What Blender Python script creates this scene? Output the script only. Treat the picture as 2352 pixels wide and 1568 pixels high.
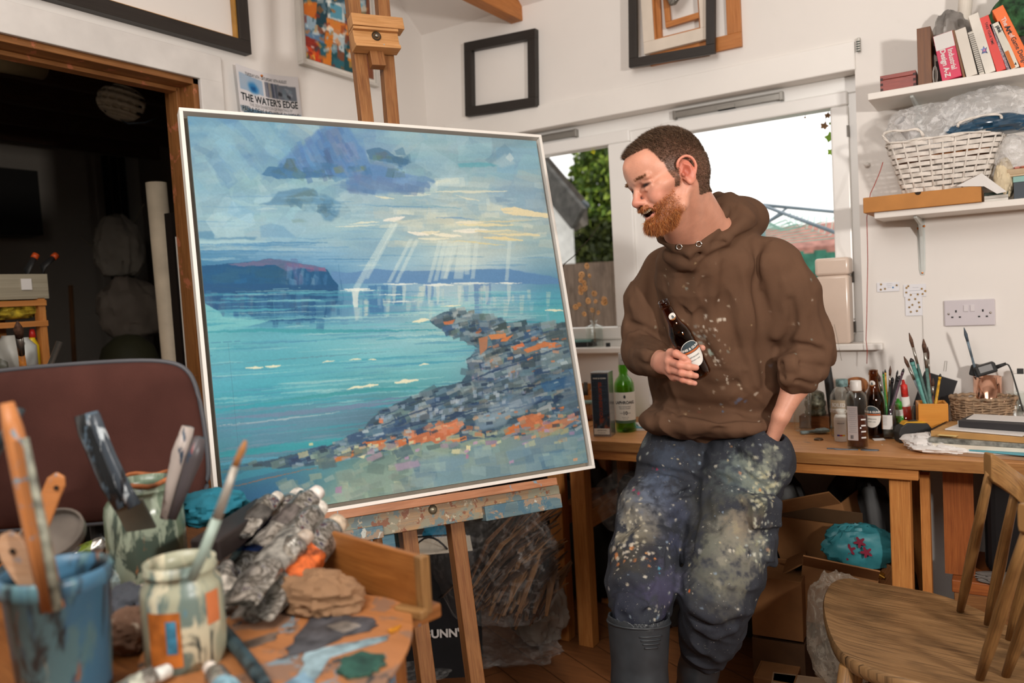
import bpy,bmesh,math,random
import numpy as np
from mathutils import Vector,Matrix
C=bpy.context.scene
COL=C.collection
for o in list(bpy.data.objects):bpy.data.objects.remove(o)
PI=math.pi
R=math.radians
# ---------------------------------------------------------------- camera
F_PX=1823.7;CAM_H=1.30
YAW,PITCH,ROLL=0.56599738,-0.0561927,-0.05772994
_F0=np.array([-math.sin(YAW),math.cos(YAW),0]);_R0=np.array([math.cos(YAW),math.sin(YAW),0]);_U0=np.array([0,0,1.])
FW=_F0*math.cos(PITCH)+_U0*math.sin(PITCH);_U2=-_F0*math.sin(PITCH)+_U0*math.cos(PITCH)
RT=_R0*math.cos(ROLL)+_U2*math.sin(ROLL);UP=-_R0*math.sin(ROLL)+_U2*math.cos(ROLL)
cd=bpy.data.cameras.new('camera');cam=bpy.data.objects.new('camera',cd);COL.objects.link(cam)
m=Matrix.Identity(4)
for i in range(3):m[i][0]=RT[i];m[i][1]=UP[i];m[i][2]=-FW[i]
m[2][3]=CAM_H
cam.matrix_world=m
cd.sensor_width=36;cd.lens=36*F_PX/2352;cd.clip_start=.05;cd.clip_end=200
cd.dof.use_dof=True;cd.dof.focus_distance=2.05;cd.dof.aperture_fstop=2.6
C.camera=cam
# ---------------------------------------------------------------- colour management
C.view_settings.view_transform='Standard';C.view_settings.look='None'
C.view_settings.gamma=1;C.view_settings.use_curve_mapping=False
C.view_settings.exposure=0.12
# ---------------------------------------------------------------- sky
w=bpy.data.worlds.new('world');C.world=w;w.use_nodes=True
wn=w.node_tree;wn.nodes.clear()
bg=wn.nodes.new('ShaderNodeBackground');wo=wn.nodes.new('ShaderNodeOutputWorld')
bg.inputs[0].default_value=(1.0,.985,.96,1);bg.inputs[1].default_value=1.55
wn.links.new(bg.outputs[0],wo.inputs[0])
# ---------------------------------------------------------------- lamps
def area(name,loc,target,sx,sy,power,col):
 l=bpy.data.lights.new(name,'AREA');l.shape='RECTANGLE';l.size=sx;l.size_y=sy;l.energy=power;l.color=col
 o=bpy.data.objects.new(name,l);COL.objects.link(o);o.location=loc
 o.rotation_euler=(Vector(target)-Vector(loc)).to_track_quat('-Z','Y').to_euler();return o
area('studio_flash',(1.30,.35,1.62),(-.9,2.4,1.25),.16,.16,40,(1.0,.94,.88))
area('ceiling_light_bounce',(-.6,-.2,2.75),(-.9,1.9,.9),1.5,1.5,21,(1.0,.95,.90))  # added broad fill in place of bounced light; no ceiling lamp here
area('fill_softbox',(-.55,-.45,2.45),(-1.35,2.6,1.5),.9,.9,20,(1.0,.96,.92))  # added fill from the left front to brighten bottle and carton
_l=bpy.data.lights.new('store_bulb','POINT');_l.energy=1.3;_l.color=(1,.8,.6);_l.shadow_soft_size=.05;_o=bpy.data.objects.new('store_bulb',_l);COL.objects.link(_o);_o.location=(-2.75,1.0,1.75)  # weak point light added to lift the dark store, no known bulb
# ---------------------------------------------------------------- pixel helpers (photo pixel + a real plane -> point of the room)
def ray(px,py):return FW+(px-1176)/F_PX*RT-(py-784)/F_PX*UP
O_=np.array([0,0,CAM_H])
def oy(px,py,y):d=ray(px,py);return d*(y/d[1])+O_
def ox(px,py,x):d=ray(px,py);return d*(x/d[0])+O_
def oz(px,py,z):d=ray(px,py);return d*((z-CAM_H)/d[2])+O_
def od(px,py,t):return ray(px,py)*t+O_
def V(*a):return np.array(a,float)
rnd=random.Random(7)
# ---------------------------------------------------------------- mesh builder
def nrm(v):v=np.array(v,float);return v/(np.linalg.norm(v)+1e-12)
def frame(z,up=(0,0,1)):
 z=nrm(z);up=np.array(up,float)
 if abs(z@nrm(up))>.98:up=np.array([0,1.,0])if abs(z[1])<.9 else np.array([1.,0,0])
 x=nrm(np.cross(up,z));y=np.cross(z,x);return np.array([x,y,z]).T
class MB:
 def __init__(s):s.v=[];s.f=[];s.uv=[];s.c=[];s.n=0
 def add(s,vs,fs,uvs=None):
  b=s.n;vs=np.asarray(vs,float).reshape(-1,3);s.v.append(vs);s.n+=len(vs)
  for i,f in enumerate(fs):
   s.f.append([b+k for k in f]);s.uv.append(uvs[i]if uvs is not None else[(0,0)]*len(f))
  return s
 def box(s,c,size,M=None,long=None):
  """box centred at c; grain (u) along its longest side"""
  c=np.array(c,float);h=np.array(size,float)/2
  P=np.array([[x,y,z]for x in(-1,1)for y in(-1,1)for z in(-1,1)])*h
  F=[(0,1,3,2),(4,6,7,5),(0,4,5,1),(2,3,7,6),(0,2,6,4),(1,5,7,3)]
  l=int(np.argmax(h))if long is None else long
  o=[a for a in range(3)if a!=l];off=rnd.random()*7
  uv=[]
  for f in F:
   nx=[a for a in range(3)if len({P[k][a]for k in f})==1][0]
   if nx==l:uv.append([(off+P[k][o[0]]*.15,P[k][o[1]])for k in f])
   else:
    q=[a for a in o if a!=nx][0];uv.append([(off+P[k][l],P[k][q]+nx*.37+off)for k in f])
  if M is not None:P=P@np.array(M,float).T
  return s.add(P+c,F,uv)
 def bb(s,a,b):a=np.array(a,float);b=np.array(b,float);return s.box((a+b)/2,np.abs(b-a))
 def bar(s,p0,p1,w_,h_,up=(0,0,1)):
  p0=np.array(p0,float);p1=np.array(p1,float);M=frame(p1-p0,up)
  return s.box((p0+p1)/2,(w_,h_,np.linalg.norm(p1-p0)),M,2)
 def tube(s,pts,rad,n=10,cap=True,sq=1.0,up=(0,0,1)):
  pts=[np.array(p,float)for p in pts];k=len(pts)
  if not hasattr(rad,'__len__'):rad=[rad]*k
  vs=[];L=0;us=[]
  for i,p in enumerate(pts):
   t=pts[min(i+1,k-1)]-pts[max(i-1,0)];M=frame(t,up)
   if i:L+=np.linalg.norm(p-pts[i-1])
   us.append(L)
   for j in range(n):
    a=2*PI*j/n;vs.append(p+M[:,0]*math.cos(a)*rad[i]+M[:,1]*math.sin(a)*rad[i]*sq)
  fs=[];uv=[];o=rnd.random()*5
  for i in range(k-1):
   for j in range(n):
    j2=(j+1)%n;fs.append((i*n+j,i*n+j2,(i+1)*n+j2,(i+1)*n+j))
    uv.append([(us[i]+o,j/n*.1),(us[i]+o,(j+1)/n*.1),(us[i+1]+o,(j+1)/n*.1),(us[i+1]+o,j/n*.1)])
  if cap:
   fs.append(tuple(range(n))[::-1]);uv.append([(0,0)]*n);fs.append(tuple((k-1)*n+j for j in range(n)));uv.append([(0,0)]*n)
  return s.add(vs,fs,uv)
 def lathe(s,prof,base=(0,0,0),axis=(0,0,1),n=32,sx=1,sy=1,M=None):
  M=frame(axis)if M is None else np.array(M,float);base=np.array(base,float);vs=[];k=len(prof)
  for(r_,z_)in prof:
   for j in range(n):
    a=2*PI*j/n;vs.append(base+M@np.array([r_*math.cos(a)*sx,r_*math.sin(a)*sy,z_]))
  fs=[];uv=[]
  for i in range(k-1):
   for j in range(n):
    j2=(j+1)%n;fs.append((i*n+j,i*n+j2,(i+1)*n+j2,(i+1)*n+j))
    uv.append([(j/n,prof[i][1]),((j+1)/n,prof[i][1]),((j+1)/n,prof[i+1][1]),(j/n,prof[i+1][1])])
  if prof[0][0]>1e-6:fs.append(tuple(range(n))[::-1]);uv.append([(0,0)]*n)
  if prof[-1][0]>1e-6:fs.append(tuple((k-1)*n+j for j in range(n)));uv.append([(0,0)]*n)
  return s.add(vs,fs,uv)
 def grid(s,fn,nu,nv,closed_u=False,thick=0):
  """sheet from fn(u,v)->point, u,v in 0..1; thick gives it a back"""
  P=np.array([[fn(i/nu,j/nv)for j in range(nv+1)]for i in range(nu+1)],float)
  def q(i,j):return i*(nv+1)+j
  fs=[];uv=[]
  for i in range(nu):
   for j in range(nv):
    fs.append((q(i,j),q(i+1,j),q(i+1,j+1),q(i,j+1)))
    uv.append([(i/nu,j/nv),((i+1)/nu,j/nv),((i+1)/nu,(j+1)/nv),(i/nu,(j+1)/nv)])
  return s.add(P.reshape(-1,3),fs,uv)
 def prism(s,out,t,M=None,c=(0,0,0)):
  """outline (x,y) extruded t along z of M"""
  n=len(out);M=np.eye(3)if M is None else np.array(M,float)
  P=np.array([(x,y,0)for x,y in out]+[(x,y,t)for x,y in out],float)@M.T+np.array(c,float)
  fs=[tuple(range(n))[::-1],tuple(range(n,2*n))]+[(i,(i+1)%n,n+(i+1)%n,n+i)for i in range(n)]
  uv=[[out[k]for k in range(n)][::-1],list(out)]+[[out[i],out[(i+1)%n],out[(i+1)%n],out[i]]for i in range(n)]
  return s.add(P,fs,uv)
 def mesh(s,name,inv=None,smooth=False,colors=None):
  me=bpy.data.meshes.new(name);v=np.concatenate(s.v)if s.v else np.zeros((0,3))
  if inv is not None:v=v-inv
  me.from_pydata(v.tolist(),[],s.f)
  ul=me.uv_layers.new(name='UVMap');fl=[c for u in s.uv for c in u]
  ul.data.foreach_set('uv',np.array(fl,np.float32).ravel())
  if smooth:me.polygons.foreach_set('use_smooth',[True]*len(me.polygons))
  return me
def root_loc(p):
 l=np.zeros(3)
 while p is not None:l+=np.array(p.location);p=p.parent
 return l
def obj(name,mb,mat,parent=None,smooth=False,bevel=0,seg=2,label=None,sub=0,recalc=True,auto=None):
 me=mb if isinstance(mb,bpy.types.Mesh)else mb.mesh(name,root_loc(parent),smooth)
 o=bpy.data.objects.new(name,me);COL.objects.link(o);me.materials.append(mat)
 if parent is not None:o.parent=parent
 if label:o['label']=label
 if recalc and not isinstance(mb,bpy.types.Mesh):
  bm=bmesh.new();bm.from_mesh(me);bmesh.ops.recalc_face_normals(bm,faces=bm.faces);bm.to_mesh(me);bm.free()
 if bevel:
  b=o.modifiers.new('bevel','BEVEL');b.width=bevel;b.segments=seg;b.limit_method='ANGLE';b.angle_limit=R(35);b.harden_normals=False
 if sub:s_=o.modifiers.new('sub','SUBSURF');s_.levels=sub;s_.render_levels=sub
 if auto or(bevel and smooth is None):me.polygons.foreach_set('use_smooth',[True]*len(me.polygons));me.set_sharp_from_angle(angle=R(auto or 35))
 return o
def thing(name,label,cat,loc=(0,0,0),group=None):
 o=bpy.data.objects.new(name,None);COL.objects.link(o);o.location=[float(a)for a in loc];o.empty_display_size=.05
 return tag(o,label,cat,group)
def tag(o,label,cat,group=None,kind=None):
 o['label']=label;o['category']=cat
 if group:o['group']=group
 if kind:o['kind']=kind
 return o
def struct(name,mb,mat,bevel=0,parent=None,label=None,smooth=False):
 o=obj(name,mb,mat,parent,bevel=bevel,smooth=smooth)
 if parent is None:o['kind']='structure'
 if label:o['label']=label
 return o
def dup(rt,loc=None,rot=None,label=None,scale=None):
 r_=rt.copy();COL.objects.link(r_)
 for ch in list(rt.children):
  c_=ch.copy();COL.objects.link(c_);c_.parent=r_
  for g in list(ch.children):d_=g.copy();COL.objects.link(d_);d_.parent=c_
 if loc is not None:r_.location=[float(a)for a in loc]
 if rot is not None:r_.rotation_euler=rot
 if scale is not None:r_.scale=scale
 if label:r_['label']=label
 return r_
# ---------------------------------------------------------------- materials
def srgb(c):
 if isinstance(c,str):c=[int(c[i:i+2],16)/255 for i in(0,2,4)]
 return tuple((x/12.92 if x<=.04045 else((x+.055)/1.055)**2.4)for x in c)
MATS={}
class NT:
 def __init__(s,name):
  s.m=bpy.data.materials.new(name);s.m.use_nodes=True;s.t=s.m.node_tree;s.b=s.t.nodes['Principled BSDF'];s.tc=None
 def n(s,t,**kw):
  x=s.t.nodes.new('ShaderNode'+t)
  for k,v_ in kw.items():
   if k.startswith('i_'):x.inputs[int(k[2:])if k[2:].isdigit()else k[2:].replace('_',' ')].default_value=v_
   else:setattr(x,k,v_)
  return x
 def l(s,a,b):s.t.links.new(a,b)
 def coord(s,which='Object',scale=(1,1,1),rot=(0,0,0),loc=(0,0,0)):
  if s.tc is None:s.tc=s.n('TexCoord')
  mp=s.n('Mapping');mp.inputs[3].default_value=scale;mp.inputs[2].default_value=rot;mp.inputs[1].default_value=loc
  s.l(s.tc.outputs[which],mp.inputs[0]);return mp.outputs[0]
 def noise(s,vec,scale,det=3,rough=.5,dist=0):
  x=s.n('TexNoise');x.inputs['Scale'].default_value=scale;x.inputs['Detail'].default_value=det;x.inputs['Roughness'].default_value=rough;x.inputs['Distortion'].default_value=dist
  s.l(vec,x.inputs[0]);return x.outputs[0]
 def ramp(s,fac,stops,interp='LINEAR'):
  x=s.n('ValToRGB');x.color_ramp.interpolation=interp;e=x.color_ramp.elements
  while len(e)<len(stops):e.new(.5)
  for k,(p,c)in enumerate(stops):
   e[k].position=p;e[k].color=(*srgb(c),1)if not isinstance(c,(int,float))else(c,c,c,1)
  s.l(fac,x.inputs[0]);return x.outputs[0]
 def mix(s,fac,a,b,mode='MIX'):
  x=s.n('Mix',data_type='RGBA',blend_type=mode)
  for v_,k in((fac,0),(a,6),(b,7)):
   if isinstance(v_,(int,float)):x.inputs[k].default_value=v_
   elif isinstance(v_,(tuple,str)):x.inputs[k].default_value=(*srgb(v_),1)
   else:s.l(v_,x.inputs[k])
  return x.outputs[2]
 def math(s,op,a,b=0):
  x=s.n('Math',operation=op)
  for v_,k in((a,0),(b,1)):
   if isinstance(v_,(int,float)):x.inputs[k].default_value=v_
   else:s.l(v_,x.inputs[k])
  return x.outputs[0]
 def bump(s,h,strength=.3,dist=.002):
  x=s.n('Bump');x.inputs['Strength'].default_value=strength;x.inputs['Distance'].default_value=dist
  s.l(h,x.inputs['Height']);s.l(x.outputs[0],s.b.inputs['Normal'])
 def set(s,**kw):
  for k,v_ in kw.items():
   k=k.replace('_',' ')
   if isinstance(v_,(int,float,tuple)):s.b.inputs[k].default_value=(*v_,1)if isinstance(v_,tuple)and len(v_)==3 and s.b.inputs[k].type=='RGBA' else v_
   else:s.l(v_,s.b.inputs[k])
  return s.m
def plain(name,col,rough=.55,metal=0,var=.08,scale=12,bump=0,bscale=300,spec=.4,**kw):
 """flat-coloured procedural material with mild mottling"""
 if name in MATS:return MATS[name]
 t=NT(name);v_=t.coord();nz=t.noise(v_,scale,4)
 c=srgb(col);d=tuple(min(1,x*(1-var*2))for x in c);e=tuple(min(1,x*(1+var))for x in c)
 r_=t.n('ValToRGB');r_.color_ramp.elements[0].position=.3;r_.color_ramp.elements[1].position=.7
 r_.color_ramp.elements[0].color=(*d,1);r_.color_ramp.elements[1].color=(*e,1);t.l(nz,r_.inputs[0])
 t.set(Base_Color=r_.outputs[0],Roughness=rough,Metallic=metal,**{'Specular_IOR_Level':spec})
 t.set(**kw)
 if bump:t.bump(t.noise(v_,bscale,3),bump,.001)
 MATS[name]=t.m;return t.m
def wood(name,a,b,dark,rough=.5,scale=1.0,paint=None,wear=.5,grain=9):
 """wood with grain along U; paint = list of (colour, threshold, noise scale) blotches"""
 if name in MATS:return MATS[name]
 t=NT(name);v_=t.coord('UV',(3*scale,34*scale,1));n1=t.noise(v_,2.2,6,.6,1.2)
 v2=t.coord('UV',(2*scale,160*scale,1));n2=t.noise(v2,3,3,.6)
 v3=t.coord('UV',(6,9,1));n3=t.noise(v3,1.3,3)
 c=t.mix(t.ramp(n1,[(.3,0.0),(.68,1.0)]),a,b)
 c=t.mix(t.math('MULTIPLY',t.ramp(n2,[(.5,0.0),(.75,1.0)]),wear),c,dark)
 c=t.mix(t.math('MULTIPLY',t.ramp(n3,[(.5,0.0),(.8,1.0)]),wear*.6),c,dark)
 if paint:
  o_=t.coord()
  for(pc,th,sc)in paint:
   pn=t.noise(o_,sc,5,.62,.3);c=t.mix(t.ramp(pn,[(th,0.0),(th+.03,1.0)]),c,pc)
 t.set(Base_Color=c,Roughness=rough,Specular_IOR_Level=.35);t.bump(n2,.25,.0006);MATS[name]=t.m;return t.m
def leafm(name,col):
 if name in MATS:return MATS[name]
 t=NT(name);mo=t.t.nodes['Material Output'];tl=t.n('BsdfTranslucent');mx=t.n('MixShader');c=t.ramp(t.noise(t.coord(),60,3),[(.3,tuple(x*.85 for x in hexc(col))),(.7,tuple(hexc(col)))]);t.set(Base_Color=c,Roughness=.6);t.l(c,tl.inputs[0]);mx.inputs[0].default_value=.55;t.l(t.b.outputs[0],mx.inputs[1]);t.l(tl.outputs[0],mx.inputs[2]);t.l(mx.outputs[0],mo.inputs[0]);MATS[name]=t.m;return t.m
def glassm(name,col=(1,1,1),rough=0.02,ior=1.45,trans=1.0,spec=.5,alpha=1):
 if name in MATS:return MATS[name]
 t=NT(name);mo=t.t.nodes['Material Output'];tr=t.n('BsdfTransparent');gl=t.n('BsdfGlossy');mx=t.n('MixShader');lw=t.n('LayerWeight');lw.inputs[0].default_value=.35
 nz=t.noise(t.coord(),30,2);tr.inputs[0].default_value=(*[c**.36 for c in col],1);gl.inputs['Roughness'].default_value=rough;gl.inputs[0].default_value=(.95,.97,.96,1)
 t.l(t.math('ADD',t.math('MULTIPLY',t.math('POWER',lw.outputs[1],2.2),.75),t.math('MULTIPLY',nz,.05)),mx.inputs[0]);t.l(tr.outputs[0],mx.inputs[1]);t.l(gl.outputs[0],mx.inputs[2]);t.l(mx.outputs[0],mo.inputs[0]);MATS[name]=t.m;return t.m
def vcol(name,rough=.6,spec=.4,bump=None,attr='Col',metal=0,**kw):
 if name in MATS:return MATS[name]
 t=NT(name);a=t.n('Attribute',attribute_name=attr)
 t.set(Base_Color=a.outputs[0],Roughness=rough,Specular_IOR_Level=spec,Metallic=metal,**kw)
 if bump:t.bump(t.noise(t.coord(),bump[0],4),bump[1],bump[2])
 MATS[name]=t.m;return t.m
def set_colors(me,cols,name='Col'):
 at=me.color_attributes.new(name,'FLOAT_COLOR','POINT');c=np.ones((len(cols),4),np.float32);c[:,:3]=cols
 at.data.foreach_set('color',c.ravel())
# ---------------------------------------------------------------- lettering
_font={}
def text(parent,s_,size,M,c,mat,ext=.0002,align='CENTER',name='lettering',bend=None,label=None,squeeze=1.0,bold=0):
 """text mesh; M columns = text right, text up, out; c = centre; bend = radius for wrapping round a cylinder"""
 cu=bpy.data.curves.new('t','FONT');cu.body=s_;cu.size=size;cu.align_x=align;cu.align_y='CENTER';cu.extrude=ext;cu.offset=bold;cu.resolution_u=3
 o=bpy.data.objects.new('t',cu);COL.objects.link(o);bpy.context.view_layer.update()
 me=bpy.data.meshes.new_from_object(o.evaluated_get(bpy.context.evaluated_depsgraph_get()))
 bpy.data.objects.remove(o);bpy.data.curves.remove(cu)
 n=len(me.vertices)
 if n==0:return None
 P=np.zeros(n*3,np.float32);me.vertices.foreach_get('co',P);P=P.reshape(-1,3).astype(float);P[:,0]*=squeeze
 if bend:
  a=P[:,0]/bend;rr=bend+P[:,2];P=np.stack([rr*np.sin(a),P[:,1],rr*np.cos(a)-bend],1)
 P=P@np.array(M,float).T+np.array(c,float)-root_loc(parent)
 me.vertices.foreach_set('co',P.ravel().astype(np.float32));me.update()
 o=bpy.data.objects.new(name,me);COL.objects.link(o);o.parent=parent;me.materials.clear();me.materials.append(mat)
 if label:o['label']=label
 return o
# ---------------------------------------------------------------- numpy noise
def _h(ix,iy,iz,seed):
 n=(ix*374761393+iy*668265263+iz*2147483647+seed*1274126177).astype(np.int64)&0xffffffff
 n=((n^(n>>13))*1274126177)&0xffffffff
 return((n^(n>>16))&0xffff)/65535.0
def vnoise(P,scale=1.,seed=0,octv=1):
 out=0;amp=1;tot=0;P=np.asarray(P,float)
 for o_ in range(octv):
  Q=P*scale*(2**o_)+seed*17.3;I=np.floor(Q).astype(np.int64);f_=Q-I;f_=f_*f_*(3-2*f_)
  ix,iy,iz=I[...,0],I[...,1],I[...,2];r_=0
  for a in(0,1):
   for b in(0,1):
    for c_ in(0,1):
     r_=r_+_h(ix+a,iy+b,iz+c_,seed+o_)*(f_[...,0]if a else 1-f_[...,0])*(f_[...,1]if b else 1-f_[...,1])*(f_[...,2]if c_ else 1-f_[...,2])
  out=out+r_*amp;tot+=amp;amp*=.5
 return out/tot
def sstep(a,b,x):t=np.clip((x-a)/(b-a),0,1);return t*t*(3-2*t)
def hexc(c):return np.array([int(c[i:i+2],16)/255 for i in(0,2,4)])if isinstance(c,str)else np.array(c)
def lin(a):a=np.asarray(a,float);return np.where(a<=.04045,a/12.92,((a+.055)/1.055)**2.4)
# ================================================================ the room shell
XW,YW=-2.33,3.03
def wallmat(name,col,seed=0):
 t=NT(name);v_=t.coord();n1=t.noise(v_,1.7,4);n2=t.noise(v_,9,5,.6)
 c=srgb(col);base=t.mix(t.ramp(n1,[(.35,0.0),(.7,1.0)]),col,tuple(x*.975 for x in[int(col[i:i+2],16)/255 for i in(0,2,4)]))
 base=t.mix(t.ramp(n2,[(.66,0.0),(.8,.25)]),base,'cfc8bf')
 t.set(Base_Color=base,Roughness=.62,Specular_IOR_Level=.3);t.bump(t.noise(v_,160,3),.12,.001);return t.m
M_wall=wallmat('wall_paint','ece7e1');M_trim=plain('white_gloss','eeeae4',.35,var=.02,scale=3)
M_upvc=plain('white_upvc','f0eeea',.25,var=.01,scale=3)
def floor_mat():
 t=NT('laminate');t.tc=t.n('TexCoord');v_=t.coord('Object',(1,1,1),(0,0,R(28)))
 br=t.n('TexBrick');br.inputs['Scale'].default_value=1;br.inputs['Brick Width'].default_value=1.2;br.inputs['Row Height'].default_value=.125
 br.inputs['Mortar Size'].default_value=.0018;br.offset=.37
 br.inputs['Color1'].default_value=(*srgb('8a5a36'),1);br.inputs['Color2'].default_value=(*srgb('704528'),1);br.inputs['Mortar'].default_value=(*srgb('2d1a0e'),1)
 t.l(v_,br.inputs[0])
 g=t.noise(t.coord('Object',(3,40,1),(0,0,R(28))),1.6,6,.6,.8)
 c=t.mix(t.math('MULTIPLY',t.ramp(g,[(.35,0.0),(.75,1.0)]),.55),br.outputs[0],'4a2a16')
 t.set(Base_Color=c,Roughness=.38,Specular_IOR_Level=.4);return t.m
struct('floor',MB().bb((XW-.2,-2.4,-.05),(2.7,YW+.25,0)),floor_mat())
# window wall
WX0,WX1,WZ0,WZ1=-2.12,-.453,1.045,2.015
mb=MB()
mb.bb((XW-.25,YW,0),(WX0,YW+.24,3.2));mb.bb((WX1,YW,0),(2.7,YW+.24,3.2))
mb.bb((WX0,YW,0),(WX1,YW+.24,WZ0));mb.bb((WX0,YW,WZ1),(WX1,YW+.24,3.2))
struct('wall_window',mb,M_wall)
struct('trim_1',MB().bb((WX0-.1,YW-.012,WZ1),(WX1+.003,YW,2.113)),M_trim,.004)
# left wall with the doorway to the store
DY0,DY1,DZ=.55,1.778,2.101
mb=MB();mb.bb((XW-.15,DY1,0),(XW,YW+.1,4.2));mb.bb((XW-.15,-2.4,0),(XW,DY0,4.2));mb.bb((XW-.15,DY0,DZ),(XW,DY1,4.2))
struct('wall_left',mb,M_wall)
M_lining=wood('door_lining_wood','9c6a3c','80502a','3d2313',.4,paint=[('b06a4a',.6,14)])
mb=MB();mb.bb((XW-.16,DY1-.022,0),(XW-.003,DY1,DZ));mb.bb((XW-.16,DY0,0),(XW-.003,DY0+.022,DZ));mb.bb((XW-.16,DY0,DZ-.022),(XW-.003,DY1,DZ))
mb.bb((XW-.12,DY1-.036,0),(XW-.075,DY1-.022,DZ));mb.bb((XW-.12,DY0,DZ-.036),(XW-.075,DY1-.03,DZ-.022))
d1=struct('door_1',mb,M_lining,.002)
mb=MB();A=.088
for(a,b)in(((DY1-.004,0),(DY1+A,DZ+A)),((DY0-A,0),(DY0+.004,DZ+A))):mb.bb((XW,a[0],a[1]),(XW+.016,b[0],b[1]))
mb.bb((XW,DY0-A,DZ-.004),(XW+.0165,DY1+A-.001,DZ+A));
struct('architrave',mb,plain('architrave_paint','dedad5',.45,var=.06,scale=8),.003,parent=d1,label='white painted door surround')
# other walls and the sloped ceiling
struct('wall_right',MB().bb((2.5,-2.4,0),(2.65,YW+.2,4.2)),M_wall)
struct('wall_back',MB().bb((XW-.2,-2.5,0),(2.65,-2.35,4.2)),M_wall)
SL=.75;ry,rz=1.25,2.548+SL*(3.03-1.25)
mb=MB()
mb.prism([(YW+.12,2.548-SL*.12),(ry,rz),(-2.6,rz-SL*3.85*.6),(-2.6,rz-SL*3.85*.6+.1),(ry,rz+.12),(YW+.12,2.548-SL*.12+.12)],5.3,np.array([[0,0,1],[1,0,0],[0,1,0]],float),(-2.55,0,0))
struct('ceiling',mb,wallmat('ceiling_paint','ece6e0'))
M_beam=wood('beam_pine','c98243','b06c31','7a431a',.5)
b_=obj('ceiling_beam',MB().bb((-1.835,.2,2.487),(-1.775,YW+.01,2.60)),M_beam,bevel=.003)
tag(b_,'varnished orange pine beam end meeting the white wall at the top','beam')
# ---------------------------------------------------------------- window
mb=MB();y0,y1=YW+.07,YW+.145
mb.bb((WX0,y0,1.955),(WX1,y1,WZ1));mb.bb((WX0,y0,WZ0),(WX1,y1,1.10));mb.bb((WX1-.045,y0,1.1),(WX1,y1,1.955));mb.bb((WX0,y0,1.1),(WX0+.045,y1,1.955));mb.bb((-1.335,y0,1.1),(-1.185,y1,1.955))
w1=struct('window_1',mb,M_upvc,.004)
def sash(x0,x1,gx0,gx1):
 m_=MB();a,b=y0-.016,y1-.02;z0,z1=1.095,1.963;gz0,gz1=1.147,1.912
 m_.bb((x0,a,gz1),(x1,b,z1));m_.bb((x0,a,z0),(x1,b,gz0));m_.bb((x0,a,gz0),(gx0,b,gz1));m_.bb((gx1,a,gz0),(x1,b,gz1))
 s_=struct('sash',m_,M_upvc,.006,parent=w1)
 g_=MB();g_.bb((gx0-.01,y0+.035,gz0-.01),(gx1+.01,y0+.039,gz1+.01))
 struct('pane',g_,M_pane,parent=s_)
def pane_mat():
 t=NT('window_glass');mo=t.t.nodes['Material Output'];tr=t.n('BsdfTransparent');gl=t.n('BsdfGlossy');mx=t.n('MixShader')
 gl.inputs['Roughness'].default_value=.02;fr=t.n('LayerWeight');fr.inputs[0].default_value=.12
 t.l(t.math('MULTIPLY',fr.outputs[0],.35),mx.inputs[0]);t.l(tr.outputs[0],mx.inputs[1]);t.l(gl.outputs[0],mx.inputs[2]);t.l(mx.outputs[0],mo.inputs[0]);return t.m
M_pane=pane_mat()
sash(WX0+.03,-1.33,WX0+.09,-1.43);sash(-1.19,-.488,-1.09,-.549)
M_alu=plain('trickle_vent_aluminium','8f8c86',.35,metal=.6,var=.05)
for(xa,xb)in((-1.13,-.715),(-2.0,-1.575)):
 m_=MB();m_.bb((xa,y0-.022,1.972),(xb,y0,1.998));m_.bb((xa,y0-.026,1.994),(xb,y0,1.999));m_.bb(((xa+xb)/2-.035,y0-.028,1.972),((xa+xb)/2+.035,y0,1.985))
 m_.bb((xa-.006,y0-.027,1.968),(xa+.006,y0,2.0));m_.bb((xb-.006,y0-.027,1.968),(xb+.006,y0,2.0))
 struct('trickle_vent',m_,M_alu,.001,parent=w1,label='grey aluminium slot vent')
for z_ in(1.30,1.12,1.82):struct('hinge',MB().bb((-.4935,y0-.02,z_-.02),(-.487,y0-.004,z_+.02)),plain('hinge_steel','55504a',.4,metal=.7),parent=w1)
struct('trim_2',MB().bb((WX0-.05,2.985,1.043),(-.388,YW+.075,1.066)),M_trim,.004)
# ---------------------------------------------------------------- the dark store beyond the doorway
GX,GY,GZ=-5.1,3.35,2.36
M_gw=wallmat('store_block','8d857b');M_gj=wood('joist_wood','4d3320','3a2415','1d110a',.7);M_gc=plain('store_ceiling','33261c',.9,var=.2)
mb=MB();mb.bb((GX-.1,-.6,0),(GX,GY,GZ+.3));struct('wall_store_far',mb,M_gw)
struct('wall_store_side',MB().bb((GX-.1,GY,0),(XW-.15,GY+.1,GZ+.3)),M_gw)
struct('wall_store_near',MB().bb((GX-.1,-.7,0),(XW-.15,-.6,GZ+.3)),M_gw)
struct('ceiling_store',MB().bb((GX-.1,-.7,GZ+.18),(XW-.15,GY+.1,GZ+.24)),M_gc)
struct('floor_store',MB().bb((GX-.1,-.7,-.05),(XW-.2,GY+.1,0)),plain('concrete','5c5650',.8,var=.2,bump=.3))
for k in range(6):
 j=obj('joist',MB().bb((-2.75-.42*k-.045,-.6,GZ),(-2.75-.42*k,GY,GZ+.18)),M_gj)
 j['kind']='structure';j.name='trim_%d'%(k+3)
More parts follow.
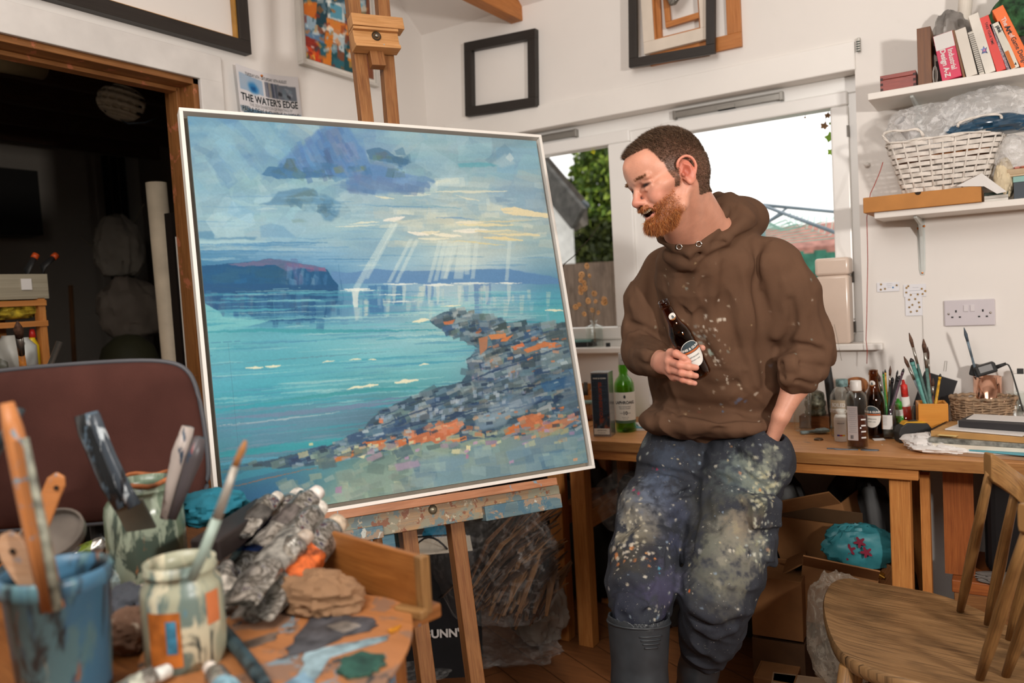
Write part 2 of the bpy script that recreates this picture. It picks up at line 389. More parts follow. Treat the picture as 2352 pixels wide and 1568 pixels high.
# ================================================================ a small brush engine: pictures are painted stroke by stroke into the vertices of a fine canvas mesh
class Paint:
 def __init__(s,n,m,to_uv,seed=3):
  s.n,s.m=n,m;s.img=np.full((m,n,3),.5);s.to_uv=to_uv;s.r=np.random.RandomState(seed)
  s.Y,s.X=np.mgrid[0:m,0:n].astype(float)
  Z=np.zeros_like(s.X)
  s.nz=lambda sx,sy,seed_,o=3:vnoise(np.stack([s.X/n*sx,s.Y/m*sy,Z],-1),1,seed_,o)
  s.j1=s.nz(60,60,5)-.5;s.j2=s.nz(60,60,9)-.5;s.str_h=s.nz(7,110,11);s.str_v=s.nz(110,7,13);s.fine=s.nz(240,240,17,2)-.5
 def base(s,pts,sig=.06,ax=1.8):
  """pts: (px,py,hex); gaussian blend, stretched along x"""
  num=np.zeros_like(s.img);den=np.zeros(s.X.shape)
  for(px,py,c)in pts:
   u,v=s.to_uv(px,py);d=((s.X/s.n-u)/ax)**2+(s.Y/s.m-v)**2;w_=np.exp(-d/(2*sig*sig))+1e-9
   num+=w_[...,None]*hexc(c);den+=w_
  s.img=num/den[...,None]
 def mask(s,P,soft=0,jag=3.0):
  P=np.array([s.to_uv(*p)for p in P])*[s.n,s.m]
  pad=6+int(soft*2);x0,y0=np.floor(P.min(0)).astype(int)-pad;x1,y1=np.ceil(P.max(0)).astype(int)+pad
  x0=max(x0,0);y0=max(y0,0);x1=min(x1,s.n);y1=min(y1,s.m)
  if x1<=x0 or y1<=y0:return None
  sl=(slice(y0,y1),slice(x0,x1));X=s.X[sl]+s.j1[sl]*jag;Y=s.Y[sl]+s.j2[sl]*jag;ins=np.zeros(X.shape,bool);k=len(P)
  for i in range(k):
   xa,ya=P[i];xb,yb=P[(i+1)%k]
   if abs(yb-ya)<1e-9:continue
   ins^=((ya>Y)!=(yb>Y))&(X<(xb-xa)*(Y-ya)/(yb-ya)+xa)
  a=ins.astype(float);q=max(1,int(soft))
  for _ in range(2 if soft else 1):
   for ax in(0,1):
    b=a.copy();c_=1
    for d in range(1,q+1):b+=np.roll(a,d,ax)+np.roll(a,-d,ax);c_+=2
    a=b/c_ if soft else(a*2+np.roll(a,1,ax)+np.roll(a,-1,ax))/4
  return sl,a
 def poly(s,P,c,a=1,soft=0,jag=3,streak=0,sdir='h'):
  r_=s.mask(P,soft,jag)
  if r_ is None:return
  sl,m_=r_;m_=m_*a
  if streak:st=(s.str_h if sdir=='h' else s.str_v)[sl];m_=m_*np.clip(1-streak+streak*2*st,0,1.2).clip(0,1)
  s.img[sl]=s.img[sl]*(1-m_[...,None])+hexc(c)*m_[...,None]
 def line(s,pts,w_,c,a=1,jag=2,taper=True,soft=0,streak=0):
  pts=[np.array(p,float)for p in pts];L=[];Rr=[];k=len(pts)
  for i,p in enumerate(pts):
   t=pts[min(i+1,k-1)]-pts[max(i-1,0)];t=t/(np.linalg.norm(t)+1e-9);nn=np.array([-t[1],t[0]]);ww=w_/2*((.25 if i in(0,k-1)else 1)if taper else 1)
   L.append(p+nn*ww);Rr.append(p-nn*ww)
  s.poly(L+Rr[::-1],c,a,soft,jag,streak)
 def dabs(s,region,n,pal,size,asp,ang,a=.9,jag=1.5,spread=12):
  """n angular knife dabs inside polygon region (photo px)"""
  R_=np.array(region,float);lo,hi=R_.min(0),R_.max(0);done=0;tries=0
  while done<n and tries<n*20:
   tries+=1;x,y=lo+(hi-lo)*s.r.rand(2);ins=False
   for i in range(len(R_)):
    xa,ya=R_[i];xb,yb=R_[(i+1)%len(R_)]
    if(ya>y)!=(yb>y)and x<(xb-xa)*(y-ya)/(yb-ya)+xa:ins=not ins
   if not ins:continue
   done+=1;l_=size*(.5+s.r.rand());h_=l_/asp*(.6+.8*s.r.rand());an=R(ang+s.r.randn()*spread)
   ca,sa=math.cos(an),math.sin(an);sk=s.r.randn()*.2
   Q=[(x+ca*dx-sa*dy,y+sa*dx+ca*dy)for dx,dy in((-l_+sk*h_,-h_),(l_,-h_*(.6+.6*s.r.rand())),(l_-sk*h_,h_),(-l_,h_*(.6+.6*s.r.rand())))]
   c=hexc(pal[s.r.randint(len(pal))])*(1+s.r.randn()*.07)
   s.poly(Q,np.clip(c,0,1),a*(.6+.4*s.r.rand()),0,jag)
 def finish(s,grain=.03,streak=.05):
  return np.clip(s.img*(1+(s.str_h[...,None]-.5)*streak+s.fine[...,None]*grain),0,1)
def canvas_mesh(name,img,P0,U,W_,parent,mat,gain=1.0,relief=None):
 """img rows go from P0 down along W_, columns along U"""
 m_,n=img.shape[:2];jj,ii=np.mgrid[0:m_,0:n];b=root_loc(parent)
 P=P0-b+(ii[...,None]/(n-1))*U+(jj[...,None]/(m_-1))*W_;N_=nrm(np.cross(W_,U))
 if relief is not None:P=P+N_*relief[...,None]
 me=bpy.data.meshes.new(name);nv=n*m_;nf=(n-1)*(m_-1)
 q=(np.arange(m_-1)[:,None]*n+np.arange(n-1)[None,:]).ravel();F=np.stack([q,q+n,q+n+1,q+1],1)
 me.vertices.add(nv);me.vertices.foreach_set('co',P.reshape(-1).astype(np.float32));me.loops.add(nf*4);me.loops.foreach_set('vertex_index',F.ravel().astype(np.int32))
 me.polygons.add(nf);me.polygons.foreach_set('loop_start',(np.arange(nf)*4).astype(np.int32));me.polygons.foreach_set('loop_total',np.full(nf,4,np.int32))
 me.update();me.validate();set_colors(me,np.clip(lin(img)*gain,0,.95).reshape(-1,3))
 me.polygons.foreach_set('use_smooth',[True]*nf)
 return obj(name,me,mat,parent)
# ---------------------------------------------------------------- the seascape on the easel
SC=1.02/.5249389
_t=[1.0];_rays=[ray(*c)for c in((424,247),(1252,310),(1359,1076),(486,1221))]
_A=np.array([_rays[0],-_rays[1],_rays[2],-_rays[3]]).T;_tt=np.linalg.svd(_A)[2][-1];_tt=_tt/_tt[0]
_P=[_rays[i]*_tt[i]*SC+O_ for i in range(4)]
pU=nrm((_P[1]-_P[0])+(_P[2]-_P[3]));pD=(_P[3]-_P[0])+(_P[2]-_P[1]);pD=nrm(pD-pU*(pD@pU));pC=sum(_P)/4
pWd=(np.linalg.norm(_P[1]-_P[0])+np.linalg.norm(_P[2]-_P[3]))/2;pHt=(np.linalg.norm(_P[3]-_P[0])+np.linalg.norm(_P[2]-_P[1]))/2
pN=nrm(np.cross(pU,pD));pN=pN if pN@(O_-pC)>0 else-pN
pM=np.array([pU,-pD,pN]).T
p0=pC-pU*pWd/2-pD*pHt/2
INS=.019
def puv(px,py):
 d=ray(px,py);t_=((p0-pN*.006-O_)@pN)/(d@pN);P=d*t_+O_
 return((P-p0)@pU-INS)/(pWd-2*INS),((P-p0)@pD-INS)/(pHt-2*INS)
def seascape():
 s=Paint(760,740,puv,4)
 B="""460,280,5b8fae 560,280,6790b4 650,285,6fa4b2 740,290,5f8fb0 850,300,6088b2 950,320,88b1b8 1050,320,86a9b8 1150,330,7fa2b2 1235,340,7ba3b0
460,350,6b9bb8 560,345,6286b0 680,330,69a0b2 850,350,6488b4 1000,370,88acb8 1100,370,84a8b5 1200,400,88a4b4 500,400,88acb8 470,440,7fb2b8 560,430,93b8c0 700,430,90bac4 850,420,7698bc 950,430,98b8c0
1080,410,98b4b8 1200,440,86a4b8 450,480,80acbe 560,500,96bcc4 700,460,8cb4c2 740,510,a6c6c8 850,480,98b8c4 1000,460,c4cfc4 1090,480,b6c4be 1250,490,9ab0b8 480,530,a4c4cc 600,540,94bcc8 700,540,88b2c8 850,550,90b8c8 960,530,bccbc4 1060,540,d6d6bc 1150,540,c8cab4 1250,550,98b2b4
470,590,3f80a8 600,580,6a9cc0 720,590,7caccb 850,590,86b0c8 960,590,9ac0ce 1060,590,c6d6d0 1150,590,a8c4cc 1260,600,86aebe 480,660,1f5c86 620,650,235c88 720,650,2a5e88 800,660,6ca0bc 870,660,86b0c8 960,650,90b4cc 1060,650,b0c8d0 1160,650,7ca4c4 1270,655,5c92b4
490,720,62acb6 600,700,2a608c 730,690,2a5c8a 810,700,70a2bc 880,690,3f74a0 960,690,94bac8 1060,690,a8c6cc 1150,700,8ab4c4 1280,690,4fa4b0 480,780,66b2bc 620,770,60acbc 760,760,72b4c0 900,760,88bcc8 1000,740,90c4c8 1120,720,8cc0c4 1290,730,5cacb4
480,860,5cacc0 620,840,56aebf 760,850,5fb0c0 880,840,7abcc6 980,850,74b6c0 1050,820,7cbac2 480,930,42a0b0 600,920,3f9cae 760,900,54a8b2 900,900,4fa8ae 980,890,54a0a8 490,985,5888a2 620,980,6690aa 760,960,6c90a8 850,940,5f88a0
500,1040,4898a4 620,1030,5088a0 740,1020,4c98a6 820,1000,44788c 520,1080,3a90a4 600,1070,4a7c8c 700,1070,4a94a4 520,1130,1f5c88 640,1110,2a649a 740,1100,5c8c90 820,1120,98b09c 940,1110,8aa8a0 1060,1090,7a9aa0 1180,1070,6c8c9c 1300,1050,54809a 850,1040,6c8880 1000,1040,90a898 1120,1020,80988c 1250,1010,7c9098 1340,1040,4a7a94 900,960,4c5c70 1050,930,54708c 1180,950,60788c 1320,900,5c7488 1150,830,64788c 1300,800,64809a 1200,770,5c7690""".split()
 s.base([(float(a.split(',')[0]),float(a.split(',')[1]),a.split(',')[2])for a in B],.034,1.9)
 s.img*=1+(s.nz(5,14,40)[...,None]-.5)*.14
 rs=s.r
 for k in range(150):
  x=440+820*rs.rand();y=275+300*rs.rand();l_=40+90*rs.rand();c=['8fb8c4','6f9cba','a8c6ca','5f8fb4','84b4bc','98b0bc','b8cccc'][rs.randint(7)]
  s.line([(x-l_,y+4*rs.randn()),(x,y+5*rs.randn()),(x+l_,y+6*rs.randn())],8+18*rs.rand(),c,.22,6,soft=3,streak=.7)
 for k in range(26):
  x=450+330*rs.rand();y=280+110*rs.rand();s.line([(x-60,y-35),(x+60,y+40)],14,['7fb0bc','5a86b0','8cb8c0'][rs.randint(3)],.22,6,soft=3)
 P=s.poly
 s.dabs([(445,270),(1240,325),(1275,470),(455,560)],170,['9cbcc8','7ca4b8','88b4bc','6c98b4','acc4c8','8cacbc'],34,2.0,-8,.34,7,22)
 s.dabs([(445,270),(700,290),(700,400),(450,400)],40,['6490b4','8cb4c0','78a4b8'],36,2.4,38,.35,7,12);s.dabs([(850,420),(1265,400),(1275,560),(900,560)],90,['c4d0c8','b0c4c4','9cb8c0','d0d4c0'],26,3.4,0,.4,5,5)
 P([(640,372),(668,350),(700,330),(726,300),(760,284),(800,290),(822,330),(838,348),(850,375),(905,388),(940,408),(900,420),(830,412),(760,405),(700,408),(640,404)],'5a84b4',.8,2,5,.3,'v')
 P([(655,372),(700,338),(745,345),(770,400),(760,406),(690,395)],'5c8cba',.75,1,4);P([(720,330),(748,305),(790,398),(760,404)],'4a74a8',.5,1,3)
 P([(744,302),(775,290),(800,350),(775,360)],'6c7c98',.6,2,4);P([(770,330),(810,325),(828,365),(795,376)],'7a8cb0',.55,1,3)
 P([(600,400),(618,383),(650,385),(658,364),(678,362),(690,392),(740,398),(770,404),(700,410),(640,411)],'45759c',.85,0,5);P([(650,388),(658,366),(676,364),(684,395)],'566e74',.8,1,5);P([(622,396),(640,386),(655,402)],'4f7074',.7,1,4)
 P([(840,345),(870,337),(890,345),(905,358),(938,366),(936,378),(890,372),(850,366)],'4c7494',.85,0,5);P([(905,345),(925,338),(932,356),(910,356)],'5a829c',.7,0,3);P([(860,352),(885,346),(897,362),(868,366)],'5c7080',.7,1,3)
 P([(765,385),(785,378),(792,396),(770,398)],'6c8070',.7,1,4);P([(808,386),(838,380),(842,392),(812,396)],'6a8068',.7,1,4)
 P([(800,395),(880,390),(960,405),(905,412),(800,408)],'5a84b0',.7,1,4,.3);P([(795,415),(860,398),(900,410),(985,418),(960,432),(880,445),(800,440)],'6288b4',.7,2,5,.3);P([(812,405),(830,398),(850,422),(822,426)],'7684a4',.6,2,4)
 P([(930,410),(975,403),(1000,416),(985,432),(950,425)],'688eb4',.7,1,4);P([(980,415),(1000,422),(1008,436),(990,430)],'b4ccd2',.6,1,3)
 P([(592,470),(620,462),(640,440),(690,432),(700,430),(726,436),(730,452),(718,466),(640,470)],'5a86a4',.8,1,5);P([(662,450),(720,432),(728,450),(712,468),(650,470)],'607e84',.7,2,5)
 P([(715,452),(745,446),(765,456),(785,468),(778,490),(760,508),(745,505),(730,480)],'5c8cac',.75,2,5);P([(596,520),(620,512),(650,518),(680,545),(600,545)],'6c9cbc',.6,1,4);P([(668,505),(690,502),(705,508),(672,512)],'7c9c9c',.6,1,3)
 P([(452,532),(485,530),(500,545),(590,543),(585,550),(455,548)],'5286a8',.7,1,4);P([(490,522),(560,520),(562,545),(492,546)],'a0c2cc',.7,1,4);P([(455,553),(560,550),(640,556),(560,562),(455,563)],'a2c6ce',.8,1,4)
 P([(1050,376),(1110,372),(1150,380),(1100,384),(1054,384)],'4fa0b0',.6,1,3,.4);P([(1130,375),(1160,352),(1172,362),(1184,376),(1150,385)],'a6c0c8',.6,2,3);P([(1160,362),(1170,350),(1180,364),(1172,372)],'bcd0d4',.7,0,2)
 P([(1120,440),(1160,425),(1230,430),(1262,470),(1240,490),(1180,478),(1125,465)],'86a6ba',.6,2,4);P([(1135,452),(1160,456),(1180,462),(1140,464)],'7898b0',.6,1,2)
 P([(1148,478),(1180,475),(1230,486),(1266,490),(1264,500),(1180,494),(1155,488)],'e8dcb4',.95,0,4)
 for(x0,y0,x1,y1,w_,c)in((1000,440,1165,438,6,'d8dcc8'),(860,450,905,455,5,'dcdcc0'),(925,448,990,446,9,'ccd8cc'),(1045,448,1100,460,4,'dcdcc4'),(930,470,1060,478,5,'8cb0bc'),(830,470,1010,476,4,'6f9cb8'),(1000,500,1100,505,4,'7ca0bc'),(1090,510,1220,506,4,'d8cfa8'),
  (1045,510,1110,512,9,'ebe4c8'),(1050,516,1180,516,7,'e6dcb0'),(960,535,1010,530,10,'e8e2c4'),(990,536,1060,542,9,'f0ecd4'),(1040,530,1120,527,12,'f4f0de'),(1090,530,1240,540,14,'e8dcb0'),(1110,545,1200,552,9,'ead9a4'),(1040,552,1160,563,4,'dcd2a0'),(800,515,870,508,5,'dfe2cc'),(770,520,870,515,4,'d4dccc'),(880,505,930,498,11,'f0ece0'),(935,532,985,540,9,'f0ecdc'),(960,547,1030,548,6,'e4e4cc')):
  s.line([(x0,y0),((x0+x1)/2,(y0+y1)/2+rs.randn()*1.5),(x1,y1)],w_,c,.85,4)
 for k in range(60):
  x=450+830*rs.rand();y=440+180*rs.rand();l_=20+70*rs.rand();c=['7aa8c4','6c9cbc','a8c8d0','b8d0d0','8cb4c8','5f94b8'][rs.randint(6)]if x<900 or y>560 else['c4d2cc','a8c0c4','d8dcc8','90b0bc'][rs.randint(4)]
  s.line([(x-l_,y),(x,y+rs.randn()*2),(x+l_,y-1)],2+6*rs.rand(),c,.45,3,streak=.5)
 for k in range(40):
  x=450+360*rs.rand();y=555+60*rs.rand();s.line([(x-60,y),(x+70,y)],4+8*rs.rand(),['4a84ac','5c94bc','7cacc8','3c78a4'][rs.randint(4)],.5,3,streak=.5)
 s.dabs([(655,380),(745,290),(800,295),(850,400),(700,405)],60,['4a74a8','6490b8','5c80a4','54709c','6c88a8'],15,3.0,62,.5,3,8);s.dabs([(600,400),(700,380),(930,350),(940,405),(700,408)],40,['3f6c94','4c7088','5c7c74','4a78a0'],12,1.8,0,.5,3,20);s.dabs([(800,405),(990,415),(960,440),(800,440)],30,['5c84b0','7090b4','6480a8'],18,2.5,8,.5,3,10)
 s.dabs([(650,470),(720,435),(785,465),(760,505)],24,['4c7c9c','60808c','6c98b0'],10,1.8,20,.5,3,25)
 P([(760,622),(800,626),(860,617),(930,622),(1000,620),(1060,626),(1080,618),(1170,618),(1220,628),(1262,634),(1290,640),(1290,652),(760,650)],'5c88b4',.9,0,4,.2)
 P([(1000,622),(1160,616),(1270,634),(1290,650),(1000,650)],'5e8cb8',.5,1)
 P([(458,610),(520,605),(590,600),(620,592),(650,600),(680,604),(730,612),(750,618),(762,636),(776,652),(776,660),(458,672)],'1b5580',1,0,4,.1,'v')
 P([(520,606),(590,600),(620,592),(660,600),(745,614),(750,624),(690,615),(655,622),(630,608),(560,612)],'6c6c8e',.9,0,5,.3);P([(590,600),(640,594),(700,608),(640,610)],'50688a',.6,1,4);P([(655,604),(690,606),(700,612),(662,614)],'8c6484',.6,1,4);P([(700,614),(745,614),(748,622),(706,624)],'885f84',.6,0,4)
 s.dabs([(640,612),(750,620),(770,655),(650,660)],34,['1c5480','3a6c98','50608c','2c5c84','6890b0'],4,.25,0,.5);s.dabs([(460,620),(640,612),(640,660),(460,665)],26,['1c5c88','2a5f80','2d5c74','1f6494'],26,3,0,.35,4)
 P([(458,650),(776,654),(778,690),(740,735),(600,738),(560,715),(500,712),(460,700)],'1f5480',.95,1,6,.1,'v')
 for k in range(60):
  x=470+310*rs.rand();y=665+30*rs.rand();h_=20+45*rs.rand();s.poly([(x,y),(x+8+14*rs.rand(),y),(x+12,y+h_),(x+1,y+h_)],['1f5480','2f6690','3a7098','205888','4a6c8c'][rs.randint(5)],.5,0,3)
 s.line([(470,676),(620,668),(776,664)],3,'1a4870',.7);s.line([(490,655),(600,668),(690,658)],3,'2a5c78',.5);s.line([(620,664),(690,660)],3,'9ec8d4',.8)
 P([(458,700),(470,696),(505,715),(512,728),(625,735),(560,752),(462,760)],'74bcc2',.9,0,5);
 for(x,w_,y0,y1,c)in((868,46,655,720,'3a70a0'),(912,26,655,700,'4076a4'),(842,14,660,700,'5088b0'),(985,20,650,690,'5c84b4'),(1098,22,650,720,'5f84b0'),(1120,14,652,700,'688cb4'),(1070,12,655,690,'7ca4c4'),(735,22,690,760,'3f789c'),(790,24,700,745,'5c90b0')):
  P([(x-w_/2,y0),(x+w_/2,y0),(x+w_/2-2,y1),(x-w_/2+3,y1)],c,.75,0,4,.3,'v')
 for k in range(46):
  x=800+470*rs.rand();y=655+45*rs.rand();h_=15+35*rs.rand();P([(x,y),(x+5+10*rs.rand(),y),(x+8,y+h_),(x+1,y+h_)],['a8c8d0','c4d4cc','6c98bc','84b0c4','98c4c8','d4dcc8'][rs.randint(6)],.4,0,3)
 for k in range(430):
  y=668+390*rs.rand();x=462+820*rs.rand()
  if y>1010-(x-480)*.02 and x>800:continue
  l_=25+90*rs.rand();sl=-.02-.1*(y-700)/350
  c=['6cbac4','4fa8b8','8cc8cc','3f98ae','5aa4bc','a2d0d0','4c8cac'][rs.randint(7)]if y<930 else['5c8ca4','6c94ac','3fa0ac','7c94a8','4c88a0'][rs.randint(5)]
  s.line([(x-l_,y-l_*sl),(x,y+rs.randn()),(x+l_,y+l_*sl)],2+5*rs.rand(),c,.5,3,streak=.4)
 for(Q,w_,c)in(([(465,762),(600,757),(760,760),(1000,756)],8,'3c98a4'),([(465,788),(560,782)],3,'3a6c94'),([(462,818),(490,814)],4,'2a6484'),([(475,838),(700,820),(900,806)],2,'5c8c9c'),([(1060,745),(1200,738),(1310,742)],4,'3c94a4'),([(1080,700),(1290,704)],4,'4c98a8'),
  ([(600,925),(720,910),(870,893),(960,890)],8,'3c98a0'),([(470,945),(600,928),(760,915)],9,'38a0b0'),([(480,962),(640,950),(800,935),(930,920)],10,'7088a4'),([(530,975),(660,960),(780,945)],4,'a8bcc4'),([(505,977),(560,968)],3,'c8d0cc'),([(484,1050),(620,1030),(760,1015),(840,1000)],16,'34a0aa'),([(486,1040),(560,1036),(640,1026)],12,'3098a4'),([(492,1068),(560,1056),(640,1048)],11,'58a4c0'),([(495,1080),(580,1066),(650,1054)],3,'28548c'),
  ([(492,1110),(600,1080),(700,1062)],20,'3f94ac'),([(495,1085),(590,1070),(640,1068)],14,'587c84'),([(495,1125),(600,1100),(745,1068)],3,'a0705c'),([(720,945),(900,915),(960,910)],4,'6c84a4')):
  s.line(Q,w_,c,.8,4)
 for(x0,y0,x1,y1,w_)in((565,845,605,843,7),(608,842,645,838,7),(795,893,840,885,6),(830,888,870,882,8),(905,878,960,872,10),(740,832,770,828,4),(800,825,830,824,4),(845,825,865,826,4),(1250,712,1295,713,6),(945,740,985,732,9),(960,838,985,836,4),(1010,704,1060,700,4)):
  s.line([(x0,y0),((x0+x1)/2,(y0+y1)/2-1),(x1,y1)],w_,'e8e6c8',.95,6)
 for k in range(24):x=910+180*rs.rand();y=715+75*rs.rand();s.line([(x-20,y),(x+20,y-1)],3+3*rs.rand(),['b8dcd8','9cd0d0','d8e4d4'][rs.randint(3)],.7,3)
 for(xa,ya,xb,yb,w_)in((905,512,818,660,14),(912,512,842,640,6),(944,548,893,648,7),(958,550,910,648,7),(1010,553,985,648,7),(1022,552,1000,645,8),(1034,558,1018,640,14),(1048,555,1022,640,8),(1064,556,1052,640,20),(1094,556,1085,640,8),(1170,552,1163,645,7),(1076,556,1072,630,10)):
  s.poly([(xa-w_/2,ya),(xa+w_/2,ya),(xb+w_/2,yb),(xb-w_/2,yb)],'d4e4dc',.45,1,2);s.line([(xa-w_/2,ya),(xb-w_/2,yb)],2,'e8f0e4',.7,1);s.line([(xa+w_/2,ya),(xb+w_/2,yb)],2,'d8e8e4',.5,1)
 for(x0,x1,y,w_)in((790,850,664,7),(780,870,667,3),(880,960,652,4),(970,1040,654,7),(1035,1130,650,5),(1130,1200,650,3),(1150,1180,651,5),(870,930,676,3),(880,960,692,3)):
  s.line([(x0,y),((x0+x1)/2,y),(x1,y-1)],w_,'e4ece4',.9,4)
 P([(808,668),(824,668),(822,705),(812,706)],'dce4dc',.8,0,4);P([(812,706),(826,706),(824,735),(816,735)],'d0dcd4',.5,1,4)
 for x in(900,922,980,1000,1050,1163,1112):P([(x,655),(x+10,655),(x+8,690),(x+3,700)],'d0dcd4',.5,0,4)
 pal=['54748c','38587c','6c8490','80949c','48606c','5c7c8c','8ca4a8','34464e','4c5c60','60707c','98a4a4','2b4668','6c8884','7c7c74','a4acac']
 R1=[(985,735),(1005,722),(1035,711),(1070,712),(1085,738),(1150,730),(1165,742),(1210,748),(1250,742),(1305,742),(1330,860),(1345,980),(1200,1000),(1000,1010),(850,1040),(700,1070),(640,1075),(560,1065),(640,1050),(760,1020),(835,985),(850,960),(900,930),(960,905),(1000,890),(1060,875),(1075,850),(1070,825),(1100,800),(1060,780),(1050,760),(1010,755)]
 P(R1,'3c5668',.92,0,6,.15)
 P([(1075,830),(1220,830),(1230,900),(1120,930),(1090,890)],'68788c',.8,2,6,.3,'v')
 for k in range(60):x=1080+140*rs.rand();y=830+50*rs.rand();P([(x,y),(x+5,y),(x+4,y+20+20*rs.rand()),(x,y+30)],['8c9cb0','5c6c80','9a8ca0','7c8478','a89890','48607c'][rs.randint(6)],.6,0,3)
 for(Q,n,sz,asp,an)in((R1,420,13,2.6,-15),([(1090,740),(1305,742),(1330,860),(1120,850)],150,13,2.4,-16),([(850,960),(1070,880),(1340,870),(1345,960),(1100,960),(860,1010)],230,13,2.4,-17),([(985,735),(1035,711),(1085,715),(1160,735),(1100,790),(1020,760)],70,9,1.9,-10)):
  s.dabs(Q,n,pal,sz,asp,an,.85,2,8)
 s.dabs([(640,1062),(850,985),(1000,960),(1000,1000),(760,1060)],60,['2f4a6c','3a5878','54788c','2c4060','8cb4c0'],15,3,-17,.85,2,5)
 for(x0,y0,x1,y1)in((835,990,1080,905),(900,985,1180,925),(1080,955,1330,900),(1120,800,1300,760),(1060,880,1200,830),(640,1072,870,1010),(1100,905,1340,855),(1000,960,1160,930),(1180,830,1320,790),(870,960,1000,905)):
  s.line([(x0,y0),((x0+x1)/2+10*rs.randn(),(y0+y1)/2+3*rs.randn()),(x1,y1)],4,'28405f',.75,5)
 P([(1240,880),(1320,858),(1322,885),(1250,900)],'2f5f8c',.7,1,5);P([(1130,750),(1160,738),(1165,755),(1135,762)],'3c4c4c',.8,0,4);P([(1250,765),(1300,755),(1305,785),(1255,780)],'4a5c60',.7,1,5);P([(1240,815),(1320,790),(1325,830),(1245,850)],'7a9094',.7,2,6,.3)
 P([(1300,860),(1330,850),(1345,940),(1280,950)],'60788c',.6,2,5)
 P([(1120,930),(1200,905),(1240,915),(1190,955),(1130,960)],'7c94a8',.6,2,6,.3);P([(1090,960),(1180,935),(1160,975),(1090,990)],'90a8b4',.6,2,6,.3)
 for(Q,c)in(([(1018,738),(1045,732),(1040,742),(1020,745)],'c87850'),([(1098,775),(1120,770),(1118,800),(1102,815)],'b07858'),([(1120,768),(1160,764),(1162,775),(1128,780)],'d08450'),([(1175,795),(1200,785),(1205,793),(1180,803)],'d8784c'),([(1150,778),(1178,768),(1165,782),(1148,784)],'d88048'),([(1200,802),(1250,784),(1285,788),(1240,800),(1210,810)],'cc7c4c'),([(1260,788),(1275,786),(1275,798),(1258,800)],'d88050'),
  ([(935,1005),(985,990),(992,1012),(940,1018)],'c07048'),([(988,985),(1050,960),(1055,990),(1000,1018),(988,1010)],'c47450'),([(1000,985),(1048,966),(1048,985),(1005,1005)],'cc8464'),([(1035,1008),(1070,1000),(1072,1010),(1040,1016)],'d88450'),([(905,1010),(930,1005),(935,1025),(910,1026)],'cc7444'),([(840,1015),(890,1008),(870,1025),(842,1028)],'d0703c'),([(765,1052),(830,1025),(850,1030),(800,1050),(768,1062)],'c87840'),([(870,960),(880,958),(880,970),(870,970)],'d8805c'),
  ([(1185,960),(1220,948),(1250,950),(1245,975),(1200,985)],'c07048'),([(1200,985),(1240,972),(1230,992),(1195,996)],'c87850'),([(1155,988),(1190,970),(1195,990),(1160,998)],'d4763e'),([(1225,980),(1310,955),(1328,942),(1328,958),(1290,985),(1225,998)],'b87c5c'),([(1280,1010),(1300,1002),(1302,1012),(1282,1016)],'e09058'),([(1245,975),(1290,965),(1290,990),(1240,1005)],'b8805c'),([(1280,936),(1296,932),(1294,938)],'e07838')):
  P(Q,c,.92,0,4,.25)
 s.dabs([(1190,955),(1330,940),(1330,990),(1180,1010)],26,['d88858','c07850','d0906c','9c7c8c','a8a87c','8c8478'],8,1.8,-15,.8);s.dabs([(930,985),(1060,960),(1060,1010),(930,1020)],22,['e08c60','c86c44','d8805c'],8,2,-15,.8)
 s.dabs([(690,1040),(860,1020),(1000,1020),(1180,1000),(1000,1060),(760,1075)],60,['8ca494','6c8880','c8c8a0','5c7474','d8d4a8','9c8c9c','7c9c94','54707c'],13,2,-12,.85)
 s.dabs([(1040,990),(1340,985),(1345,1010),(1030,1040)],30,['a8b090','8c90a0','a890b4','6c8494','c8c898','7c9488'],10,2.2,-12,.8)
 s.dabs([(620,1110),(800,1075),(1000,1050),(1000,1120),(700,1180)],70,['98a8a0','a4b4a4','7c948c','b0b89c','849c88','6c8884'],15,1.8,-10,.55)
 s.dabs([(950,1050),(1340,1010),(1350,1060),(960,1120)],60,['7c9ca0','8ca8ac','6c8c9c','94aca4','5c8098'],26,2,-8,.5)
 P([(905,1065),(960,1055),(965,1068),(912,1082)],'a494ac',.8,1,4);P([(770,1116),(785,1114),(784,1130),(770,1130)],'a888a8',.8,0,3);P([(820,1048),(840,1042),(835,1052)],'e0dcae',.9,0,3);P([(1070,1022),(1080,1022),(1080,1034),(1070,1034)],'e4dcaa',.9,0,3);P([(1070,1042),(1076,1042),(1076,1052),(1069,1052)],'b47c9c',.8,0,2)
 s.dabs([(1090,745),(1300,745),(1330,850),(1100,860)],26,['c87c54','b86c44','d0906c'],6,2.6,-14,.85);s.dabs([(760,1040),(1000,960),(1330,930),(1330,985),(1000,1010)],50,['c87850','a86c50','d0906c','a89078','c0a080'],6,2.0,-14,.85);s.dabs(R1,130,['a8b8bc','8ca4b4','283c50','20344c'],7,2.6,-15,.8,1.5,8)
 for k in range(16):x=700+620*rs.rand();y=1000+60*rs.rand();P([(x,y),(x+10,y-3),(x+10,y+4),(x,y+6)],['e0d8a4','d8a078','b898b8','ccd4a8'][rs.randint(4)],.8,0,2)
 for k in range(40):x=860+300*rs.rand();y=905+50*rs.rand()-(x-860)*.18+30;P([(x,y),(x+9,y-2),(x+8,y+7),(x,y+8)],['8ca8bc','a8b8c4','7c94ac'][rs.randint(3)],.7,0,2)
 return s.finish(.05,.035)
M_canvas=vcol('oil_paint',.6,.25,(260,.25,.001))
pt=thing('framed_painting','large blue seascape painting in a slim white frame resting on the wooden easel','painting',pC+pD*pHt/2)
img=seascape()
canvas_mesh('canvas',img,p0+pU*INS+pD*INS-pN*.006,pU*(pWd-2*INS),pD*(pHt-2*INS),pt,M_canvas,V(.86,.86,.86),(img.mean(2)-.5)*.0006)
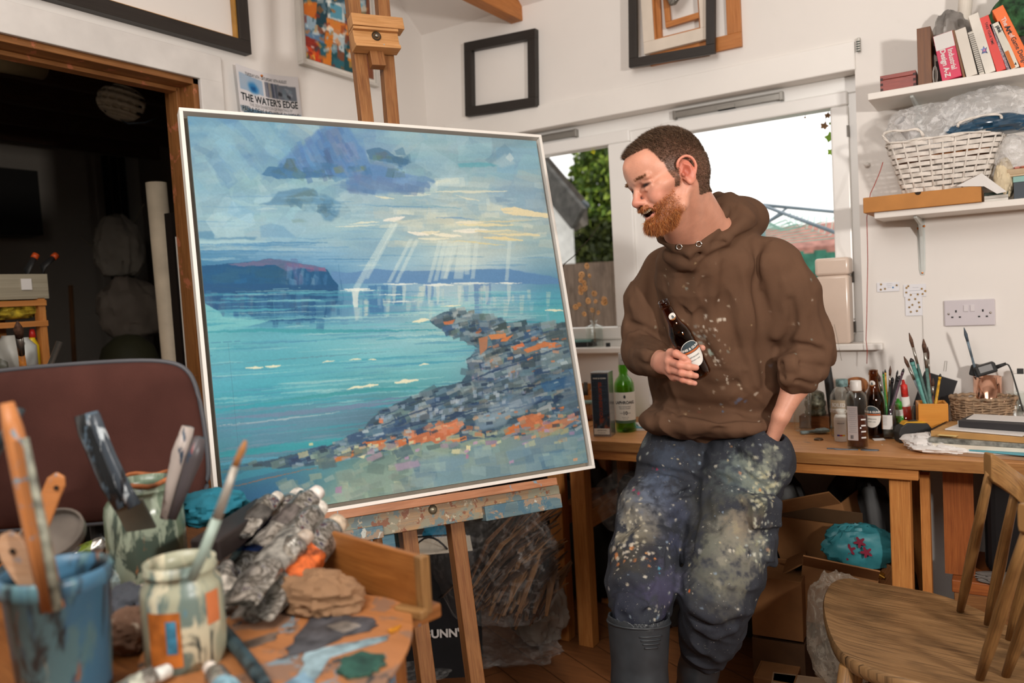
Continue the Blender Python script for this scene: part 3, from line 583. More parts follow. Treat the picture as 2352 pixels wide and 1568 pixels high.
def fbox(mb,u0,u1,v0,v1,n0,n1):
 c=p0+pU*(u0+u1)/2+pD*(v0+v1)/2+pN*(n0+n1)/2;mb.box(c,(u1-u0,v1-v0,n1-n0),pM)
M_frame=plain('frame_white','e9e4dc',.45,var=.02,scale=6)
mb=MB();fw=.009
for a in((0,pWd,0,fw),(0,pWd,pHt-fw,pHt),(0,fw,fw,pHt-fw),(pWd-fw,pWd,fw,pHt-fw)):fbox(mb,*a,-.042,0)
obj('frame',mb,M_frame,pt,bevel=.001)
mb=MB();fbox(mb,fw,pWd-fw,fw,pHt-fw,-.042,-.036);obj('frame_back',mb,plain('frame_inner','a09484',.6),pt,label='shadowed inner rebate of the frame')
mb=MB();fbox(mb,INS,pWd-INS,INS,pHt-INS,-.034,-.0075);obj('stretcher',mb,plain('canvas_edge','8a8f8c',.7),pt)
# ================================================================ smooth implicit modelling (bodies and clothes)
def smin(a,b,k):
 if k<=0:return np.minimum(a,b)
 h=np.clip(.5+.5*(b-a)/k,0,1);return b*(1-h)+a*h-k*h*(1-h)
class Sdf:
 def __init__(s):s.ops=[]
 def _a(s,kind,fn,lo,hi,k):s.ops.append((kind,fn,np.array(lo,float),np.array(hi,float),k));return s
 def cap(s,a,b,ra,rb=None,k=.01,kind='u'):
  a=np.array(a,float);b=np.array(b,float);rb=ra if rb is None else rb;ab=b-a;L=ab@ab+1e-12
  def fn(P):t=np.clip(((P-a)@ab)/L,0,1);return np.linalg.norm(P-a-t[...,None]*ab,axis=-1)-(ra+(rb-ra)*t)
  r_=max(ra,rb);return s._a(kind,fn,np.minimum(a,b)-r_,np.maximum(a,b)+r_,k)
 def chain(s,pts,rs,k=.01,kind='u'):
  for i in range(len(pts)-1):s.cap(pts[i],pts[i+1],rs[i],rs[i+1],k,kind)
  return s
 def ell(s,c,r_,M=None,k=.01,kind='u'):
  c=np.array(c,float);r_=np.array(r_,float);M=np.eye(3)if M is None else np.array(M,float)
  def fn(P):q=(P-c)@M;k0=np.linalg.norm(q/r_,axis=-1);k1=np.linalg.norm(q/(r_*r_),axis=-1);return k0*(k0-1)/(k1+1e-9)
  e=np.sqrt(((M*r_)**2).sum(1));return s._a(kind,fn,c-e,c+e,k)
 def ecap(s,a,b,wa,ta,wb,tb,side,k=.01,kind='u'):
  """tapered capsule with elliptical section: w along side, t across"""
  a=np.array(a,float);b=np.array(b,float);ax=nrm(b-a);sd=nrm(np.array(side,float)-ax*(np.array(side)@ax));fr=np.cross(ax,sd);L=np.linalg.norm(b-a)
  def fn(P):
   q=P-a;z=q@ax;t=np.clip(z/L,0,1);w_=wa+(wb-wa)*t;t_=ta+(tb-ta)*t;dz=z-t*L
   x=(q@sd)/w_;y=(q@fr)/t_;zz=dz/np.minimum(w_,t_);k0=np.sqrt(x*x+y*y+zz*zz);k1=np.sqrt((x/w_)**2+(y/t_)**2+(zz/np.minimum(w_,t_))**2);return k0*(k0-1)/(k1+1e-9)
  m_=max(wa,ta,wb,tb);return s._a(kind,fn,np.minimum(a,b)-m_,np.maximum(a,b)+m_,k)
 def rbox(s,c,half,M,r_=.006,k=.004,kind='u'):
  c=np.array(c,float);hh=np.array(half,float)-r_;M=np.array(M,float)
  def fn(P):q=np.abs((P-c)@M)-hh;return np.linalg.norm(np.maximum(q,0),axis=-1)+np.minimum(q.max(-1),0)-r_
  e=(np.abs(M)*np.array(half)).sum(1);return s._a(kind,fn,c-e,c+e,k)
 def sub(s,other_kind,*a,**kw):return getattr(s,other_kind)(*a,kind='s',**kw)
 def fold(s,pts,amp,wid):
  """raise (or sink) the surface along a 3-D polyline"""
  pts=np.array(pts,float)
  def fn(P):
   d=None
   for i in range(len(pts)-1):
    a,b=pts[i],pts[i+1];ab=b-a;t=np.clip(((P-a)@ab)/(ab@ab+1e-12),0,1);e=np.linalg.norm(P-a-t[...,None]*ab,axis=-1);d=e if d is None else np.minimum(d,e)
   return-amp*np.exp(-(d/wid)**2)
  return s._a('d',fn,pts.min(0)-wid*2.2,pts.max(0)+wid*2.2,0)
 def disp(s,fn,lo=(-9,)*3,hi=(9,)*3):return s._a('d',fn,lo,hi,0)
 def build(s,h,lo=None,hi=None,B=16):
  us=[o for o in s.ops if o[0]=='u']
  lo=np.min([o[2]for o in us],0)-.02 if lo is None else np.array(lo,float);hi=np.max([o[3]for o in us],0)+.02 if hi is None else np.array(hi,float)
  N=np.ceil((hi-lo)/h/B).astype(int)*B+1;D=np.full(N,.05,np.float32);act=np.zeros(N,bool);bs=B*h;rad=bs*.87+.012
  for bi in range((N[0]-1)//B):
   for bj in range((N[1]-1)//B):
    for bk in range((N[2]-1)//B):
     b0=lo+np.array([bi,bj,bk])*bs;c=b0+bs/2
     ops=[o for o in s.ops if np.all(b0-.022<o[3])and np.all(b0+bs+.022>o[2])]
     if not any(o[0]=='u' for o in ops):continue
     if abs(s._ev(ops,c[None])[0])>rad*1.6+.01:
      if s._ev(ops,c[None])[0]<0:D[bi*B:(bi+1)*B+1,bj*B:(bj+1)*B+1,bk*B:(bk+1)*B+1]=-.05
      continue
     sl=tuple(slice(q*B,(q+1)*B+1)for q in(bi,bj,bk));g=[lo[a]+h*np.arange((bi,bj,bk)[a]*B,((bi,bj,bk)[a]+1)*B+1)for a in range(3)]
     P=np.stack(np.meshgrid(*g,indexing='ij'),-1);D[sl]=s._ev(ops,P)
  S=D<0;cell=np.zeros([n-1 for n in N],np.int8);
  c8=[(i,j,k)for i in(0,1)for j in(0,1)for k in(0,1)]
  for(i,j,k)in c8:cell+=S[i:N[0]-1+i,j:N[1]-1+j,k:N[2]-1+k]
  idx=np.argwhere((cell>0)&(cell<8));ids=np.full(cell.shape,-1,np.int64);ids[tuple(idx.T)]=np.arange(len(idx))
  acc=np.zeros((len(idx),3));cnt=np.zeros(len(idx));cv={c:D[idx[:,0]+c[0],idx[:,1]+c[1],idx[:,2]+c[2]].astype(float)for c in c8}
  for a in c8:
   for ax in range(3):
    if a[ax]:continue
    b=list(a);b[ax]=1;b=tuple(b);va,vb=cv[a],cv[b];cr=(va<0)!=(vb<0);t=np.where(cr,va/(va-vb+1e-12),0)
    p=np.array(a,float)[None]+np.eye(3)[ax][None]*t[:,None];acc+=p*cr[:,None];cnt+=cr
  Vt=lo+h*(idx+acc/np.maximum(cnt,1)[:,None]);F=[]
  for ax in range(3):
   u,v=(ax+1)%3,(ax+2)%3;A_=np.array(S.shape);sa=[slice(1,-1)]*3;sb=[slice(1,-1)]*3;sa[ax]=slice(0,A_[ax]-1);sb[ax]=slice(1,A_[ax])
   e=S[tuple(sa)]!=S[tuple(sb)];I=np.argwhere(e);off=np.ones(3,int);off[ax]=0;I=I+off
   fl=S[tuple(I.T)];eu=np.eye(3,dtype=int)[u];ev=np.eye(3,dtype=int)[v]
   q=[ids[tuple((I-eu-ev).T)],ids[tuple((I-ev).T)],ids[tuple(I.T)],ids[tuple((I-eu).T)]];Q=np.stack(q,1);Q[~fl]=Q[~fl][:,::-1];F.append(Q[(Q>=0).all(1)])
  F=np.concatenate(F)
  return Vt,F
 def _ev(s,ops,P):
  d=np.full(P.shape[:-1],.05+0.0)
  first=True
  for(kind,fn,lo,hi,k)in ops:
   if kind=='u':e=fn(P);d=e if first else smin(d,e,k);first=False
   elif kind=='s':e=-fn(P);d=-smin(-d,-e,k)
   elif not first:d=d+fn(P)
  return d
def relax(Vt,F,it=1,lam=.5):
 n=len(Vt);E=np.concatenate([F[:,[0,1]],F[:,[1,2]],F[:,[2,3]],F[:,[3,0]]])
 for _ in range(it):
  S=np.zeros((n,3));c=np.zeros(n)
  for a,b in((0,1),(1,0)):
   for x in range(3):S[:,x]+=np.bincount(E[:,a],Vt[E[:,b],x],n)
   c+=np.bincount(E[:,a],minlength=n)
  Vt=Vt+lam*(S/np.maximum(c,1)[:,None]-Vt)
 return Vt
def vnorm(Vt,F):
 N_=np.cross(Vt[F[:,2]]-Vt[F[:,0]],Vt[F[:,3]]-Vt[F[:,1]]);o=np.zeros_like(Vt)
 for k in range(4):
  for x in range(3):o[:,x]+=np.bincount(F[:,k],N_[:,x],len(Vt))
 return o/(np.linalg.norm(o,axis=1,keepdims=True)+1e-12)
def sdf_obj(name,Vt,F,mat,parent,cols=None,label=None):
 me=bpy.data.meshes.new(name);P=Vt-root_loc(parent);nf=len(F)
 me.vertices.add(len(P));me.vertices.foreach_set('co',P.ravel().astype(np.float32));me.loops.add(nf*4);me.loops.foreach_set('vertex_index',F.ravel().astype(np.int32))
 me.polygons.add(nf);me.polygons.foreach_set('loop_start',(np.arange(nf)*4).astype(np.int32));me.polygons.foreach_set('loop_total',np.full(nf,4,np.int32));me.update();me.validate()
 me.polygons.foreach_set('use_smooth',[True]*len(me.polygons))
 if cols is not None:set_colors(me,cols)
 return obj(name,me,mat,parent,label=label)
# ================================================================ the painter leaning on the bench
HS=.0106
def _cm(a,b,c):return nrm(a*RT+b*UP-c*FW)
hF=_cm(-.86,-.345,.27);hU=_cm(-.34,.93,.03);hU=nrm(hU-hF*(hU@hF));hR=np.cross(hF,hU)
hM=np.array([hR,hF,hU]).T
hO=od(1578,395,1.915)-hM@(V(-7.9,-.6,.4)*HS)
def _g(z):return .89+.08*sstep(1.0,6.0,z)
def H(x,y,z):
 g=float(_g(np.array(z)));return hO+hM@(V(x,y*g if y>0 else y,z if z>1 else 1+(z-1)*.83)*HS)
def hloc(P):
 q=((P-hO)@hM)/HS;z=np.where(q[:,2]>1,q[:,2],1+(q[:,2]-1)/.83);y=np.where(q[:,1]>0,q[:,1]/_g(z),q[:,1]);return np.stack([q[:,0],y,z],1)
J=dict(pel=V(-.775,2.345,.86),hipR=V(-.865,2.325,.84),hipL=V(-.685,2.325,.84),knR=od(1466,1325,2.2),knL=od(1648,1350,2.11),anR=V(-.835,1.83,.10),anL=V(-.80,2.13,.10),
 chest=V(-.715,2.26,1.22),shR=V(-.895,2.245,1.365),shL=V(-.53,2.225,1.365),c7=V(-.688,2.135,1.44),elR=od(1470,795,2.36),wrR=od(1520,833,2.115),elL=od(1868,800,2.2),wrL=od(1794,955,2.165))
b=Sdf()
# skull and face
def he(c,r_,k=.6,kind='u',M=None):b.ell(H(*c),V(*r_)*HS*(.93 if c[1]>3 and c[2]<3 else 1),hM if M is None else hM@M,k*HS,kind)
def hc(a,c,ra,rb=None,k=.6,kind='u'):b.cap(H(*a),H(*c),ra*HS,(ra if rb is None else rb)*HS,k*HS,kind)
def rotx(a):c,s_=math.cos(R(a)),math.sin(R(a));return np.array([[1,0,0],[0,c,-s_],[0,s_,c]])
def rotz(a):c,s_=math.cos(R(a)),math.sin(R(a));return np.array([[c,-s_,0],[s_,c,0],[0,0,1]])
def roty(a):c,s_=math.cos(R(a)),math.sin(R(a));return np.array([[c,0,s_],[0,1,0],[-s_,0,c]])
he((0,-1.0,4.3),(7.5,9.4,8.3));he((0,4.6,5.2),(6.2,5.1,5.4),1.5);he((0,-5.5,1.2),(6.0,5.0,5.5),1.5)
he((0,3.6,-1.2),(5.9,5.2,6.2),1.6)
he((0,4.2,-6.0),(5.0,4.0,4.4),1.6)
for sx in(-1,1):
 hc((sx*5.5,-.2,-3.9),(sx*4.9,2.0,-7.2),1.2,1.3,1.6);hc((sx*4.9,2.0,-7.2),(sx*1.5,7.9,-9.9),1.3,1.5,1.6)
 he((sx*4.8,5.6,-.9),(1.6,2.4,1.5),1.8);he((sx*3.7,7.5,-2.7),(2.0,1.7,1.9),1.5)
 hc((sx*1.2,9.3,2.75),(sx*4.7,8.0,2.9),.75,.7,.9)
 he((sx*6.0,2.6,.1),(1.0,3.4,1.0),1.8)
he((0,8.5,-9.7),(2.2,1.7,1.6),1.3)
hc((0,8.3,3.0),(0,8.6,6.5),1.0,1.0,2.0)
hc((0,9.3,1.9),(0,11.0,-2.1),.66,.95,.7);he((0,11.2,-2.4),(1.15,1.1,1.0),.6)
for sx in(-1,1):he((sx*1.2,9.9,-2.85),(.75,1.2,.75),.8);he((sx*.7,10.3,-3.6),(.36,.7,.36),.25,'s')
for sx in(-1,1):he((sx*3.2,9.3,1.15),(1.75,1.0,.95),.7,'s');he((sx*3.2,7.75,1.1),(1.5,1.3,1.25),.25)
for sx in(-1,1):
 hc((sx*1.9,9.0,.95),(sx*3.2,9.2,1.25),.12,.2,.15,'s');hc((sx*3.2,9.2,1.25),(sx*4.6,8.35,.95),.2,.12,.15,'s')
 hc((sx*1.9,8.9,1.75),(sx*3.2,9.1,2.15),.26,.3,.5);hc((sx*3.2,8.95,2.05),(sx*4.9,8.0,1.4),.3,.26,.5)
 hc((sx*1.9,8.8,.2),(sx*3.3,9.0,0.1),.3,.32,.6);hc((sx*3.3,8.85,.1),(sx*4.7,8.05,.5),.32,.28,.6)
 for q in range(3):hc((sx*5.0,7.6,1.0-q*.55),(sx*6.3,5.9,1.7-q*1.3),.1,.06,.2,'s')
he((0,8.7,-5.0),(3.4,1.7,1.5),.8)
mouth=[(-3.1,7.9,-4.75),(-1.6,9.8,-5.45),(0,10.3,-5.65),(1.6,9.8,-5.45),(3.1,7.9,-4.75)]
for i in range(4):hc(mouth[i],mouth[i+1],(.35,.68,.72,.68)[i],(.68,.72,.68,.35)[i],.3,'s')
he((0,9.2,-6.1),(2.7,1.9,1.2),.3,'s')
for sx in(-1,1):hc((sx*2.0,8.6,-5.5),(sx*3.1,7.6,-4.7),.55,.3,.3,'s')
for i,(p,q)in enumerate((((-3.1,7.7,-5.3),(-1.5,9.0,-7.3)),((-1.5,9.0,-7.3),(0,9.5,-7.6)),((0,9.5,-7.6),(1.5,9.0,-7.3)),((1.5,9.0,-7.3),(3.1,7.7,-5.3)))):hc(p,q,.36,.42,.4)
for i,(p,q)in enumerate((((-2.9,8.3,-4.3),(-1.2,10.3,-4.55)),((-1.2,10.3,-4.55),(1.2,10.3,-4.55)),((1.2,10.3,-4.55),(2.9,8.3,-4.3)))):hc(p,q,.3,.36,.4)
# ears
for sx in(-1,1):
 Me=rotz(sx*22)@rotx(-8);he((sx*7.7,-.8,.6),(.55,1.75,3.0),.4,M=Me)
 hel=[(7.2,.9,.9),(7.9,1.3,2.4),(8.35,.6,3.5),(8.75,-.9,3.9),(8.95,-2.3,3.1),(8.85,-2.8,1.4),(8.5,-2.3,-.4),(8.0,-1.4,-1.7)]
 hs=[(V(*hel[max(i-1,0)])*(-t**3+2*t*t-t)+V(*hel[i])*(3*t**3-5*t*t+2)+V(*hel[i+1])*(-3*t**3+4*t*t+t)+V(*hel[min(i+2,7)])*(t**3-t*t))/2 for i in range(7)for t in(0,.33,.66)]+[V(*hel[7])]
 for i in range(len(hs)-1):hc((sx*hs[i][0],*hs[i][1:]),(sx*hs[i+1][0],*hs[i+1][1:]),.32,.32,.2)
 he((sx*7.85,-.6,-2.0),(.5,.85,1.1),.3)
 ah=[(8.2,-.4,2.4),(8.45,-1.5,1.6),(8.3,-1.6,.1),(8.0,-.9,-.9)]
 for i in range(3):hc((sx*ah[i][0],*ah[i][1:]),(sx*ah[i+1][0],*ah[i+1][1:]),.26,.26,.25)
 he((sx*8.25,-.35,.55),(.75,.85,1.15),.25,'s');he((sx*7.9,.55,.0),(.4,.4,.6),.2)
# neck and trunk (mostly under the clothes)
nb=J['c7']
n1_,n2_=od(1632,540,2.17),od(1603,562,2.135)
b.cap(H(0,-2.4,-2.5),n1_,.059,.060,.02);b.cap(H(0,1.2,-5.6),n2_,.040,.045,.025);b.cap(H(0,3.2,-8.0),od(1562,572,2.15),.032,.03,.02)
b.cap(H(-5.6,-2.2,-3.2),od(1596,566,2.085),.013,.010,.02);b.cap(H(5.6,-2.2,-3.2),n2_,.013,.010,.02)
b.cap(H(0,4.6,-8.2),n2_+V(-.01,-.02,0),.02,.016,.02)
b.cap(J['shR']-V(0,0,.05),J['shL']-V(0,0,.05),.04,.04,.03);b.cap(n1_,nb+V(0,.06,-.12),.06,.07,.03)
b.ecap(J['pel'],J['chest'],.145,.10,.15,.105,(1,0,0),.03);b.ecap(J['chest'],nb+V(0,.08,-.12),.15,.10,.10,.06,(1,0,0),.03)
# arms
def arm(sh,el,wr,side,wl=1.0):
 b.cap(sh-V(0,0,.05),el,.040,.036,.02);b.cap(el,el*.45+wr*.55,.037,.036,.02);b.ecap(el*.45+wr*.55,wr,.037,.035,.029,.023,side,.015)
arm(J['shR'],J['elR'],J['wrR'],(0,0,1));arm(J['shL'],J['elL'],J['wrL'],(0,1,.2))
# right hand round the bottle
btA,btB=od(1610,862,2.065),od(1523,691,2.01)
bax=nrm(btB-btA)
pm=od(1556,838,2.09)
b.ecap(J['wrR'],pm+od(1535,834,2.10)*0,.028,.020,.036,.019,bax,.012)
kn=[od(1541,811,2.055),od(1538,830,2.05),od(1541,848,2.052),od(1548,864,2.062)]
for k_,q in enumerate(kn):b.cap(od(1528,822+k_*8,2.10),q,.013,.0115,.012);b.cap(pm,q,.012,.010,.012)
fing=[[kn[0],od(1553,812,2.022),od(1571,822,2.005),od(1582,830,2.006)],[kn[1],od(1562,838,2.010),od(1582,842,1.996),od(1599,844,2.002)],
  [kn[2],od(1566,856,2.012),od(1585,860,2.0),od(1599,863,2.006)],[kn[3],od(1568,871,2.024),od(1584,877,2.012),od(1596,880,2.014)]]
fr=[(.0105,.0098,.0088,.0074),(.0108,.0100,.0090,.0078),(.0105,.0096,.0086,.0075),(.0092,.0084,.0076,.0066)]
for F_,r_ in zip(fing,fr):b.chain(F_,r_,.0035)
for F_,r_ in zip(fing,fr):
 b.ell(F_[1]-FW*r_[1]*.2,V(1,1,1)*r_[1]*1.06,None,.004)
th=[od(1545,822,2.115),od(1572,806,2.125),od(1596,800,2.105),od(1613,799,2.075)]
b.chain(th,(.015,.0125,.0108,.0088),.006)
# left hand, fingers down inside the trouser pocket
hd=od(1765,1030,2.215);b.ecap(J['wrL'],hd,.030,.022,.038,.018,(0,1,.2),.012)
dn=nrm(hd-J['wrL']);sd=nrm(np.cross(dn,FW));pf=nrm(np.cross(dn,sd))
for k_ in range(4):
 q=hd+pf*(k_-1.5)*.019;L_=(.060,.070,.066,.052)[k_];b.chain([q,q+dn*L_*.55,q+dn*L_-sd*.01],(.0098,.0092,.0078),.004)
b.chain([hd-dn*.03+pf*.03,hd+pf*.045+dn*.01,hd+pf*.042+dn*.035],(.0125,.0108,.009),.006)
# legs
for s_ in 'RL':
 b.cap(J['hip'+s_],J['kn'+s_],.075,.046,.03);b.cap(J['kn'+s_],J['an'+s_],.046,.032,.02)
b.cap(J['anR'],J['anR']+V(-.015,-.14,-.055),.034,.028,.02);b.cap(J['anL'],J['anL']+V(-.05,-.13,-.055),.034,.028,.02)
bv,bf=b.build(.0026);bv=relax(bv,bf,1,.35);bn=vnorm(bv,bf)
# skin colour
hl=hloc(bv);X_,Y_,Z_=hl.T;sk=np.tile(hexc('d69a80'),(len(bv),1));ax_=np.abs(X_)
def gw(c,r_,both=True):return np.exp(-(((ax_ if both else X_)-c[0])**2/r_[0]**2+(Y_-c[1])**2/r_[1]**2+(Z_-c[2])**2/r_[2]**2))
def tint(w_,c,a):
 global sk
 w_=np.clip(w_*a,0,1)[:,None];sk=sk*(1-w_)+hexc(c)*w_
inhead=(np.abs(hl)<14).all(1)
tint(gw((8.3,-.8,1),(1.6,4,4.5)),'d0705a',.75);tint(gw((0,12,-2.4),(2.2,2.5,2)),'d07c68',.6);tint(gw((4.4,7.6,-2.2),(2.6,3,2.2)),'d98872',.55)
tint(gw((0,7,7),(7,5,3)),'d98f70',.35);tint(gw((8.2,-.3,.5),(.9,.9,1.2)),'8c3828',.8)
tint(gw((3.3,9.0,1.2),(1.35,1.1,.34)),'20100c',1.6);tint(gw((3.2,9,2.2),(2,1.2,.3)),'a86850',.4)
lipw=np.exp(-((Z_+6.1)/1.7)**2)*(Y_>6.5)*(ax_<3.2)*(Z_<-4.2);tint(lipw,'c06a5c',.55)
inm=(gw((0,8.4,-6.0),(3.2,1.7,1.3))>.42)&(Y_<9.2);sk[inm]=hexc('3a1512')
nz_=vnoise(bv,60,3,3);sk*=(.95+.1*nz_)[:,None]
# hair and beard ground tone
hline=6.4+1.2*np.clip(1-(X_/3.2)**2,0,1)-np.clip(ax_-3.0,0,2.0)*.9
hair_w=sstep(0,.5,np.where(Z_>4.6,hline+np.where(Z_>9,1.6,0)-Y_+.28*(Z_-6),np.where(Z_>.2,3.4-Y_+.1*(Z_),(-3.2-Y_)+(Z_+6.5)*.10)))
hair_w*=inhead*(Z_>-6.5)*(ax_<7.75-.5*((Z_>-2.6)&(Z_<3.2)&(Y_>-3.0)&(Y_<1.2)))
side_=((Z_>-2.2)&(Z_<=2)&(Y_>1.2)&(Y_<2.9)&(ax_>5));hair_w=np.where(side_&inhead,.8,hair_w)
beard_w=inhead*sstep(0,2.4,Y_-2.0)*sstep(-1.6,-4.6,Z_+np.clip(Y_-3.6,0,9)*.42)*(gw((0,9.2,-6.3),(3.1,2,1.5))<.42)
beard_w=np.maximum(beard_w,inhead*(gw((0,10.2,-4.25),(3.2,1.8,.75))>.42)*(Z_<-3.7)*1.0)*(Z_>-12.5)*(hl@V(0,.6,-1)<18.5)
beard_w*=(Y_>1.6)
tint(hair_w,'5c4232',.8);tint(beard_w,'b87850',.5)
tint(gw((3.3,8.9,3.2),(2.0,1.6,.35)),'8c5c3c',.6)
fpt=bv-od(1560,840,2.05);hw=np.exp(-(fpt**2).sum(1)/.07**2);tint(hw,'d98a74',.6)
for F_ in fing+[th]:tint(np.exp(-((bv-F_[-1])**2).sum(1)/.010**2),'e0a090',.8);tint(np.exp(-((bv-F_[1])**2).sum(1)/.012**2),'cf7460',.5)
fl_=inhead|(bv[:,2]>1.2)
t=NT('skin');a_=t.n('Attribute',attribute_name='Col');sp=t.noise(t.coord(),420,3,.7);c_=t.mix(t.ramp(sp,[(.5,0.0),(.8,.35)]),a_.outputs[0],(.72,.42,.34))
t.set(Base_Color=c_,Roughness=.46,Specular_IOR_Level=.42,Subsurface_Weight=.12,Subsurface_Radius=(.012,.005,.003),Subsurface_Scale=1.0);t.bump(t.noise(t.coord(),700,3),.18,.0006);M_skin=t.m
man=sdf_obj('person',bv,bf,M_skin,None,lin(sk))
tag(man,'laughing bearded person in a paint-spattered brown hoodie leaning against the bench with a beer bottle','person')
# ---- strands
def strands(name,w_,n,length,width,pal,dirfn,mat,seed,taper=.25,curl=.0):
 rs=np.random.RandomState(seed);p=w_/w_.sum();idx=rs.choice(len(bv),n,p=p);base=bv[idx]+rs.randn(n,3)*.0012;N_=bn[idx];D_=dirfn(hl[idx],N_,rs)
 L_=length(hl[idx],rs)[:,None];side=np.cross(D_,rs.randn(n,3));side/=np.linalg.norm(side,axis=1,keepdims=True);wd=width
 mid=base+(N_*.55+D_*.45)*L_*.5;tip=base+D_*L_+rs.randn(n,3)*L_*curl
 vs=np.stack([base-N_*.001-side*wd,base-N_*.001+side*wd,mid-side*wd*.8,mid+side*wd*.8,tip],1).reshape(-1,3)-root_loc(man)
 me=bpy.data.meshes.new(name);b0=np.arange(n)*5;fs=[]
 Q=np.stack([b0,b0+1,b0+3,b0+2],1).tolist();T=np.stack([b0+2,b0+3,b0+4],1).tolist();me.from_pydata(vs.tolist(),[],Q+T)
 pc=np.array([hexc(c)for c in pal]);ci=pc[rs.randint(len(pal),size=n)]*(1+rs.randn(n,1)*.1);set_colors(me,np.repeat(lin(np.clip(ci,0,1)),5,0))
 return obj(name,me,mat,man)
M_hair=vcol('hair_strands',.55,.35)
def hd_dir(h,N_,rs):
 f_=np.where(h[:,2:3]>4,hF*.9+hU*.15,-hU*.9-hF*.2);d=N_*.75+f_*.75+rs.randn(len(h),3)*.18;return d/np.linalg.norm(d,axis=1,keepdims=True)
def hd_len(h,rs):return np.clip(.0035+.0009*(h[:,2]-2),.003,.0115)*(.7+.6*rs.rand(len(h)))*np.where(h[:,1]>5,1.25,1)
strands('hair',np.where(hair_w>.45,hair_w,0),42000,hd_len,.00032,['4a3626','5c4430','3c2c20','6c523c','7c6450'],hd_dir,M_hair,5)
def bd_dir(h,N_,rs):d=N_*.55-hU*.75-hF*.05*np.sign(h[:,1:2])+rs.randn(len(h),3)*.3;return d/np.linalg.norm(d,axis=1,keepdims=True)
def bd_len(h,rs):return(.006+.010*np.exp(-((h[:,2]+9.8)/2.6)**2)*(h[:,1]>4))*(.6+.7*rs.rand(len(h)))*np.where(h[:,2]>-4.9,.75,1)
strands('beard',np.where(beard_w>.12,beard_w,0),12500,bd_len,.00032,['a85c24','c07838','8c4a20','cc9058','b46830','9c6440'],bd_dir,M_hair,8,curl=.12)
ebw=gw((3.3,8.9,3.2),(1.9,1.6,.3))*(gw((3.3,8.9,3.2),(1.9,1.6,.3))>.3)
for sg in(-1,1):strands('eyebrow',ebw*(X_*sg>0),260,lambda h,rs:.005+.003*rs.rand(len(h)),.0003,['7c5434','94683c'],lambda h,N_,rs:(N_*.4+np.sign(h[:,0:1])*hR*.8+rs.randn(len(h),3)*.15),M_hair,9)
mb=MB()
for i in range(-4,5):
 a=i*.155;c=H(math.sin(a)*3.9,6.1+math.cos(a)*3.3,-4.75+.02*i*i);M_=hM@rotz(-math.degrees(a)*.9);wv=.31 if abs(i)>1 else .37
 mb.lathe([(0.05,.0),(.8,.05),(1.0,.35),(.95,.8),(.5,1.0),(.05,1.02)],c,n=10,M=M_@np.diag([wv,.22,-.98])*HS)
obj('teeth',mb,plain('tooth_enamel','e6d3b4',.3,var=.04),man,smooth=True)
# ---------------------------------------------------------------- clothes (children of the person)
def tracer(S):
 def tr(px,py,t0=1.6,t1=2.7):
  d=ray(px,py);t=t0
  for _ in range(70):
   P=O_+d*t;ops=[o for o in S.ops if np.all(P-.25<o[3])and np.all(P+.25>o[2])]
   e=float(S._ev(ops,P[None])[0])if ops else .06
   if e<.0006:return P
   t+=max(e*.8,.0008)
   if t>t1:return None
  return O_+d*t
 return tr
def folds(S,tr,L):
 for(pts,amp,wid)in L:
  Q=[tr(*p)for p in pts];Q=[q for q in Q if q is not None]
  if len(Q)>1:S.fold(Q,amp*1.5,wid*.9)
h=Sdf();EX=(1,0,0)
hem=V(-.772,2.325,.905)
h.ecap(V(-.775,2.33,.905),V(-.755,2.285,1.05),.178,.128,.196,.146,EX,.02)
h.ecap(V(-.755,2.285,1.05),V(-.722,2.25,1.23),.192,.142,.19,.135,EX,.04)
h.ecap(V(-.722,2.25,1.23),V(-.708,2.215,1.35),.185,.13,.16,.10,EX,.04)
h.cap(J['shR']+V(.035,0,-.012),J['shL']+V(-.035,0,-.012),.066,.066,.05)
h.cap(V(-.69,2.19,1.38),V(-.69,2.17,1.41),.085,.07,.05);h.ecap(od(1595,605,2.17),od(1600,640,2.2),.11,.065,.12,.08,EX,.04)
h.ell(V(-.80,2.22,.915),(.16,.125,.055),None,.02);h.ell(V(-.70,2.25,.90),(.13,.12,.04),None,.02)
# sleeves
h.chain([J['shR']+V(.012,0,-.02),od(1490,690,2.37),od(1482,765,2.375)],(.062,.062,.062),.03);h.chain([od(1478,765,2.375),od(1476,812,2.33),od(1508,829,2.18)],(.063,.060,.051),.02)
h.chain([J['shL']+V(-.012,0,-.025),od(1820,680,2.17),od(1845,775,2.19)],(.064,.068,.074),.03);h.chain([od(1850,775,2.19),od(1860,812,2.19),od(1830,862,2.155)],(.068,.062,.052),.02)
h.chain([od(1815,838,2.12),od(1878,850,2.15)],(.030,.030),.012);h.chain([od(1812,868,2.12),od(1858,885,2.14)],(.022,.022),.008)
# hood resting round the neck
h.ell(od(1672,512,2.18),(.075,.075,.05),np.array([nrm(RT*.8-UP*.5),nrm(UP*.8+RT*.5),-FW]).T,.025)
h.ell(od(1695,505,2.27),(.085,.10,.068),None,.03)
h.cap(n1_+V(0,0,-.02),H(0,-2.4,-3.5),.060,.064,.006,'s');h.cap(n2_,H(0,1.2,-6),.050,.05,.006,'s')
ring=[(1508,524,2.12),(1520,548,2.10),(1550,566,2.08),(1583,576,2.065),(1612,562,2.07),(1640,530,2.09),(1660,495,2.12),(1672,460,2.18),(1650,455,2.26),(1590,480,2.31),(1535,500,2.24),(1508,524,2.12)]
h.chain([od(*q)for q in ring],(.011,.012,.013,.014,.015,.016,.017,.018,.018,.02,.014,.011),.006)
h.chain([od(1622,575,2.075),od(1665,548,2.10),od(1705,510,2.15),od(1722,492,2.22)],(.012,.018,.020,.02),.014)
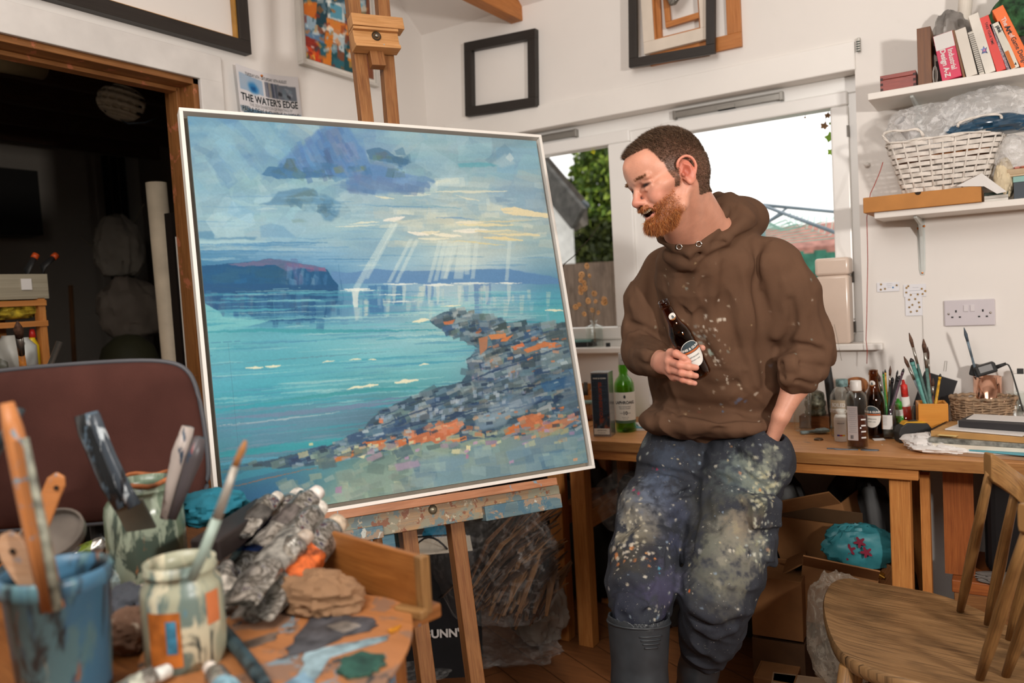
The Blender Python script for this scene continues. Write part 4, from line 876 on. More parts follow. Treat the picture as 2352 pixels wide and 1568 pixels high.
h.chain([od(1540,586,2.115),od(1583,600,2.10),od(1630,584,2.11)],(.022,.024,.022),.012)
h.chain([od(1678,452,2.2),od(1700,468,2.18),od(1722,488,2.19)],(.014,.016,.016),.01)
tr=tracer(h)
F1=[
 ([(1560,600),(1545,680),(1560,760),(1610,830)],.006,.018),([(1600,620),(1585,700),(1600,780)],.004,.016),([(1640,610),(1635,700),(1650,790),(1690,850)],.009,.022),([(1662,610),(1668,700),(1690,800)],-.008,.016),
 ([(1705,590),(1712,700),(1720,800),(1735,880)],.007,.02),([(1740,560),(1738,650),(1752,760),(1762,880)],-.012,.016),([(1765,590),(1775,680),(1790,760)],.006,.018),
 ([(1775,555),(1752,610),(1750,660)],.004,.008),([(1795,540),(1830,580),(1850,640)],.004,.02),([(1500,600),(1497,680),(1520,780)],-.009,.016),([(1480,610),(1470,700),(1480,760)],.006,.018),([(1515,600),(1520,690),(1545,780)],.005,.016),
 ([(1800,650),(1805,720),(1780,770)],.008,.018),([(1830,640),(1845,720),(1835,780)],.006,.018),([(1815,690),(1825,750),(1800,800)],-.008,.013),([(1870,700),(1885,760),(1895,800)],.006,.016),
 ([(1785,800),(1830,790),(1885,800)],-.009,.011),([(1790,822),(1840,815),(1898,828)],.009,.012),([(1790,838),(1845,835),(1885,845)],-.009,.009),([(1790,852),(1845,860),(1882,868)],.007,.009),([(1795,865),(1840,876),(1866,884)],-.006,.006),([(1880,790),(1905,800),(1900,815)],.008,.013),
 ([(1445,742),(1480,752),(1520,775)],-.010,.011),([(1447,770),(1480,775),(1520,790)],.009,.011),([(1450,790),(1475,795),(1500,800)],-.008,.009),([(1460,812),(1480,812),(1500,812)],.006,.009),([(1468,832),(1490,838),(1505,842)],-.006,.008),([(1455,700),(1470,730),(1500,750)],.006,.014),
 ([(1625,842),(1670,843),(1715,850)],.0035,.006),([(1698,850),(1706,885),(1745,915),(1768,940)],.005,.008),([(1535,868),(1510,890),(1490,912)],.006,.010),([(1492,918),(1530,930),(1545,950)],.006,.012),([(1500,938),(1560,950),(1640,962),(1740,965)],-.006,.008),
 ([(1510,952),(1560,966),(1650,975),(1745,975)],.005,.008),([(1550,900),(1600,915),(1680,905)],.005,.02),([(1610,880),(1650,890),(1690,880)],-.005,.016),([(1620,760),(1660,830)],.006,.014),
 ([(1577,583),(1600,598),(1612,590)],.003,.008),([(1583,585),(1588,622),(1612,590)],.0025,.004),([(1640,560),(1700,545),(1740,520)],-.006,.008),([(1560,580),(1510,560)],-.006,.008),([(1690,470),(1715,480),(1732,500)],.006,.010),([(1660,520),(1690,495),(1700,470)],-.005,.010)]
folds(h,tr,F1)
h.disp(lambda P:(vnoise(P,9,3,2)-.5)*.010*sstep(1.43,1.38,P[...,2])+sstep(1.42,1.34,P[...,2])*(np.abs(vnoise(P*V(1,1,.38)+P[...,2:3]*V(.25,.1,0),17,7,2)-.5)-.12)*.034)
hv,hf_=h.build(.0042);hv=relax(hv,hf_,1,.3)
def blobs(Pv,S_tr,L,base,name_noise=30):
 """paint marks: (px,py,radius_px,hex,alpha,stretch)"""
 col=np.array(base)
 nz=vnoise(Pv,130,11,3);nz2=vnoise(Pv,45,13,3)
 for(px,py,r_,c,a)in L:
  q=S_tr(px,py)
  if q is None:continue
  d=np.linalg.norm(Pv-q,axis=1)/(r_*.00095);w_=sstep(1.15,.35,d+(nz-.5)*1.7+(nz2-.5)*.9)*a;col=col*(1-w_[:,None])+hexc(c)*w_[:,None]
 return col
rs_=random.Random(11);Lh=[]
for k in range(60):
 Lh.append((1500+380*rs_.random(),600+370*rs_.random(),2.2+2.5*rs_.random(),rs_.choice(['b8ac98','a09884','c0b8a8','8c9c94','b09c78']),.7))
for k in range(46):
 a=rs_.gauss(0,1);c_=rs_.gauss(0,1);Lh.append((1648+a*14+c_*8,790+c_*42,2.5+3*rs_.random(),rs_.choice(['d8cfc0','c4b8a4','e0d8c8']),.85))
for k in range(30):Lh.append((1600+rs_.gauss(0,22),770+rs_.gauss(0,12),3+3*rs_.random(),rs_.choice(['a8a090','8c9490','c0b8a8']),.6))
Lh+=[(1632,812,9,'a8c0b4',.85),(1628,806,6,'b8ccc0',.8),(1698,884,6,'d8c8b0',.9),(1702,892,5,'d8c8b0',.9),(1655,808,5,'e0d0a8',.8),(1700,918,8,'5c78a8',.55),(1712,922,7,'5c78a8',.5),(1690,925,7,'4c6c9c',.5),(1660,945,5,'4878a8',.6),(1605,945,6,'8c4038',.4),(1640,900,6,'c8b8a4',.6),(1660,890,8,'b0a08c',.4),(1770,840,8,'6c80a0',.4),(1735,905,6,'d0c8b8',.7),(1740,902,4,'d0c8b8',.7),(1655,928,5,'8ca4b0',.6),(1630,935,5,'c8b080',.6)]
nh=vnoise(hv,7,5,3);hc_=hexc('5c4434')*(.90+.22*nh)[:,None];hc_=blobs(hv,tr,Lh,hc_)
t=NT('hoodie_fleece');a_=t.n('Attribute',attribute_name='Col');v_=t.coord();n1=t.noise(v_,900,2,.7);n2=t.noise(v_,14,4)
c_=t.mix(t.ramp(n1,[(.3,0.0),(.75,.35)]),a_.outputs[0],'7c5a44');c_=t.mix(t.ramp(n2,[(.55,0.0),(.8,.18)]),c_,'7c5a44')
t.set(Base_Color=c_,Roughness=.92,Specular_IOR_Level=.15);t.bump(n1,.35,.0008)
hood=sdf_obj('hoodie',hv,hf_,t.m,man,lin(np.clip(hc_,0,1)),label='faded brown fleece with pale paint splashes down the front')
M_eye=plain('eyelet_metal','d8d4cc',.25,metal=1,var=.02)
for(px,py)in((1560,567),(1605,560.5)):
 q=tr(px,py,1.95)
 if q is not None:
  n_=nrm(O_-q);mb=MB();M_=frame(n_);mb.tube([q+n_*.002+M_[:,0]*.0068*math.cos(a)+M_[:,1]*.0068*math.sin(a)for a in[2*PI*i/18 for i in range(19)]],.0019,8,cap=False)
  obj('eyelet',mb,M_eye,hood,smooth=True)
# sleeve turn-up of the left arm (fleece side out)
# ---------------------------------------------------------------- trousers
p=Sdf();KR,KL=J['knR'],J['knL']
p.ecap(V(-.775,2.345,.86),V(-.775,2.335,.955),.178,.118,.158,.112,EX,.02)
p.chain([V(-.855,2.31,.85),V(-.876,2.245,.745),od(1503,1180,2.315),od(1484,1275,2.24)],(.112,.108,.100,.097),.03);p.chain([od(1484,1275,2.24),od(1474,1350,2.17),od(1467,1400,2.10)],(.096,.094,.070),.03)
p.chain([V(-.695,2.315,.84),V(-.682,2.25,.735),od(1683,1190,2.235),od(1668,1290,2.16)],(.112,.115,.115,.108),.03);p.chain([od(1668,1290,2.16),od(1645,1370,2.115),od(1632,1440,2.165),od(1618,1495,2.21)],(.100,.092,.082,.062),.03)
p.cap(V(-.775,2.31,.83),V(-.775,2.31,.80),.08,.07,.03)
p.ecap(od(1752,1030,2.2),od(1758,1110,2.19),.06,.052,.055,.045,(0,1,0),.03)
p.ell(od(1793,1060,2.20),(.035,.06,.075),None,.012)
Mc=np.array([nrm(RT+FW*.5),UP,nrm(-FW+RT*.5)]).T
p.rbox(od(1742,1222,2.135),(.044,.098,.03),Mc,.012,.005);p.rbox(od(1752,1180,2.12),(.046,.036,.022),Mc,.008,.003);p.rbox(od(1740,1262,2.112),(.042,.034,.022),Mc,.008,.003)
p.ecap(od(1600,975,2.28),od(1600,975,2.28)+V(0,0,.01),.01,.01,.01,.01,EX,.01)
p.cap(J['wrL'],od(1778,1000,2.195),.036,.032,.006,'s')
h_cut=V(-.775,2.33,.99);p.ell(V(-.775,2.33,1.02),(.3,.3,.058),None,.004,'s')
trp=tracer(p)
F2=[([(1612,985),(1610,1030),(1598,1080)],.004,.006),([(1622,985),(1620,1030),(1606,1075)],-.003,.005),([(1460,1070),(1520,1080),(1590,1095)],-.010,.012),([(1465,1050),(1520,1058),(1590,1075)],.006,.014),([(1600,1090),(1650,1075),(1680,1078),(1700,1100)],.010,.014),([(1620,1105),(1660,1098),(1690,1110)],-.007,.012),
 ([(1590,1110),(1540,1130),(1470,1120)],.006,.014),([(1575,1150),(1530,1175),(1460,1170)],.008,.014),([(1578,1130),(1520,1152),(1455,1146)],-.007,.012),([(1555,1230),(1510,1225),(1440,1235)],.005,.012),([(1600,1110),(1597,1180),(1585,1260)],-.012,.016),([(1540,1200),(1480,1205),(1430,1210)],-.005,.012),
 ([(1420,1250),(1470,1252),(1525,1258)],.005,.005),([(1422,1297),(1470,1300),(1522,1302)],.005,.005),([(1527,1255),(1523,1302)],.004,.005),([(1535,1340),(1555,1345),(1550,1351)],.003,.005),([(1400,1330),(1450,1320),(1500,1340)],.007,.014),([(1400,1360),(1440,1350),(1480,1370)],-.007,.012),([(1400,1390),(1440,1400),(1480,1390)],.006,.010),([(1505,1345),(1490,1380),(1478,1420)],-.005,.006),
 ([(1594,1308),(1630,1335),(1680,1348),(1720,1340)],.006,.006),([(1590,1350),(1620,1375),(1660,1388),(1690,1380)],.006,.006),([(1590,1395),(1640,1420),(1700,1405)],.009,.012),([(1590,1420),(1640,1440),(1690,1430)],-.009,.011),([(1600,1440),(1640,1462),(1690,1445)],.008,.010),([(1700,1180),(1660,1230),(1620,1270)],.006,.018),([(1720,1140),(1680,1150),(1640,1140)],.006,.016),([(1610,1160),(1640,1200),(1660,1260)],-.005,.016),
 ([(1755,1135),(1735,1200),(1712,1290)],.004,.005),([(1716,1250),(1760,1285),(1770,1290)],.004,.005),([(1742,1140),(1790,1165)],.004,.006),([(1745,985),(1775,1005),(1792,1025)],.005,.006),([(1680,1010),(1730,1040),(1760,1080)],.005,.014),([(1500,1000),(1560,1010),(1600,1030)],.004,.014)]
folds(p,trp,F2);p.disp(lambda P:(vnoise(P,11,9,2)-.5)*.010+(np.abs(vnoise(P*V(.8,.8,1)+P[...,0:1]*V(0,0,.5),15,27,2)-.5)-.12)*.038)
pv,pf_=p.build(.0040);pv=relax(pv,pf_,1,.3)
npv=vnoise(pv,8,21,3);n2v=vnoise(pv,40,23,4);n3v=vnoise(pv,120,25,3)
pc=hexc('303238')*(.80+.28*npv+.2*n2v)[:,None]
def region(px,py,r_,c,a,q=None):
 global pc
 q=trp(px,py)
 if q is None:return
 d=np.linalg.norm(pv-q,axis=1)/(r_*.00125);w_=sstep(1.35,.25,d+(n2v-.5)*2.4+(n3v-.5)*1.2)*a;pc=pc*(1-w_[:,None])+hexc(c)*w_[:,None]
for a in[(1450,1160,60,'8c8c88',.7),(1470,1210,55,'8c8474',.65),(1440,1230,40,'a09880',.6),(1520,1150,50,'5f6678',.5),(1450,1280,50,'4a4438',.7),(1500,1280,30,'26262e',.7),(1500,1120,40,'60708c',.4),(1530,1060,50,'4c5a70',.45),(1480,1010,18,'a0a8a0',.6),
 (1650,1130,70,'4a4c48',.75),(1690,1100,50,'5c6c70',.6),(1740,1090,50,'8c9484',.65),(1770,1060,36,'a0a490',.5),(1640,1210,70,'4c4a40',.8),(1690,1230,60,'86847a',.75),(1680,1280,60,'8f8a78',.75),(1650,1310,50,'74746a',.7),(1720,1190,40,'8c7a64',.5),(1640,1345,60,'55564e',.7),(1670,1360,40,'84806c',.6),(1620,1250,30,'6a6c60',.6),(1600,1170,40,'3a3a38',.6),
 (1750,1260,30,'7a8078',.5),(1745,1160,24,'3a4438',.4),(1650,1430,60,'26262e',.5),(1440,1390,60,'262838',.6),(1520,1380,40,'45405a',.8),(1535,1330,34,'48465e',.7),(1545,1250,30,'484c66',.7),(1560,1180,30,'444a62',.6)]:region(*a)
Lp=[];rs_=random.Random(5)
for k in range(170):
 x=1400+390*rs_.random();y=990+440*rs_.random();Lp.append((x,y,2.0+3.6*rs_.random()**2,rs_.choice(['d0c8b4','b8b4a4','e0d8c4','9ca8b0','c8b890','a8b0a8','8ca0b4']),.85))
for k in range(60):Lp.append((1440+rs_.gauss(0,26),1200+rs_.gauss(0,60),3+5*rs_.random(),rs_.choice(['d8ccb0','c8c0a8','b0a890','e4dcc8']),.8))
for k in range(60):Lp.append((1745+rs_.gauss(0,24),1110+rs_.gauss(0,45),3+6*rs_.random(),rs_.choice(['c8c8ac','d8d4b8','a8ac98','c0b890']),.7))
for k in range(40):Lp.append((1752+rs_.gauss(0,18),1240+rs_.gauss(0,35),3+5*rs_.random(),rs_.choice(['c8ccb4','b0b8b0','d8d8c8','9c9c80']),.75))
for k in range(30):Lp.append((1445+30*rs_.gauss(0,1),1275+rs_.gauss(0,12),3+5*rs_.random(),rs_.choice(['d8ccb8','c8a890','d07c40','d8d0c0','e08c50']),.8))
Lp+=[(1466,1133,7,'b83858',.85),(1455,1125,5,'c04068',.8),(1510,1077,5,'b03050',.8),(1500,1075,4,'b03050',.7),(1525,1077,4,'c84868',.7),(1505,1283,5,'e08a4c',.9),(1493,1289,4,'d87838',.9),(1484,1270,4,'e0a060',.9),(1583,1357,5,'e87838',.95),(1514,1305,5,'58a8c0',.9),(1516,1315,4,'58a8c0',.9),(1447,1250,6,'c8bca8',.8),(1745,1125,5,'d89858',.8),(1700,1085,5,'c88c68',.7),(1680,1025,4,'d09050',.7),(1470,1052,9,'b8b4a4',.8),(1710,995,7,'c0c4bc',.7),(1755,1250,9,'d8d0b8',.7),(1765,1262,6,'c89878',.6),(1607,1265,9,'b8b8b0',.7),(1398,1352,6,'d0c8c0',.8),(1398,1415,5,'e0dcd8',.8),(1650,1340,12,'a09c88',.6),(1700,1260,14,'b0ac88',.5),(1660,1290,18,'aca690',.45),(1690,1210,16,'a89c7c',.45)]
pc=blobs(pv,trp,Lp,pc)
t=NT('work_trousers');a_=t.n('Attribute',attribute_name='Col');v_=t.coord();n1=t.noise(v_,700,2,.7);n2=t.noise(v_,170,4,.7)
c_=t.mix(t.ramp(n2,[(.66,0.0),(.70,.75)]),a_.outputs[0],'b8b2a4');c_=t.mix(t.ramp(n1,[(.35,0.0),(.8,.3)]),c_,'50545e')
t.set(Base_Color=c_,Roughness=.85,Specular_IOR_Level=.2);t.bump(n1,.3,.0006)
tro=sdf_obj('trousers',pv,pf_,t.m,man,lin(np.clip(pc,0,1)),label='navy work trousers caked in dried paint')
# ---------------------------------------------------------------- wellington boots
M_boot=plain('boot_rubber','34383c',.38,var=.1,scale=30,spec=.5,bump=.1,bscale=40)
def boot(top,an,toe,r0,nm,mark):
 s=Sdf();ax=nrm(top-an)
 s.ecap(top,an*.45+top*.55,r0,r0*.97,r0*.86,r0*.86,RT,.01);s.ecap(an*.45+top*.55,an,r0*.86,r0*.86,.050,.055,RT,.02)
 m1=an+(toe-an)*.5+V(0,0,.0);s.cap(an+V(0,.02,-.045),toe,.047,.043,.03);s.cap(an,m1,.05,.045,.03)
 s.cap(top-ax*.004,top-ax*.004+RT*.001,.001,.001,.0)
 cut=top+ax*.5;s.cap(top+ax*.012+ax*.0,top+ax*.06,r0*.93,r0*1.2,.004,'s')
 s.ell(top+ax*.0,(r0*1.0,r0*1.0,.006),np.array([nrm(RT-ax*(RT@ax)),nrm(np.cross(ax,RT)),ax]).T,.003)if False else None
 s.ell(V(an[0],an[1],-.45),(1.5,1.5,.45),None,.0,'s')
 v_,f_=s.build(.0035);v_=relax(v_,f_,1,.4);o=sdf_obj(nm,v_,f_,M_boot,man)
 mb=MB();sd_=nrm(RT-ax*(RT@ax));fr_=nrm(np.cross(sd_,ax));fr_=fr_ if fr_@(-FW)>0 else-fr_
 rim=lambda q,rr:[top+ax*q+sd_*rr*math.cos(a)+fr_*rr*math.sin(a)*.97 for a in[2*PI*i/40 for i in range(41)]]
 mb.tube(rim(-.002,r0*1.0),.0032,8,cap=False);obj('top_rim',mb,M_boot,o,smooth=True)
 mb=MB()
 for k in range(4):
  z=-.022-.009*k;wv=.62-.09*k;c0=mark
  mb.tube([top+ax*z+sd_*math.cos(a)*(r0*.985)+fr_*math.sin(a)*(r0*.96)for a in[c0-wv/2*1.3+wv*1.3*i/8 for i in range(9)]],.0022,6)
 obj('grip_ribs',mb,M_boot,o,smooth=True)
 mb=MB();q=(an+toe)/2;d_=nrm((toe-an)*V(1,1,0));mb.box(V(q[0],q[1],.012)-d_*.0,(.098,np.linalg.norm((toe-an)[:2])+.13,.024),np.array([np.cross(d_,(0,0,1)),d_,(0,0,1)]).T)
 obj('sole',mb,plain('boot_sole','202224',.6),o,bevel=.01)
 return o
boot(od(1467,1424,2.06),V(-.828,1.80,.095),V(-.845,1.655,.052),.0805,'boot',PI*.42)
boot(od(1618,1478,2.215),V(-.815,2.135,.095),V(-.865,2.0,.052),.062,'boot',PI*.30)
# ---------------------------------------------------------------- the beer bottle in his hand
M_amber=glassm('amber_glass',(.26,.07,.01),.04,1.5);M_beer=plain('dark_beer','0e0604',.1,var=0)
def amber_bottle(nm,label,base,axis,S_=1.0,lab=True,group=None,neckside=None):
 t_=thing(nm,label,'bottle',base,group);M_=frame(axis)
 out=nrm((neckside if neckside is not None else(O_-base))-axis*((neckside if neckside is not None else(O_-base))@axis));M_=np.array([np.cross(axis,out),axis,out]).T
 LM=np.array([M_[:,0],M_[:,2],-M_[:,1]*-1]).T;LM=np.array([M_[:,0],-M_[:,2],M_[:,1]]).T
 pr=[(.0,.004),(.020,.001),(.0275,.002),(.0303,.008),(.0305,.02),(.0305,.115),(.0295,.128),(.026,.142),(.020,.155),(.0158,.168),(.0142,.185),(.0134,.205),(.0132,.210),(.0150,.2105),(.0152,.218),(.0138,.2195),(.0142,.224),(.0138,.2265),(.0105,.2265),(.0100,.215),(.0105,.19),(.0125,.17),(.017,.152),(.024,.138),(.0275,.125),(.028,.02),(.026,.008),(0,.007)]
 mb=MB();mb.lathe([(a*S_,c*S_)for a,c in pr],base,n=40,M=LM);obj('glass_body',mb,M_amber,t_,smooth=True)
 mb=MB();mb.lathe([(a*S_,c*S_)for a,c in[(0,.0085),(.0258,.009),(.0272,.02),(.0272,.125),(.0236,.137),(.019,.146),(0,.146)]],base,n=32,M=LM);obj('beer',mb,M_beer,t_,smooth=True)
 if lab:
  R_=.0308*S_;M_w=plain('label_white','e8e4dc',.5,var=.02);M_s=plain('label_slate','3b4a50',.5,var=.04);M_o=plain('label_orange','c8662e',.45,var=.1)
  def patch(fy,a0,a1,rr,mat,par,nm_='label_panel',lb=None):
   mb=MB();mb.grid(lambda u,v:base+(M_[:,0]*math.sin(a0+(a1-a0)*u)+M_[:,2]*math.cos(a0+(a1-a0)*u))*rr+axis*(fy(a0+(a1-a0)*u)[0]*(1-v)+fy(a0+(a1-a0)*u)[1]*v)*S_,28,4);return obj(nm_,mb,mat,par,smooth=True,label=lb)
  el=lambda hh,cz,wa:(lambda a:(cz-hh*math.sqrt(max(0,1-(a/wa)**2)),cz+hh*math.sqrt(max(0,1-(a/wa)**2))))
  E_=el(.036,.075,.98);L_=patch(E_,-.98,.98,R_,M_w,t_,'label','oval slate and white paper label')
  E2=lambda a:(max(.078,E_(a*1.03)[0]+.0015),max(.078,E_(a*1.03)[1]-.0015));patch(E2,-.93,.93,R_+.0002,M_s,L_)
  E3=lambda a:(max(.0795,E_(a*1.03)[0]),min(.0845,max(.0795,E_(a*1.03)[1]-.001)));patch(E3,-.93,.93,R_+.0004,M_o,L_)
  TM=M_
  text(L_,'INNIS & GUNN',.0088*S_,TM,base+axis*.0905*S_+M_[:,2]*(R_+.0006),M_w,.0001,bend=R_,bold=.0003)
  text(L_,'LAPHROAIG',.0058*S_,TM,base+axis*.067*S_+M_[:,2]*(R_+.0004),M_s,.0001,bend=R_)
  text(L_,'WHISKY CASK',.0042*S_,TM,base+axis*.058*S_+M_[:,2]*(R_+.0004),M_s,.0001,bend=R_)
  mb=MB();mb.grid(lambda u,v:base+axis*(.183*S_)+axis*math.sin(2*PI*u)*.0098*v*S_+M_[:,0]*math.sin(math.cos(2*PI*u)*.0098*v/.0143)*.0146*S_+M_[:,2]*math.cos(math.cos(2*PI*u)*.0098*v/.0143)*.0149*S_,28,3)
  nl=obj('neck_label',mb,M_w,t_,smooth=True,label='round white neck label with an ampersand');text(nl,'&',.012*S_,TM,base+axis*.182*S_+M_[:,2]*(.0153*S_),M_s,.0001,bend=.0148*S_,bold=.0003)
 return t_
ax_b=nrm(btB-btA)
amber_bottle('beer_bottle','open brown beer bottle with a slate oval label, held tilted in the hand',btA,ax_b,np.linalg.norm(btB-btA)/.2265,neckside=nrm(O_-btA)+RT*.25)
# ================================================================ easel
M_ez=wood('easel_oak','9c6c40','7c4c28','3c2210',.55,paint=[('8ca0a0',.74,16),('4f6c84',.75,34)])
M_ezp=wood('easel_painted','b08a60','8c7c68','5a4634',.5,paint=[('8c8874',.48,12),('6c7c7c',.54,20),('c8843c',.64,12),('84543c',.56,30),('b8ac94',.62,44)],wear=.6)
M_lip=wood('easel_lip','c08a68','a86c48','6c4830',.5,paint=[('7c94a0',.66,30)])
M_blu=wood('batten_blue','6c8488','56707a','3a4c54',.55,paint=[('94806c',.50,22),('b8bcb4',.62,44),('4c6c7c',.56,30)])
ez=thing('easel','paint-crusted wooden studio easel holding up the big seascape','easel',V(-1.62,1.70,0))
def pl(px,py,n):
 d=ray(px,py);o=pC+pN*n;return d*(((o-O_)@pN)/(d@pN))+O_
def uvn(u,v,n):return p0+pU*u+pD*v+pN*n
def uv_of(P):return(P-p0)@pU,(P-p0)@pD
def slab(a,b,h0,h1,n0,n1,mat,nm,par=ez,bevel=.002,label=None):
 """plank from photo pixel a to b (its top edge), h0..h1 down from that edge, n0..n1 deep"""
 A=pl(*a,n1);B=pl(*b,n1);x=nrm(B-A);y=nrm(pD-x*(pD@x));mb=MB();c=(A+B)/2+y*(h0+h1)/2-pN*(n1-n0)/2
 mb.box(c,(np.linalg.norm(B-A),h1-h0,n1-n0),np.array([x,y,pN]).T,0);return obj(nm,mb,mat,par,bevel=bevel,label=label)
for(a,b_)in(((802,-260),(848,420)),((862,-260),(908,420))):
 A,B=pl(a[0]-8 if a[0]<850 else a[0]-4,a[1],-.075),pl(b_[0]+8,b_[1],-.075);d_=nrm(B-A);A2=A;B2=A+d_*(np.linalg.norm(B-A))
 P1,P2=pl(824.5 if a[0]<850 else 888,136,-.062),pl(840 if a[0]<850 else 899,272,-.062);d_=nrm(P2-P1);mb=MB();mb.bar(P1-d_*.34,P1+d_*.95,.033,.036,np.cross(d_,pN));obj('mast',mb,M_ez,ez,bevel=.002)
M_ezc=wood('clamp_wood','cc9864','b07c48','6c4424',.5,paint=[('7ca0ac',.70,26),('3c6478',.74,40)])
sl=slab((806,28),(925,40),0,.036,-.045,-.004,M_ezc,'top_clamp');
mb=MB();A=pl(800,62,.0);B=pl(924,72,.0);x=nrm(B-A);y=nrm(pD-x*(pD@x));Mk=np.array([x,y,pN]).T
for(h0,h1,n0,n1)in((-.004,.004,-.04,.004),(.004,.047,-.04,-.006),(.043,.054,-.04,.001)):mb.box((A+B)/2+y*(h0+h1)/2+pN*(n0+n1)/2,(.134,h1-h0,n1-n0),Mk)
obj('clamp_block',mb,M_ezc,sl,bevel=.0015)
mb=MB();q=(A+B)/2+y*.018;mb.lathe([(.004,-.012),(.0135,-.009),(.0135,-.003),(.0095,-.002),(.009,-.007),(0,-.008)],q,pN,20);obj('bolt_recess',mb,plain('dark_bolt','3a2c1c',.5,metal=.3),sl,smooth=True)
mb=MB();mb.lathe([(0,-.004),(.006,-.003),(.007,0),(.004,.004),(0,.005)],q-pN*.003,pN,16);obj('bolt',mb,plain('dull_steel','8a8478',.35,metal=.9),sl,smooth=True)
mb=MB();mb.box((A+B)/2+y*.072-pN*.035,(.042,.05,.028),Mk);obj('wedge',mb,M_ez,sl,bevel=.002)
# ledge under the picture
slab((700,1185),(1279,1096),.0,.020,-.03,.030,M_lip,'ledge');slab((700,1210),(1284,1117),-.006,.050,-.05,.004,M_ezp,'cross_plank')
slab((1113,1163),(1288,1133),.0,.038,-.05,.022,M_blu,'batten',label='blue-grey paint-smeared batten');slab((770,1222),(880,1206),.0,.030,-.05,.016,M_blu,'batten',label='blue-grey paint-smeared batten')
P_=pl(994,1170,.004);mb=MB();mb.lathe([(.0125,-.002),(.0125,.0),(.0105,.004),(.006,.0065),(0,.0075)],P_,pN,24);obj('coach_bolt',mb,plain('worn_steel','9a927c',.4,metal=.8,var=.2),ez,smooth=True)
mb=MB();mb.tube([uvn(pWd*.36,pHt+.06,-.02),uvn(pWd*.36,pHt+.115,-.02)],.012,12);obj('prop_peg',mb,M_ez,ez,smooth=True)
for(x1,x1b,hh)in((935,980,.036),(1046,1092,.036)):
 P1,P2=pl(x1,1215,-.055),pl(x1b,1568,-.055);d_=nrm(P2-P1);t_=P2[2]/-d_[2];mb=MB();mb.bar(P1-d_*.28,P2+d_*t_,.036,.040,np.cross(d_,pN));obj('leg',mb,M_ez,ez,bevel=.002)
mb=MB();mb.bar(uvn(pWd*.5,.05,-.10),V(-2.18,1.95,.0),.03,.03,(0,0,1));obj('rear_leg',mb,M_ez,ez,bevel=.002)
sp=obj('spare_canvas',MB().box(pl(880,1248,-.10),(.11,.05,.018),pM),vcol('x_dummy',.6)if False else wood('blue_canvas_edge','7ca8b8','5c90a8','3c6878',.6,paint=[('a8c8cc',.6,30)]),None,bevel=.001)
tag(sp,'small pale blue board tucked behind the easel ledge, left of the legs','board')
# ================================================================ benches
BZ=.775
M_bt=wood('bench_top','d09a66','b87c48','7c4c28',.42,scale=.8,paint=[('e0d8c8',.69,26),('6c7c84',.72,30),('8c6c54',.66,7)])
M_pine=wood('bench_pine','c98a4a','ad6c34','6c3c18',.5)
M_edge=wood('bench_edge','a87844','8c5c30','5c3818',.5,paint=[('c8a860',.66,5)])
def bench(nm,label,x0,x1,legs,apron):
 t_=thing(nm,label,'workbench',V((x0+x1)/2,2.78,0))
 mb=MB();mb.bb((x0,2.50,BZ-.034),(x1,3.025,BZ));obj('worktop',mb,M_bt,t_,bevel=.003)
 mb=MB();mb.bb((x0+.001,2.497,BZ-.0345),(x1-.001,2.501,BZ-.001));obj('edge_strip',mb,M_edge,t_,bevel=.001)
 mb=MB();mb.bb((apron[0],2.515,BZ-.070),(apron[1],2.545,BZ-.034));obj('apron',mb,M_pine,t_,bevel=.002)
 mb=MB();mb.bb((x0+.03,2.95,BZ-.10),(x1-.03,2.975,BZ-.034));obj('rear_rail',mb,M_pine,t_)
 for(lx,ly,w_)in legs:mb=MB();mb.bb((lx,ly,0),(lx+w_,ly+.055,BZ-.034 if ly>2.55 else BZ-.07));obj('leg',mb,M_pine,t_,bevel=.003)
 return t_
b1=bench('workbench','long pine workbench the painter leans on, cluttered with bottles and brushes',-1.41,.75,[(-1.385,2.52,.058),(-.325,2.545,.056),(-1.385,2.92,.055),(-.33,2.92,.055),(.62,2.53,.055)],(-1.40,-.243))
mb=MB();mb.bb((-1.385,2.575,.43),(-1.335,2.92,.50));obj('side_rail',mb,M_pine,b1,bevel=.002)
b2=bench('workbench','pine workbench mostly hidden behind the painting, its leg beside the pale crumpled paper',-2.31,-1.425,[(-1.487,2.53,.055),(-2.0,2.53,.055),(-1.487,2.92,.055),(-2.28,2.92,.055)],(-2.3,-1.43))
mb=MB();mb.bb((-1.48,2.585,.43),(-1.44,2.92,.50));obj('side_rail',mb,M_pine,b2,bevel=.002)
mb=MB();mb.bb((-2.0,2.56,.56),(-1.95,2.9,.62));obj('side_rail',mb,M_pine,b2,bevel=.002)
# ================================================================ the wooden spindle chair at the right
M_ch=wood('chair_beech','a07848','805a34','3c2c1c',.42,scale=1.0,wear=.9,paint=[('c8b49c',.74,60)])
M_seat=wood('chair_seat','a07c54','80603e','30241a',.36,scale=.8,wear=1.3,paint=[('d8c8b4',.75,55)])
SZ=.44
ch=thing('spindle_chair','worn wooden chair with a curved spindle back and a scuffed plywood seat, by the bench','chair',V(-.12,2.10,0))
def sp_(px,py):return oz(px,py,SZ)
out=[(1890,1395),(1894,1362),(1908,1338),(1935,1327),(1975,1330),(2060,1345),(2150,1362),(2230,1390),(2300,1425),(2365,1470),(2420,1530),(2425,1585),(2380,1612),(2300,1608),(2200,1590),(2100,1565),(2000,1535),(1935,1500),(1905,1455)]
P_=np.array([sp_(*q)for q in out]);n_=len(P_);cen=P_.mean(0)
S_=[]
for i in range(n_):
 a,b_,c_,d_=P_[i-1],P_[i],P_[(i+1)%n_],P_[(i+2)%n_]
 for t_ in(0,.34,.67):S_.append((a*(-t_**3+2*t_*t_-t_)+b_*(3*t_**3-5*t_*t_+2)+c_*(-3*t_**3+4*t_*t_+t_)+d_*(t_**3-t_*t_))/2)
